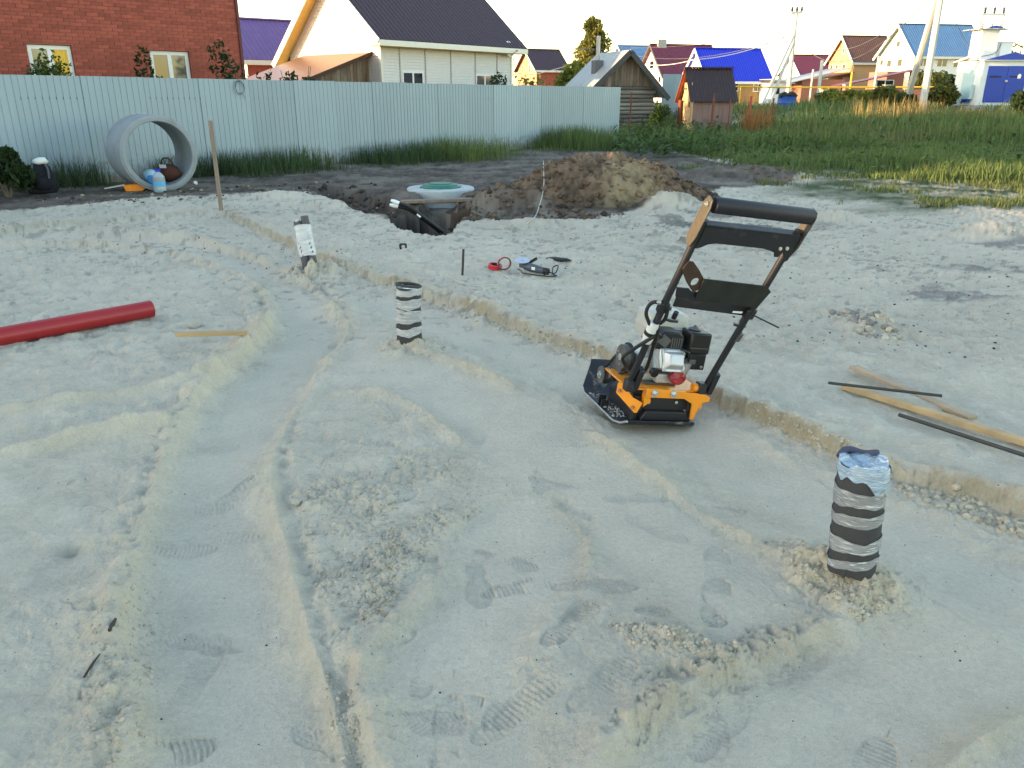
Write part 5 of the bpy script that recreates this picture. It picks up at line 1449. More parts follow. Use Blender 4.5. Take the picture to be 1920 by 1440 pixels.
# wires
def wire(name, label, pts, r=.012, sag=0.0, m=None):
    P_ = [at_D(*q) for q in pts]; out = []
    for a, b_ in zip(P_[:-1], P_[1:]):
        for k in range(12): t_ = k / 12; out.append(a.lerp(b_, t_) - Vector((0, 0, sag * 4 * t_ * (1 - t_))))
    out.append(P_[-1]); mb = MB(); mb.tube([tuple(p_) for p_ in out], r, 5); o = mb.build(name, m or M_wire)
    return tag(o, label, 'cable')
wire('power_line', 'power cable from the far pole up to the double pole, upper one', [(1494, 66, 58), (1760, -25, 39)], .022, 1.7)
wire('power_line', 'power cable from the far pole up to the double pole, lower sagging one', [(1494, 70, 58), (1764, -30, 39)], .022, 2.3)
wire('power_line', 'thin power cable left of the far pole over the blue roof', [(1490, 64, 58), (1190, 104, 80)], .022, .8)
wire('power_line', 'thin power cable from the cream house eave to the far pole', [(962, 77, 40), (1180, 90, 70), (1490, 62, 58)], .016, .2)
wire('power_line', 'pale insulated cable drooping in front of the burgundy and blue roofs', [(1165, 112, 60), (1300, 112, 55), (1490, 60, 58)], .03, .35, mat('pale_cable', (.5, .48, .44), .6))
wire('power_line', 'pale cable sagging past the small brick house to the wooden pole', [(945, 130, 60), (1010, 138, 75), (1124, 100, 95)], .03, .15, mat('pale_cable', (.5, .48, .44), .6))
for i, (a, c) in enumerate(((1782, 1795), (1807, 1862), (1818, 1875))):
    wire('power_line', ('cable from the double pole down to the kiosk roof' if i == 0 else 'high voltage wire above the kiosk, %s insulator' % ('middle' if i == 1 else 'right')), [(1774 + 25 * (i > 0) + 12 * i, -12, 39.5), ((1823, 92, 41.5), (1862, 16, 41.9), (1885, 16, 41.9))[i]], .014, .25)

# ================================================================== along the fence
ra = math.radians(38); rr_o, rr_i, rl = .63, .53, 1.0
rp = at_D(300, 290, 14.0); rz = gz(rp.x, rp.y)
ring = thing('concrete_ring', 'large grey concrete well ring standing on edge against the fence', 'concrete ring', (rp.x, rp.y, rz - .02), ra)
mb = MB(); prof = [(rr_i, .0), (rr_i + .012, -.012), (rr_o - .035, -.012), (rr_o - .03, .0), (rr_o, .012), (rr_o, rl), (rr_i, rl)]
mb.lathe(prof, 64, (0, 0, rr_o), rotm(x=-math.pi / 2), close=True); mb.build('ring', mat('ring_concrete', (.25, .28, .30), .85, var=.16, scale=3, bump=.25, bscale=45, dirt=((.19, .195, .195), 2.2, .52)), ring, smooth=35)
def inring(u, d_, h=0.0):
    """spot inside the ring: u across, d_ deep"""
    zz = rr_o - math.sqrt(max(rr_i ** 2 - u ** 2, 0)) + rz - .02
    return Vector((rp.x + math.cos(ra) * u - math.sin(ra) * d_, rp.y + math.sin(ra) * u + math.cos(ra) * d_, zz + h))
bpz = on_ground(301, 360)
bt = thing('water_bottle', 'five litre clear water bottle with blue cap in front of the ring', 'bottle', (bpz.x, bpz.y, bpz.z), .2)
M_pet = mat('clear_plastic', (.62, .74, .80), .12, var=.05, trans=.55)
mb = MB(); hb = .36; mb.lathe([(0, 0), (.085, 0), (.098, .02), (.1, .08), (.094, .1), (.1, .12), (.1, .22), (.093, .26), (.06, .31), (.03, .335), (.03, .35), (0, .35)], 24); mb.build('body', M_pet, bt, smooth=40)
mb = MB(); mb.lathe([(.1015, .10), (.1015, .17)], 24); mb.f = mb.f[:24]; mb.build('label_band', mat('blue_label', (.10, .38, .68), .4), bt, smooth=40)
for k_ in range(4):
    mb = MB(); mb.lathe([(.1014, .185 + k_ * .018), (.1014, .193 + k_ * .018)], 24); mb.f = mb.f[:24]; mb.build('label_line', mat('grey_print', (.2, .22, .26), .5), bt, smooth=40)
mb = MB(); mb.lathe([(.036, .335), (.036, .37), (.0, .37)], 18); mb.build('cap', mat('blue_cap', (.02, .03, .45), .4), bt, smooth=40)
mb = MB(); mb.tube([(-.05, 0, .345), (-.04, 0, .385), (.04, 0, .385), (.05, 0, .345)], .005, 6); mb.build('handle', mat('blue_cap', (.02, .03, .45), .4), bt)
def soft_lump(name, label, cat, pos, sc, m, seed, rz_=0):
    vs, fs = LUMP2[seed % 6]; o = fast_mesh(name, vs * np.array(sc), fs, m); o.location = pos; o.rotation_euler = (0, 0, rz_); return tag(o, label, cat)
pA = inring(-.10, .25); bgA = thing('plastic_bag', 'pale blue plastic bag lying inside the concrete ring', 'bag', pA)
vs, fs = LUMP2[1]; o = fast_mesh('body', vs * np.array((.15, .13, .17)) + np.array((0, 0, .13)), fs, mat('pale_blue_plastic', (.35, .55, .68), .25, var=.15, scale=8, bump=.4, bscale=25)); o.parent = bgA
mb = MB(); mb.lathe([(.06, 0), (.075, .01), (.06, .02)], 16, (.02, -.135, .1), rotm(x=math.pi / 2)); mb.build('logo', mat('blue_logo', (.06, .25, .60), .4), bgA)
pB = inring(.20, .30); bgB = thing('brown_bag', 'dark brown bag with black strap inside the concrete ring', 'bag', pB)
vs, fs = LUMP2[3]; o = fast_mesh('body', vs * np.array((.20, .16, .20)) + np.array((0, 0, .15)), fs, mat('brown_cloth', (.07, .025, .016), .9, var=.3, scale=6)); o.parent = bgB
mb = MB(); mb.tube([tuple(q) for q in spline([(-.12, -.05, .25), (-.08, -.06, .38), (.03, -.06, .40), (.10, -.05, .28)], 5)], .012, 6); mb.build('strap', M_black, bgB, smooth=60)
mb = MB(); mb.box((-.05, -.14, .27), (.11, .02, .06), rotm(x=.3)); mb.build('paper', mat('pale_paper', (.5, .48, .55), .6), bgB)
# orange tool
oq = on_ground(243, 358); og = thing('orange_scoop', 'orange plastic scoop with a pale flat blade on the dark soil', 'scoop', oq, .35)
mb = MB(); mb.prism([(-.05, 0), (.20, .0), (.26, .03), (.24, .13), (.06, .11), (-.08, .1)], -.10, .10, lambda u, v_, d_: (u, d_, v_)); mb.build('body', mat('orange_plastic', (.80, .24, .01), .4), og, bevel=.012)
mb = MB(); mb.add([(-.06, -.09, .10), (-.06, .09, .10), (-.38, .06, .05), (-.38, -.06, .05), (-.06, -.09, .112), (-.06, .09, .112), (-.38, .06, .06), (-.38, -.06, .06)], [(0, 1, 2, 3), (7, 6, 5, 4), (0, 4, 5, 1), (1, 5, 6, 2), (2, 6, 7, 3), (3, 7, 4, 0)]); mb.build('blade', mat('pale_blade', (.55, .52, .45), .4), og)
cq = on_ground(367, 347); cu_ = thing('paper_cup', 'white paper cup lying on the soil right of the ring', 'cup', (cq.x, cq.y, cq.z + .04), .5)
mb = MB(); mb.lathe([(.045, -.05), (.043, -.05), (.033, .045), (0, .045)], 20, (0, 0, 0), rotm(x=math.pi / 2 - .2)); mb.build('body', M_frame, cu_, smooth=40)
# backpack
bk = on_ground(82, 362); bp_ = thing('backpack', 'dark navy backpack leaning on the fence with white papers on top', 'backpack', bk, FA - .3)
M_navy = mat('navy_cloth', (.010, .011, .018), .85, var=.3, scale=10)
mb = MB(); n = 32; ringz = [(0, .19, .10), (.03, .215, .13), (.15, .225, .14), (.3, .205, .13), (.42, .165, .10), (.48, .11, .065), (.50, .04, .02)]
for z, w, dp_ in ringz:
    for i in range(n):
        a = 2 * math.pi * i / n; ca, sa = math.cos(a), math.sin(a); q_ = (abs(ca) ** 3.2 + abs(sa) ** 3.2) ** (-1 / 3.2) * (1 + .03 * math.sin(a * 5 + z * 20))
        mb.v.append((w * ca * q_, dp_ * sa * q_, z))
for j in range(len(ringz) - 1):
    for i in range(n): mb.f.append((j * n + i, j * n + (i + 1) % n, (j + 1) * n + (i + 1) % n, (j + 1) * n + i))
mb.f.append(tuple(range(n))[::-1]); mb.f.append(tuple((len(ringz) - 1) * n + i for i in range(n)))
mb.build('body', M_navy, bp_, smooth=60)
vs, fs = LUMP2[4]; o = fast_mesh('pocket', vs * np.array((.17, .09, .15)) + np.array((0, -.13, .17)), fs, M_navy); o.parent = bp_
for x in (-.09, .09):
    mb = MB(); mb.tube([tuple(q) for q in spline([(x, -.05, .48), (x * 1.3, -.17, .40), (x * 1.2, -.20, .25)], 5)], .018, 6); mb.build('strap', mat('grey_strap', (.10, .10, .11), .8), bp_, smooth=60)
mb = MB(); mb.tube([tuple(q) for q in spline([(-.05, 0, .48), (0, -.02, .56), (.05, 0, .48)], 5)], .012, 6); mb.build('loop', M_navy, bp_, smooth=60)
vs, fs = LUMP2[2]; o = fast_mesh('papers', vs * np.array((.12, .09, .07)) + np.array((.03, -.02, .52)), fs, M_frame); o.parent = bp_
# stake in the sand
M_wood = mat('fresh_wood', (.42, .29, .15), .7, var=.25, scale=5, stretch=(.3, 2, 2)); M_oldwood = mat('grey_wood', (.22, .17, .13), .8, var=.3, scale=6, stretch=(2, 2, .3))
sq = on_ground(415, 394); stp = at_D(394, 226, sq.y + .05)
stk = MB(); dv = stp - sq; stk.beam((0, 0, -.1), tuple(dv), .05, .035, up=(.3, 1, 0)); o = stk.build('wooden_stake', M_oldwood, bevel=.003); o.location = sq; tag(o, 'tall weathered wooden stake driven upright into the sand', 'stake')

# ================================================================== septic hatch, pit, pipes
hq = at_z(826, 346, .13); hgz = -.08
ha = thing('septic_hatch', 'concrete cover slab with a green hatch lid beside the pit', 'hatch', (hq.x, hq.y, -.05))
M_hc = mat('pale_concrete', (.42, .45, .46), .8, var=.12, scale=4, bump=.15)
mb = MB(); mb.lathe([(.0, -.06), (.55, -.06), (.575, -.04), (.575, .115), (.555, .135), (0, .135)], 56); mb.build('slab', M_hc, ha, smooth=35)
mb = MB(); mb.lathe([(.54, -.6), (.54, -.066), (.55, -.0615)], 48); mb.build('collar', M_hc, ha, smooth=35)
M_gl = mat('green_plastic', (.035, .15, .105), .45, var=.1)
mb = MB(); mb.lathe([(.36, .135), (.36, .155), (.32, .165), (.30, .185), (.27, .195), (.0, .2)], 10, rot=rotm(z=.3)); ld = mb.build('lid', M_gl, ha, smooth=25)
mb = MB(); mb.lathe([(.20, .197), (.20, .208), (.16, .21), (0, .205)], 24); mb.build('lid_boss', M_gl, ld, smooth=30)
# plank across the pit
p0, p1 = on_ground(752, 384), on_ground(893, 375); p0.z = .0; p1.z = .03
mb = MB(); mb.beam((0, 0, 0), tuple(p1 - p0), .16, .045); o = mb.build('plank', M_oldwood, bevel=.004); o.location = p0; tag(o, 'dark old plank laid across the far side of the pit', 'plank')
# black pipes from the pit
M_pipe = mat('black_pe_pipe', (.008, .008, .009), .4)
for i, (pts, lb) in enumerate(((((832, 436, -.5), (800, 412, -.10), (770, 390, .12), (742, 379, .22)), 'black plastic pipe bending out of the pit, upper of the two'), (((826, 436, -.5), (790, 408, -.15), (765, 392, .03), (740, 386, .07)), 'black plastic pipe bending out of the pit, lower of the two'))):
    Q = []
    for (a, b_, z) in pts: Q.append(at_D(a, b_, 11.0 + .08 * i))
    t_ = thing('water_pipe', lb, 'pipe', Q[0]); QQ = [q - Q[0] for q in Q]
    mb = MB(); mb.tube([tuple(q) for q in spline(QQ, 6)], .024, 10); mb.build('pipe', M_pipe, t_, smooth=60)
    e = QQ[-1] - QQ[-2]; e = e.normalized(); mb = MB(); mb.tube([tuple(QQ[-1] - e * .05), tuple(QQ[-1] + e * .02), tuple(QQ[-1] + e * .07)], [.027, .029, .018], 10); mb.build('taped_end', mat('white_tape', (.75, .75, .74), .4, bump=.3), t_, smooth=50)
    if i == 0: mb = MB(); m_ = (QQ[1] + QQ[2]) / 2; mb.tube([tuple(m_ - Vector((.02, .04, 0))), tuple(m_ + Vector((.03, -.04, -.04)))], .014, 6); mb.build('tag', mat('white_tape', (.75, .75, .74), .4), t_)

# cords lying about
def cord(name, label, px, r, m, lift=.004):
    Q = []
    for a, b_ in spline(px, 8):
        p_ = on_ground(a, b_); Q.append((p_.x, p_.y, p_.z + r + lift))
    mb = MB(); mb.tube(Q, r, 5); return tag(mb.build(name, m, smooth=60), label, 'rope')
M_cord = mat('white_cord', (.54, .51, .44), .7)
cord('rope', 'thin white cord looping on the sand in front of the pit', [(835, 444), (848, 453), (846, 468), (815, 478), (806, 490), (775, 493), (748, 486)], .003, M_cord)
cord('rope', 'thin white cord in front of the steel rod', [(838, 519), (880, 536), (930, 535), (958, 527), (934, 512)], .003, M_cord)
cord('rope', 'thin white cord lying behind the angle grinder', [(1028, 488), (1030, 474), (1050, 462), (1062, 480), (1048, 494), (1090, 488)], .003, M_cord)
# cord hanging over the heap
def heap_z(x, y):
    i, j = int(round((y - HY + 1.3) / .02)), int(round((x - HX + 2.6) / .02))
    z = gz(x, y)
    if 0 <= i < nyh and 0 <= j < nxh and hh[i * nxh + j] > .015: z = max(z, hz[i * nxh + j])
    return z
Q = []
for a, b_ in spline([(1019, 303), (1019, 318), (1020, 340), (1018, 362), (1011, 388), (1003, 408), (988, 421)], 6):
    D = 9.0
    while D < 15:
        p_ = at_D(a, b_, D)
        if p_.z <= heap_z(p_.x, p_.y): break
        D += .02
    p_.z += .012; Q.append(p_)
Q = [q for k_, q in enumerate(Q) if k_ == 0 or abs(q.y - Q[k_ - 1].y) < .5]
mb = MB(); mb.tube([tuple(q) for q in spline(Q[::2], 3)], .0065, 6); tag(mb.build('rope', M_cord, smooth=60), 'thick white cord hanging down over the face of the earth heap', 'rope')
# tape measure
q = on_ground(756, 468); t_ = thing('tape_measure', 'small black tape measure lying on the sand with blade out', 'tape measure', q, .2)
mb = MB(); mb.box((0, 0, .03), (.08, .06, .06)); mb.build('case', M_black, t_, bevel=.012)
mb = MB(); mb.lathe([(.015, 0), (.02, .002), (.012, .004)], 14, (0, -.031, .03), rotm(x=math.pi / 2)); mb.build('emblem', M_zinc, t_)
mb = MB(); mb.box((.11, -.01, .006), (.14, .018, .003)); mb.build('blade', mat('dark_blade', (.06, .06, .05), .5), t_)
# rod
q = on_ground(866, 517); q2 = at_D(869, 467, q.y)
mb = MB(); mb.tube([(0, 0, -.08), tuple(q2 - q)], .011, 8); o = mb.build('steel_rod', mat('dark_steel', (.05, .048, .045), .5, metal=.4), smooth=40); o.location = q; tag(o, 'thin dark steel rod stuck upright in the sand', 'rod')
# tape rolls
M_rtape = mat('red_tape', (.50, .02, .035), .4)
q = on_ground(928, 503); t_ = thing('tape_roll', 'red adhesive tape roll lying flat on the sand', 'tape roll', q)
mb = MB(); mb.lathe([(.05, 0), (.066, 0), (.066, .04), (.05, .04)], 32, close=True, rot=rotm(y=.12, x=.1)); mb.build('tape', M_rtape, t_, smooth=35)
mb = MB(); mb.lathe([(.047, .002), (.0495, .002), (.0495, .038), (.047, .038)], 32, close=True, rot=rotm(y=.12, x=.1)); mb.build('core', mat('dark_core', (.10, .012, .02), .7), t_)
q = on_ground(945, 505); t_ = thing('tape_roll', 'pinkish tape roll standing on edge beside the flat red one', 'tape roll', (q.x, q.y, q.z + .062), .25)
mb = MB(); mb.lathe([(.054, -.02), (.064, -.02), (.064, .02), (.054, .02)], 32, close=True, rot=rotm(x=math.pi / 2 + .15)); mb.build('tape', mat('pink_tape', (.60, .28, .26), .35, var=.1), t_, smooth=35)
mb = MB(); mb.lathe([(.052, -.023), (.066, -.023), (.066, -.021), (.052, -.021)], 32, close=True, rot=rotm(x=-math.pi / 2 + .15)); mb.build('rim', mat('dark_rim', (.10, .07, .07), .5), t_)
# angle grinder
q = on_ground(1004, 513); t_ = thing('angle_grinder', 'blue-grey angle grinder with side handle lying on the sand', 'angle grinder', q, math.radians(-38))
t_.scale = (.76, .76, .76)
M_gr = mat('blue_grey_plastic', (.055, .07, .095), .45)
mb = MB(); mb.tube([(-.16, 0, .07), (-.06, 0, .065), (.06, 0, .055), (.13, 0, .05)], [.042, .052, .045, .04], 16); mb.build('body', M_gr, t_, smooth=40)
mb = MB(); mb.tube([(.13, 0, .05), (.185, 0, .047)], [.042, .042], 14); mb.build('rear_cap', M_black, t_, smooth=40)
mb = MB(); mb.box((-.19, 0, .085), (.08, .075, .07)); mb.build('gear_head', M_gr, t_, bevel=.014)
mb = MB(); mb.lathe([(0, 0), (.095, .0), (.095, .004), (.02, .006), (.02, .014), (0, .014)], 36, (-.20, 0, .135), rotm(x=.15, y=.1)); mb.build('disc', mat('pale_disc', (.42, .46, .58), .35, metal=.3), t_, smooth=30)
mb = MB(); mb.tube([(-.17, .04, .09), (-.15, .06, .10), (-.1, .16, .15)], [.014, .02, .018], 10); mb.build('side_handle', M_black, t_, smooth=50)
mb = MB(); mb.box((-.0, -.046, .07), (.05, .006, .035), rotm(z=.05)); mb.build('label', M_frame, t_)
mb = MB(); mb.tube([tuple(v_) for v_ in spline([(.185, 0, .045), (.25, .06, .03), (.22, .16, .10), (.12, .20, .06), (.2, .08, .01), (.3, .02, .01), (.25, -.06, .008), (.16, -.08, .008), (-.1, -.10, .008), (-.2, -.02, .008), (-.30, .05, .01)], 6)], .007, 6); mb.build('cord', M_black, t_, smooth=60)
q = on_ground(1048, 488); soft_lump('dark_rag', 'crumpled dark scrap lying behind the grinder', 'scrap', (q.x, q.y, q.z + .01), (.14, .05, .025), M_black, 5, -.5)

# ================================================================== planks and rods on the right
def lying(name, label, cat, a, b_, w, h, m, lift=.0, bevel=.002, up=0.0):
    p, q = on_ground(*a), on_ground(*b_); zz = max(p.z, q.z, gz((p.x + q.x) / 2, (p.y + q.y) / 2)) + h / 2 + lift
    p.z = zz; q.z = zz + up
    mb = MB(); mb.beam((0, 0, 0), tuple(q - p), w, h); o = mb.build(name, m, bevel=bevel); o.location = p
    return tag(o, label, cat)
lying('plank', 'grey-brown plank lying on the sand, the farther of the crossed two', 'plank', (1598, 700), (1822, 797), .062, .02, mat('worn_plank', (.36, .26, .17), .75, var=.3, scale=4), .004)
lying('plank', 'yellow pine plank lying on the sand, nearer of the crossed two', 'plank', (1580, 732), (1990, 866), .05, .028, M_wood, .012)
def rod(label, a, b_, r, lift):
    p, q = on_ground(*a), on_ground(*b_); mb = MB(); p.z += r + lift; q.z += r + lift; mb.tube([(0, 0, 0), tuple(q - p)], r, 8)
    o = mb.build('steel_rod', mat('dark_steel', (.05, .048, .045), .5, metal=.4), smooth=40); o.location = p; tag(o, label, 'rod')
rod('dark steel rod lying across the two planks', (1550, 737), (1762, 763), .008, .05)
rod('dark steel rod lying on the sand in front of the planks', (1684, 788), (1990, 890), .010, .02)
lying('wood_strip', 'short pale strip of wood lying at the lane edge', 'wood strip', (334, 657), (466, 647), .035, .026, M_wood, .045)
# red pipe
pr0, pr1 = on_ground(287, 596), on_ground(0, 645); dvec = (pr1 - pr0); pr1 = pr0 + dvec * 2.2; pr0.z = pr1.z = max(pr0.z, gz(*(pr0 + dvec * .5).xy)) + .062
rpipe = thing('red_pipe', 'long dark red plastic drain pipe lying on the sand', 'pipe', pr0, math.atan2(dvec.y, dvec.x))
ln = (pr1 - pr0).length; M_red = mat('red_plastic', (.30, .018, .022), .33, var=.08, scale=3)
mb = MB(); mb.lathe([(.056, 0), (.062, 0), (.062, ln), (.056, ln)], 40, rot=rotm(y=math.pi / 2), close=True); mb.build('pipe', M_red, rpipe, smooth=40)
# a few lone lumps
for a, b_, s, lb, sd_ in ((366, 614, .05, 'pale lump of sand beside the wood strip', 0), (556, 944, .022, 'small clod at the right edge of the curved track', 1), (578, 1000, .016, 'smaller clod just below the other on the track edge', 2), (1710, 560, .03, 'lump of sand in the dark patch', 3)):
    q = on_ground(a, b_); vs, fs = LUMP2[sd_]
    o = fast_mesh('sand_clod', vs * s, fs, gm, np.repeat(np.array(((.45, .42, .36),)), len(vs), 0)); o.location = (q.x, q.y, q.z + s * .4); tag(o, lb, 'clod')
for pts, lb, r in ((((158, 1272), (172, 1250), (188, 1228)), 'thin dark twig on the lower left sand', .004), (((206, 1185), (212, 1174), (218, 1163)), 'short dark bark scrap on the ridge above the twig', .007), (((290, 600), (290, 601), (290, 602)), '', 0)):
    if not lb: continue
    Q = [on_ground(*p_) for p_ in pts]; mb = MB(); mb.tube([(q.x, q.y, q.z + r) for q in Q], [r * .8, r, r * .5], 6); tag(mb.build('twig', mat('twig_bark', (.05, .04, .035), .9)), lb, 'twig')
# ================================================================== wrapped pipes
def film_mat(name, c, mirror=0.0):
    m = mat(name, c, .22, metal=mirror, var=.25, scale=9, spec=.8, stretch=(1, 1, 5))
    nt = m.node_tree; N, L = nt.nodes, nt.links; b_ = N['Principled BSDF']
    tcx = N.new('ShaderNodeTexCoord'); mp = N.new('ShaderNodeMapping'); mp.inputs['Scale'].default_value = (5, 5, 60); mp.inputs['Rotation'].default_value = (.12, .1, 0)
    L.new(tcx.outputs['Object'], mp.inputs[0]); nz = N.new('ShaderNodeTexNoise'); nz.inputs['Scale'].default_value = 3; nz.inputs['Detail'].default_value = 4; nz.inputs['Distortion'].default_value = 1.2
    L.new(mp.outputs[0], nz.inputs['Vector']); bp = N.new('ShaderNodeBump'); bp.inputs['Strength'].default_value = .9; bp.inputs['Distance'].default_value = .012
    L.new(nz.outputs[0], bp.inputs['Height']); L.new(bp.outputs[0], b_.inputs['Normal'])
    cr = N.new('ShaderNodeMapRange'); cr.inputs[1].default_value = .54; cr.inputs[2].default_value = .68  # pale streaks paint crease highlights into the film colour
    L.new(nz.outputs[0], cr.inputs[0]); mx = N.new('ShaderNodeMix'); mx.data_type = 'RGBA'
    src = b_.inputs['Base Color'].links[0].from_socket
    L.new(cr.outputs[0], mx.inputs[0]); L.new(src, mx.inputs[6]); mx.inputs[7].default_value = (.72, .72, .72, 1); L.new(mx.outputs[2], b_.inputs['Base Color'])
    return m
M_film = film_mat('stretch_film', (.27, .27, .27)); M_film.node_tree.nodes['Principled BSDF'].inputs['Coat Weight'].default_value = .6
M_foil = film_mat('aluminium_foil', (.72, .73, .75), .35); M_cap = film_mat('blue_film', (.36, .46, .55), .3)
M_film2 = film_mat('pale_stretch_film', (.42, .42, .42))
M_foam = mat('grey_foam', (.047, .046, .047), .9, var=.15, scale=30, bump=.3, bscale=200)
M_foam2 = mat('grey_foam_tube', (.10, .10, .115), .85, var=.1, scale=30, bump=.2, bscale=150)
def wrapped(name, label, pos, R_, H_, bands, lean, seed, film=None):
    t_ = thing(name, label, 'wrapped pipe', (pos.x, pos.y, gz(pos.x, pos.y) - .03))
    t_.rotation_euler = (lean[0], lean[1], 0)
    r = random.Random(seed); ph = [r.uniform(0, 6.28) for _ in range(6)]
    def rad(a, z): return R_ * (1 + .035 * math.sin(a * 2 + ph[0] + z * 6) + .02 * math.sin(a * 3 + ph[1] - z * 11) + .012 * math.sin(a * 5 + ph[2] + z * 17))
    def surf(mb, z0, z1, tilt, w0, off, n=64, m_=10, a0=0, a1=2 * math.pi, thick=.002):
        base = len(mb.v)
        for j in range(m_ + 1):
            for i in range(n + 1):
                a = a0 + (a1 - a0) * i / n; f_ = j / m_
                zz = z0 + (z1 - z0) * f_ + tilt * math.sin(a + w0) + .004 * math.sin(a * 4 + j * 2 + ph[3]) + .003 * (1 if f_ > .5 else -1) * math.sin(a * 2 + ph[4] + z0 * 40) + .0012 * math.sin(a * 9 + z0 * 70)
                rr = rad(a, zz) + off
                mb.v.append((rr * math.cos(a), rr * math.sin(a), zz))
        for j in range(m_):
            for i in range(n):
                k = base + j * (n + 1) + i; mb.f.append((k, k + 1, k + n + 2, k + n + 1))
    mb = MB(); surf(mb, 0, H_, 0, 0, 0, m_=30); mb.build('foam_sleeve', M_foam, t_, smooth=60)
    for (z0, z1, tilt, w0) in bands:
        mb = MB(); surf(mb, z0, z1, tilt, w0, .0035); mb.build('film_band', film or M_film, t_, smooth=60)
    mb = MB(); a = ph[4] - 1.2                                # lapped edge of the sleeve
    for j in range(12):
        z = H_ * j / 11; rr = rad(3.9, z) + .0004; mb.v += [(rr * math.cos(3.9), rr * math.sin(3.9), z), ((rr + .001) * math.cos(3.94), (rr + .001) * math.sin(3.94), z), (rr * math.cos(4.1), rr * math.sin(4.1), z)]
    for j in range(11): mb.f += [(3 * j, 3 * j + 1, 3 * j + 4, 3 * j + 3), (3 * j + 1, 3 * j + 2, 3 * j + 5, 3 * j + 4)]
    mb.build('sleeve_edge', M_foam, t_, smooth=60)
    return t_, rad
near, nrad = wrapped('wrapped_pipe', 'thick foam-wrapped pipe with film bands and crumpled bluish cap, at the right', PIPE_NEAR, .074, .39,
                     [(.028, .055, .012, 2.5), (.095, .14, .006, .5), (.188, .225, .006, 2.), (.248, .285, .010, 3.4), (.272, .318, .012, 1.2)], (math.radians(-1), math.radians(-1.5), 0), 3)
mb = MB(); n = 48; rings = [(1.05, -.03), (1.045, -.008), (1.0, .004), (.9, .006), (.7, .0), (.5, -.006), (.3, -.01), (.12, -.012)]
for j, (k_, dz) in enumerate(rings):
    for i in range(n):
        a = 2 * math.pi * i / n; rr = nrad(a, .385) * k_
        fold = (.007 * math.sin(a * 3 + .6) + .005 * math.sin(a * 5 + j * .4) + .003 * math.sin(a * 11 + j)) * (1 if j > 1 else .5)
        drop = (.05 * max(0, math.cos(a - math.radians(-45))) ** 2 + .02 * math.sin(a * 4 + 1) ** 2) if j == 0 else 0
        rr *= 1 + (.03 * math.sin(a * 7) if j < 2 else 0)
        mb.v.append((rr * math.cos(a), rr * math.sin(a), .39 + dz + fold * (1 - .5 * (j > 4)) - drop))
for j in range(len(rings) - 1):
    for i in range(n): mb.f.append((j * n + i, j * n + (i + 1) % n, (j + 1) * n + (i + 1) % n, (j + 1) * n + i))
mb.f.append(tuple((len(rings) - 1) * n + i for i in range(n)))
mb.build('film_cap', M_cap, near, smooth=60)
mb = MB(); mb.tube([(nrad(a, .39) * 1.0 * math.cos(a), nrad(a, .39) * math.sin(a), .397 + .008 * math.sin(a * 4)) for a in [math.radians(35 + k * 10) for k in range(12)]], .011, 8); mb.build('foam_rim', mat('blue_grey_foam', (.06, .065, .11), .85), near, smooth=60)
mb = MB(); mb.tube([((nrad(a, .36) + .002) * math.cos(a), (nrad(a, .36) + .002) * math.sin(a), .355 + .02 * math.sin(k_)) for k_, a in enumerate([math.radians(-12 + k * 8) for k in range(4)])], .011, 8); mb.build('foam_rim', mat('blue_grey_foam', (.06, .065, .11), .85), near, smooth=60)
mid, mrad = wrapped('wrapped_pipe', 'foam-wrapped pipe covered in clear film bands, in the middle of the pad', PIPE_MID, .080, .385,
                    [(.075, .125, .012, 1.0), (.15, .21, .008, 2.4), (.205, .235, .010, 4.0), (.255, .315, .008, .6), (.33, .375, .006, 2.0)], (0, math.radians(1.2), 0), 8, M_film2)
mb = MB(); mb.tube([(mrad(a, .38) * math.cos(a), mrad(a, .38) * math.sin(a), .385 + .022 * max(0, math.sin(a * .5 - .4)) ** 3) for a in [math.radians(k * 9) for k in range(41)]], .008, 8); mb.build('foam_rim', M_foam, mid, smooth=60)
mb = MB(); mb.lathe([(.082, .375), (.06, .372), (.03, .378), (0, .37)], 28); mb.build('film_cap', M_film, mid, smooth=60)
# twin tubes in foil
ft = thing('foil_wrapped_pipes', 'two grey foam-covered pipes wrapped together in silver foil', 'wrapped pipe', (PIPE_FOIL.x, PIPE_FOIL.y, gz(PIPE_FOIL.x, PIPE_FOIL.y) - .07), .1)
ft.rotation_euler = (0, math.radians(-6), .1)
for x, h in ((-.036, .46), (.036, .50)):
    mb = MB(); mb.lathe([(.035, 0), (.037, .1), (.036, h), (.022, h), (.022, h - .03), (0, h - .03)], 20, (x, 0, 0)); mb.build('foam_tube', M_foam2, ft, smooth=40)
mb = MB(); n = 40; m_ = 16
for j in range(m_ + 1):
    for i in range(n):
        a = 2 * math.pi * i / n; z = .14 + .29 * j / m_
        q = .004 * math.sin(a * 7 + j * 2.1) * math.sin(j * 1.7 + a * 2)
        x = math.copysign(abs(math.cos(a)) ** .75, math.cos(a)) * (.078 + q); y = math.copysign(abs(math.sin(a)) ** .9, math.sin(a)) * (.042 + q)
        mb.v.append((x, y, z + .005 * math.sin(a * 3)))
for j in range(m_):
    for i in range(n): mb.f.append((j * n + i, j * n + (i + 1) % n, (j + 1) * n + (i + 1) % n, (j + 1) * n + i))
mb.build('foil', M_foil, ft, smooth=50)
mb = MB(); mb.lathe([(.02, .455), (.022, .475), (0, .478)], 16, (-.036, 0, 0)); mb.build('foil_plug', M_foil, ft, smooth=50)

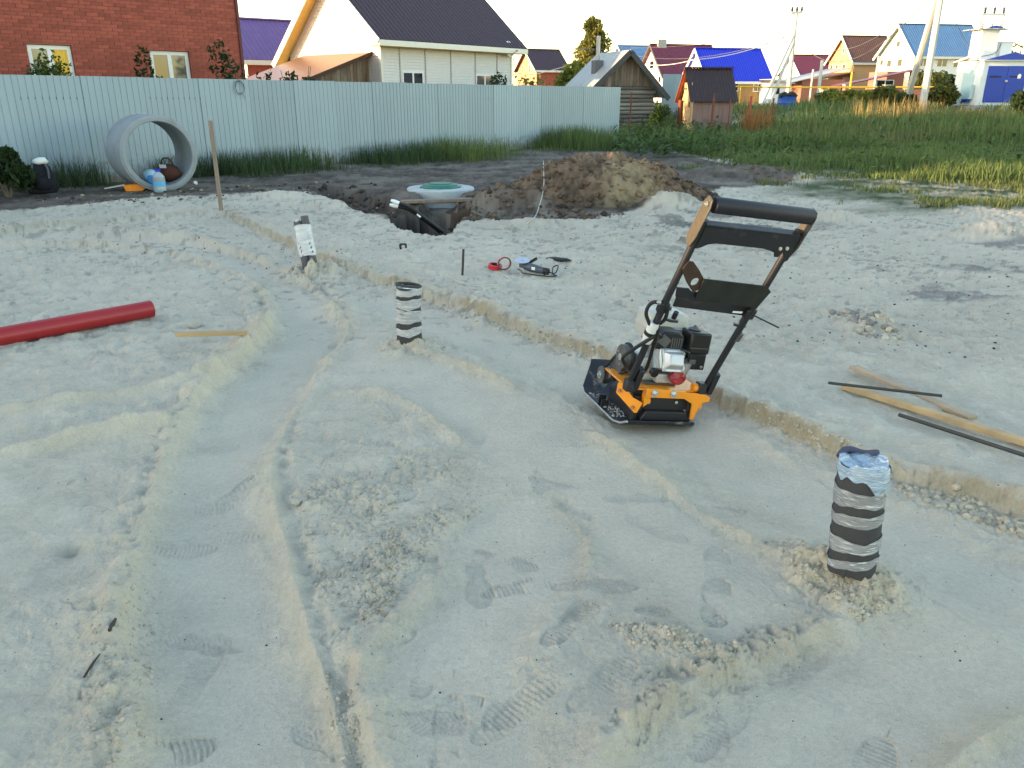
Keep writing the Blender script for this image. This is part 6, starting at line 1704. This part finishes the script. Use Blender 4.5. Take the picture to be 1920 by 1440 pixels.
# ================================================================== plate compactor
pc = thing('plate_compactor', 'orange and black petrol plate compactor with folding handle on the sand', 'plate compactor', (.67, 3.90, gz(.67, 3.90) + .035))
pc.rotation_euler = (0, math.radians(8), math.radians(15.5))
M_or = mat('orange_paint', (.80, .27, .012), .35, var=.08, scale=8, spec=.5, dirt=((.45, .30, .16), 14, .62)); M_bk = mat('black_powder_coat', (.012, .012, .016), .42, var=.25, scale=60, spec=.5, bump=.15, bscale=300, dirt=((.085, .08, .07), 9, .6))
M_pl = mat('black_plate', (.014, .015, .022), .42, var=.3, scale=10, dirt=((.25, .235, .20), 9, .56)); M_al = mat('cast_aluminium', (.50, .51, .51), .42, metal=.75, var=.12, scale=14, bump=.15, bscale=60); M_bolt = mat('zinc_bolt', (.62, .62, .60), .3, metal=.9)
M_tank = mat('white_tank', (.40, .39, .355), .4, var=.06, scale=6); M_blp = mat('black_plastic', (.012, .012, .013), .4, var=.15); M_gr2 = mat('grey_cast_iron', (.10, .10, .10), .5, metal=.4, var=.2, scale=20); M_edge = mat('worn_edge', (.38, .37, .35), .4, metal=.7, var=.3, scale=30)
M_glint = mat('gold_glint_steel', (.06, .05, .032), .42, var=.4, scale=50, spec=.6, bump=.2, bscale=250)  # black steel tinted warm, painting the golden sun glare into its colour
def bolt(parent, c, ax, r=.012, h=.012, m=None):
    rt = {'y': rotm(x=math.pi / 2), 'x': rotm(y=-math.pi / 2), 'z': rotm()}[ax]
    mb = MB(); mb.lathe([(r * 1.35, 0), (r * 1.35, .003), (r, .003)], 16, c, rt); mb.lathe([(r * .8, .003), (r * .8, h), (r * .6, h + .002)], 6, c, rt); return mb.build('bolt', m or M_bolt, parent, smooth=25)
# base plate: flat sole, front lip turned up high, rear lip a little
prof = [(.36, .15), (.335, .135), (.26, .022), (.22, .0), (-.19, .0), (-.235, .006), (-.27, .028)]
def halfw(y):
    if y > .26: return .195 - (y - .26) * .35
    if y < -.2: return .225 - (-.2 - y) * .55
    return .225
mb = MB(); n = len(prof)
for y, z in prof:
    w = halfw(y)
    for x, zz in ((-w, z), (-w + .02, z + .001), (w - .02, z + .001), (w, z), ): mb.v.append((x, y, zz + .014))
for y, z in prof:
    w = halfw(y)
    for x in (-w, -w + .02, w - .02, w): mb.v.append((x, y, z))
for j in range(n - 1):
    for i in range(3):
        a = 4 * j + i; b_ = 4 * n + a
        mb.f += [(a, a + 1, a + 5, a + 4), (b_ + 4, b_ + 5, b_ + 1, b_)]
    for i in (0, 3): a = 4 * j + i; b_ = 4 * n + a; mb.f.append((a, a + 4, b_ + 4, b_))
for j in (0, n - 1):
    for i in range(3): a = 4 * j + i; b_ = 4 * n + a; mb.f.append((a, b_, b_ + 1, a + 1))
plate = mb.build('base_plate', M_pl, pc, bevel=.003)
mb = MB()                                           # worn bright rim along the left side and rear
for s in (-1,):
    mb.tube([(s * halfw(y), y, z + .008) for y, z in prof[2:]], .006, 6)
mb.build('worn_rim', M_edge, plate, smooth=50)
mb = MB(); mb.bb(-.225, -.185, .02, .028, .012, .07); mb.bb(-.225, -.185, -.02, -.012, .012, .055); mb.build('lug', M_bk, plate)
mb = MB(); mb.prism([(-.13, .014), (.2, .014), (.2, .10), (.165, .155), (-.075, .155), (-.13, .09)], -.20, .12, lf); ex = mb.build('exciter_housing', M_bk, pc, bevel=.006)
mb = MB(); mb.lathe([(.07, -.13), (.07, .17)], 24, (.03, -.02, .085), rotm(y=math.pi / 2)); mb.build('exciter_barrel', M_bk, ex, smooth=40)
mb = MB(); mb.prism([(-.10, .03), (.17, .03), (.15, .08), (-.08, .08)], -.235, -.198, lf); mb.build('rear_cover', M_bk, ex, bevel=.004)
for x, z in ((-.055, .115), (.10, .12), (.155, .075), (-.05, .05)): bolt(ex, (x, -.201, z), 'y', .006, .008)
for x in (-.12, .18):
    mb = MB(); mb.tube([(x, -.19, .02), (x, -.19, .15)], .022, 14); mb.build('rubber_mount', M_black, ex, smooth=40)
# orange deck
mb = MB(); mb.bb(-.19, .225, -.225, .10, .186, .195); deck = mb.build('deck', M_or, pc, bevel=.003)
mb = MB(); mb.prism([(-.10, .155), (.12, .155), (.12, .194), (-.10, .203)], -.245, -.229, lf); bm2 = mb.build('deck_beam', M_or, deck, bevel=.003)
for x in (-.055, .05): bolt(bm2, (x, -.246, .18), 'y', .014, .014)
lr = Matrix.Rotation(math.radians(-38), 3, 'Z')
mb = MB(); mb.prism([(-.09, .205), (-.075, .215), (-.05, .205), (.02, .135), (.085, .115), (.062, .045), (.045, .04), (-.09, .14)], -.005, .005, lambda u, v_, d_: tuple(lr @ Vector((u * .8, d_, 0)) + Vector((-.165, -.205, .035 + v_ * .8)))); bl = mb.build('side_bracket', M_or, deck, bevel=.002)
for u, v_ in ((-.07, .16), (.03, .075)):
    q = lr @ Vector((u * .8, -.006, 0)) + Vector((-.165, -.205, .035 + v_ * .8)); mb = MB(); mb.lathe([(.011, 0), (.011, .004), (.007, .004), (.007, .012)], 6, q, lr @ rotm(x=math.pi / 2)); mb.build('bolt', mat('copper_bolt', (.45, .20, .13), .4, metal=.7), bl, smooth=25)
mb = MB(); mb.prism([(-.10, .20), (-.085, .205), (-.06, .13), (-.10, .10)], -.235, -.20, lf); mb.build('gusset', M_or, deck, bevel=.003)
mb = MB(); mb.prism([(.115, .19), (.225, .185), (.262, .165), (.258, .145), (.215, .135), (.19, .045), (.172, .045), (.165, .13), (.115, .155)], -.245, -.232, lf); mb.build('side_bracket', M_or, deck, bevel=.003)
mb = MB(); mb.bb(.215, .23, -.235, .10, .10, .186); mb.build('skirt', M_or, deck, bevel=.003)
mb = MB(); mb.tube([(.165, -.215, .21), (.225, -.215, .21)], .022, 16); mb.build('pivot_tube', M_or, deck, smooth=40)
# engine
eng = MB(); eng.box((.0, -.02, .262), (.21, .2, .13), taper=(.88, .9)); en = eng.build('crankcase', M_al, pc, bevel=.014, seg=3)
mb = MB(); mb.box((.035, -.115, .318), (.135, .16, .11), rotm(x=-.35)); cy = mb.build('cylinder', M_al, en, bevel=.01)
for k in range(5):
    mb = MB(); y = -.07 - k * .017; mb.box((.035, y, .325 + k * .004), (.158, .005, .128), rotm(x=-.35)); mb.build('cooling_fin', M_al, cy)
vr = rotm(x=-.35)
mb = MB(); mb.prism([(-.062, -.055), (.062, -.055), (.062, -.03), (.056, 0), (.062, .035), (.062, .055), (-.062, .055), (-.062, .035), (-.056, 0), (-.062, -.03)], 0, .008, lambda u, v_, d_: tuple(vr @ Vector((u, -d_, v_)) + Vector((.036, -.198, .337)))); vc = mb.build('valve_cover', mat('bright_cover', (.50, .51, .53), .42, metal=.6, var=.08), en, bevel=.003)
mb = MB(); vsb = [tuple(vr @ Vector(q) + Vector((.036, -.198, .337))) for q in ((-.052, -.008, -.043), (.052, -.008, -.043), (.052, -.008, .045), (-.052, -.008, .045), (-.034, -.036, -.022), (.040, -.036, -.026), (.040, -.036, .032), (-.030, -.036, .032))]
mb.add(vsb, [(0, 1, 5, 4), (1, 2, 6, 5), (2, 3, 7, 6), (3, 0, 4, 7), (4, 5, 6, 7)]); mb.build('cover_dome', MATS['bright_cover'], vc, bevel=.006, seg=3)
for u, v_ in ((-.05, -.046), (.05, -.046), (-.05, .046), (.05, .046)):
    q = vr @ Vector((u, -.008, v_)) + Vector((.036, -.198, .337)); bolt(vc, tuple(q), 'y', .006, .006)
mb = MB(); mb.tube([(-.045, -.16, .27), (-.045, -.19, .262)], .02, 14); mb.build('oil_plug', M_blp, en, smooth=40)
mb = MB(); mb.box((.02, -.13, .235), (.09, .09, .05)); mb.build('engine_foot', M_al, en, bevel=.006)
mb = MB(); mb.bb(-.08, .10, -.16, .08, .196, .206); mb.build('mount_plate', M_gr2, en, bevel=.002)
mb = MB(); mb.prism([(-.055, .385), (.095, .385), (.095, .455), (.06, .478), (-.02, .478), (-.055, .45)], -.17, .02, lf); sd_ = mb.build('fan_shroud', M_blp, en, bevel=.01)
for k in range(5):
    mb = MB(); mb.bb(.02 + k * .013, .027 + k * .013, -.174, -.168, .395, .45); mb.build('slot', M_gr2, sd_)
mb = MB(); mb.box((-.02, -.175, .43), (.05, .01, .05), rotm(y=.6)); mb.build('plate', M_gr2, sd_)
# tank: two pressed halves with a seam
def rbox(mb, c, s, z0, z1, round_, n=8, top=.8):
    pass
mb = MB(); prf = [(.94, .0), (.985, .012), (1.0, .05), (1.02, .056), (1.02, .062), (1.0, .068), (.985, .10), (.93, .125), (.80, .138), (.4, .142), (0, .142)]
n = 48; c0 = Vector((.055, .035, .405))
for k_, z in prf:
    for i in range(n):
        a = 2 * math.pi * i / n; ca, sa = math.cos(a), math.sin(a); q = (abs(ca) ** 5 + abs(sa) ** 5) ** (-1 / 5)
        mb.v.append((c0.x + .118 * k_ * ca * q, c0.y + .095 * k_ * sa * q, c0.z + z))
for j in range(len(prf) - 1):
    for i in range(n): mb.f.append((j * n + i, j * n + (i + 1) % n, (j + 1) * n + (i + 1) % n, (j + 1) * n + i))
mb.f.append(tuple(range(n))[::-1])
tk = mb.build('fuel_tank', M_tank, en, smooth=35)
mb = MB(); mb.lathe([(.036, 0), (.036, .018), (.03, .022), (0, .022)], 24, (.06, .04, .545)); mb.build('fuel_cap', M_blp, tk, smooth=35)
mb = MB(); mb.bb(.06, .17, -.08, .08, .46, .475); mb.bb(.06, .17, -.085, -.075, .40, .475); mb.build('muffler_guard', mat('guard_grey', (.28, .28, .28), .45, metal=.3), en, bevel=.004)
mb = MB(); mb.box((.175, -.13, .43), (.115, .12, .11)); ab_ = mb.build('air_filter', M_blp, en, bevel=.01)
mb = MB(); mb.box((.18, -.135, .335), (.09, .10, .085)); mb.build('air_filter_base', M_blp, ab_, bevel=.006)
mb = MB(); mb.lathe([(.028, 0), (.034, .004), (.01, .016), (.004, .024)], 20, (.165, -.12, .486)); mb.build('wing_nut', M_gr2, ab_, smooth=35)
mb = MB(); mb.bb(.122, .232, -.191, -.189, .405, .409); mb.build('seam', M_gr2, ab_)
bolt(ab_, (.205, -.187, .31), 'y', .006, .006)
mb = MB(); mb.tube([(.125, -.165, .285), (.125, -.165, .325)], [.026, .034], 18); mb.tube([(.125, -.165, .262), (.125, -.165, .285)], [.018, .026], 18); cb = mb.build('carburettor', M_al, en, smooth=35)
mb = MB(); mb.box((.125, -.17, .335), (.08, .05, .025)); mb.build('linkage', M_gr2, cb, bevel=.003)
mb = MB(); mb.lathe([(0, 0), (.05, 0), (.052, .006), (.045, .012), (0, .014)], 28, (0, 0, 0)); mb.v = [tuple(rotm(x=math.radians(75), z=.25) @ Vector((p_[0] * 1.05, p_[1] * .75, p_[2])) + Vector((.085, -.185, .25))) for p_ in mb.v]; mb.build('recoil_cover', mat('dark_red_plastic', (.28, .008, .02), .3), en, smooth=40)
mb = MB(); mb.tube([tuple(q) for q in spline([(.06, -.2, .40), (.10, -.22, .39), (.12, -.2, .34)], 5)], .006, 6); mb.build('ht_lead', M_blp, en, smooth=60)
# belt drive on the left side
c1 = Vector((-.155, .0, .288)); c2 = Vector((-.205, .10, .155))
mb = MB(); mb.lathe([(0, 0), (.064, 0), (.066, .003), (.066, .045), (0, .045)], 40, c1 + Vector((0, 0, 0)), rotm(y=math.pi / 2)); cl = mb.build('clutch', M_gr2, pc, smooth=35)
mb = MB(); mb.lathe([(0, 0), (.018, 0), (.018, .006), (0, .008)], 20, c1 + Vector((0, 0, 0)), rotm(y=-math.pi / 2)); mb.lathe([(.007, 0), (.007, .014)], 6, c1, rotm(y=-math.pi / 2)); mb.build('hub', M_bolt, cl, smooth=35)
for a in (.6, 4.4):
    mb = MB(); mb.lathe([(.006, 0), (.006, .006), (0, .007)], 10, c1 + Vector((0, .038 * math.cos(a), .038 * math.sin(a))), rotm(y=-math.pi / 2)); mb.build('rivet', M_bolt, cl)
mb = MB(); mb.lathe([(0, 0), (.046, 0), (.046, .006), (.036, .016), (.036, .03), (.046, .04), (.046, .046), (0, .046)], 36, c2, rotm(y=math.pi / 2)); pu = mb.build('pulley', M_gr2, pc, smooth=35)
mb = MB(); mb.lathe([(0, 0), (.02, 0), (.02, .005), (.01, .005), (.01, .014), (0, .014)], 18, c2, rotm(y=-math.pi / 2)); mb.build('hub', M_bolt, pu, smooth=35)
mb = MB(); pts = []
u = (c2 - c1); ang = math.atan2(u.z, u.y)
for k in range(15): a = ang + math.pi / 2 + math.pi * k / 14; pts.append((-.118, c1.y + .07 * math.cos(a), c1.z + .07 * math.sin(a)))
for k in range(11): a = ang - math.pi / 2 + math.pi * k / 10; pts.append((-.175, c2.y + .042 * math.cos(a), c2.z + .042 * math.sin(a)))
mb.tube(pts + [pts[0]], .008, 6); mb.build('belt', M_black, pc, smooth=60)
mb = MB(); mb.box((-.135, .05, .225), (.012, .16, .10), rotm(x=-.9)); mb.build('belt_guard_bracket', M_gr2, pc, bevel=.003)
# handle: point at fraction u up the posts, n proud of their plane
hd = Vector((0, -.46, .92)); hn = Vector((0, -.894, -.447))
def hp(x, u, n=0.0): return Vector((x, -.22, .22)) + hd * u + hn * n
lower = []
for x, xt in ((-.19, -.207), (.235, .238)):
    mb = MB(); mb.tube([tuple(hp(x, -.03)), tuple(hp(x * .6 + xt * .4, .2)), tuple(hp(xt, .47))], .0165, 14); po = mb.build('lower_post', M_bk, pc, smooth=40)
    mb = MB(); mb.box(hp(x + (.03 if x < 0 else .022), .03), (.03, .05, .13), rotm(x=.35)); mb.box(hp(x - (.025 if x > 0 else -.0), -.0, .0) + Vector((0, 0, -.01)), (.045, .05, .06)); mb.build('post_bracket', M_bk, po, bevel=.005)
    lower.append(po)
mb = MB(); mb.tube([tuple(hp(-.207, .27)), tuple(hp(-.208, .30)), tuple(hp(-.21, .36)), tuple(hp(-.21, .385))], [.024, .027, .026, .022], 16); mb.build('tape', mat('grey_white_tape', (.60, .60, .59), .5, bump=.4, bscale=40), lower[0], smooth=50)
mb = MB(); mb.tube([tuple(hp(-.2085, .315)), tuple(hp(-.2088, .335))], .0285, 16); mb.build('tape_gap', M_black, lower[0], smooth=50)
for x in (-.207, .242):
    mb = MB(); mb.tube([tuple(hp(x, .45, .0)), tuple(hp(x + (.002 if x > 0 else -.003), .93))], .0165, 14); ub = mb.build('upper_bar', M_bk, pc, smooth=40)
    s = -1 if x < 0 else 1
    xo = x + (-.012 if x < 0 else .02)
    mb = MB(); mb.prism([(.80, -.03), (.83, -.045), (1.0, -.036), (1.03, -.018), (1.03, .018), (1.0, .030), (.86, .026), (.80, .008)], xo + s * .004, xo + s * .010, lambda u, v_, d_: tuple(hp(d_, u, v_))); pl_ = mb.build('grip_plate', M_glint, ub, bevel=.002)
    bolt(pl_, tuple(hp(xo + s * .012, 1.0)), 'x', .008, .01)
    mb = MB(); mb.box(hp(x + s * .0, .475), (.05, .03, .055), rotm(x=.46)); mb.build('hinge', M_bk, ub, bevel=.006)
    bolt(ub, tuple(hp(x + s * .026, .50)), 'x', .009, .012)
mb = MB(); mb.tube([tuple(hp(-.205, 1.0)), tuple(hp(-.20, 1.0)), tuple(hp(.265, 1.0)), tuple(hp(.272, 1.0))], [.029, .0335, .0335, .029], 28); gr_ = mb.build('grip', mat('foam_grip', (.011, .010, .016), .55, var=.2, scale=40, bump=.1, bscale=200), pc, smooth=40)
mb = MB(); mb.tube([tuple(hp(.04, 1.0, -.03)), tuple(hp(.04, 1.0, -.042))], .006, 8); mb.build('rivet', M_bolt, gr_)
# cross plate under the grip, cut to a curve at its lower ends
low = [(-.2, .80), (-.175, .81), (-.155, .825), (-.12, .835), (.11, .835), (.15, .828), (.175, .82), (.185, .80), (.205, .80), (.215, .825), (.245, .79), (.252, .78), (.262, .79), (.262, .915)]
mb = MB(); mb.prism([(-.2, .915)] + low, .012, .018, lambda u, v_, d_: tuple(hp(u, v_, d_))); cp_ = mb.build('cross_plate', M_bk, pc, bevel=.002)
mb = MB(); mb.prism([(-.2, .905), (.262, .905), (.262, .918), (-.2, .918)], -.02, .018, lambda u, v_, d_: tuple(hp(u, v_, d_))); mb.build('flange', M_bk, cp_, bevel=.002)
bolt(cp_, tuple(hp(.19, .845, .02)), 'y', .006, .006); bolt(cp_, tuple(hp(.222, .85, .02)), 'y', .006, .006)
# bracket with a round hole, and the two middle plates
hole = [(-.128 + .02 * math.cos(a), .607 + .024 * math.sin(a)) for a in [2 * math.pi * k / 20 for k in range(20)]]
out = [(-.207 + .0, .70), (-.215, .66), (-.165, .60), (-.11, .55), (-.085, .575), (-.085, .62), (-.135, .67), (-.195, .72)]
out = [(a_, b_ + .03) for a_, b_ in out]
bm = bmesh.new()
def ringv(pts, d_): return [bm.verts.new(hp(u, v_, d_)) for u, v_ in pts]
outer = []
import itertools
cxy = (-.128, .637)
ordered = sorted(out, key=lambda q: math.atan2((q[1] - cxy[1]) * 1.03, q[0] - cxy[0]))
def on_outline(a):
    best = None
    for (x0, y0), (x1, y1) in zip(ordered, ordered[1:] + ordered[:1]):
        dx, dy = math.cos(a), math.sin(a); ex_, ey = x1 - x0, y1 - y0; den = dx * ey - dy * ex_
        if abs(den) < 1e-9: continue
        t1 = ((x0 - cxy[0]) * ey - (y0 - cxy[1]) * ex_) / den; t2 = ((x0 - cxy[0]) * dy - (y0 - cxy[1]) * dx) / den
        if t1 > 0 and -1e-6 <= t2 <= 1 + 1e-6: best = t1 if best is None else max(best, t1)
    return (cxy[0] + math.cos(a) * (best or .03), cxy[1] + math.sin(a) * (best or .03))
angs = [2 * math.pi * k / 40 for k in range(40)]
hi = [(cxy[0] + .018 * math.cos(a), cxy[1] + .021 * math.sin(a)) for a in angs]; ho = [on_outline(a) for a in angs]
V0, V1, V2, V3 = ringv(hi, .014), ringv(ho, .014), ringv(hi, .02), ringv(ho, .02)
for k in range(40):
    j = (k + 1) % 40
    for q in ((V0[k], V0[j], V1[j], V1[k]), (V2[k], V3[k], V3[j], V2[j]), (V0[k], V2[k], V2[j], V0[j]), (V1[k], V1[j], V3[j], V3[k])): bm.faces.new(q)
me = bpy.data.meshes.new('hole_bracket'); bm.to_mesh(me); bm.free(); me.materials.append(mat('brown_black_steel', (.05, .028, .018), .5, var=.3, scale=20)); o = bpy.data.objects.new('hole_bracket', me); col.objects.link(o); o.parent = pc
mb = MB(); mb.prism([(-.10, .665), (.225, .655), (.262, .625), (.25, .52), (-.085, .545)], .016, .024, lambda u, v_, d_: tuple(hp(u, v_, d_ + (v_ - .58) * .12))); mb.build('upper_tray', mat('dusty_black', (.018, .019, .017), .75, var=.5, scale=12, dirt=((.07, .075, .06), 10, .6)), pc, bevel=.002)
mb = MB(); mb.prism([(-.19, .59), (-.13, .59), (-.11, .575), (.2, .565), (.245, .57), (.235, .515), (-.175, .54)], .0, .008, lambda u, v_, d_: tuple(hp(u, v_, d_))); lt = mb.build('lower_tray', M_bk, pc, bevel=.002)
mb = MB(); mb.prism([(-.17, .538), (.235, .513), (.235, .44), (-.15, .47)], .0, .008, lambda u, v_, d_: tuple(hp(u, v_, d_ - (.535 - v_) * .35))); mb.build('tray_face', M_bk, lt, bevel=.002)
mb = MB(); mb.bb(0, .05, 0, .002, 0, .01); mb.v = [tuple(hp(.14 + p_[0], .483 + p_[2], .013 + p_[1])) for p_ in mb.v]; mb.build('label', M_frame, lt)
for x in (-.118, .24):
    mb = MB(); mb.tube([tuple(hp(x, .44, -.015)), tuple(hp(x, .405, -.015))], .012, 12); mb.lathe([(.03, 0), (.034, .005), (.03, .012), (0, .014)], 6, hp(x, .385, -.015)); mb.build('knob', M_blp, lt, smooth=30)
mb = MB(); mb.tube([tuple(hp(.245, .475)), tuple(hp(.44, .405))], .004, 6); mb.build('throttle_rod', M_black, pc)
mb = MB(); mb.box(hp(.25, .335, .0), (.035, .03, .05), rotm(x=.46, z=.2)); mb.build('clamp', M_gr2, lower[1], bevel=.005)
# cables
for pts in ([hp(-.207, .50), hp(-.25, .47, -.03), hp(-.262, .42, -.02), hp(-.23, .37)], [hp(-.20, .33, .03), hp(-.25, .22, .0), Vector((-.20, -.12, .32)), Vector((-.165, -.09, .27)), Vector((-.14, -.12, .24)), Vector((-.10, -.18, .27)), hp(-.16, .25, .0), hp(-.19, .36, .02)],
            [hp(-.19, .47, .02), hp(-.17, .40, .0), Vector((-.12, -.22, .50)), Vector((-.04, -.17, .45))]):
    mb = MB(); mb.tube([tuple(q) for q in spline(pts, 7)], .009, 8); mb.build('cable', M_black, pc, smooth=60)
# sand lying on the plate
sp_ = []
VV = []; FF = []; n0 = 0
for k in range(190):
    x, y = (RNG.uniform(-.21, -.13), RNG.uniform(-.16, .2)) if k < 140 else (RNG.uniform(.15, .2), RNG.uniform(-.25, -.2))
    vs, fs = LUMP1[k % 6]; s = RNG.uniform(.002, .008) * (1.5 if RNG.random() < .1 else 1); VV.append(vs * s + np.array((x, y, .016))); FF.append(fs + n0); n0 += len(vs)
o = fast_mesh('sand_on_plate', np.vstack(VV), np.vstack(FF), gm, np.repeat(np.array(((.36, .34, .30),)), n0, 0)); o.parent = plate; o['kind'] = 'stuff'
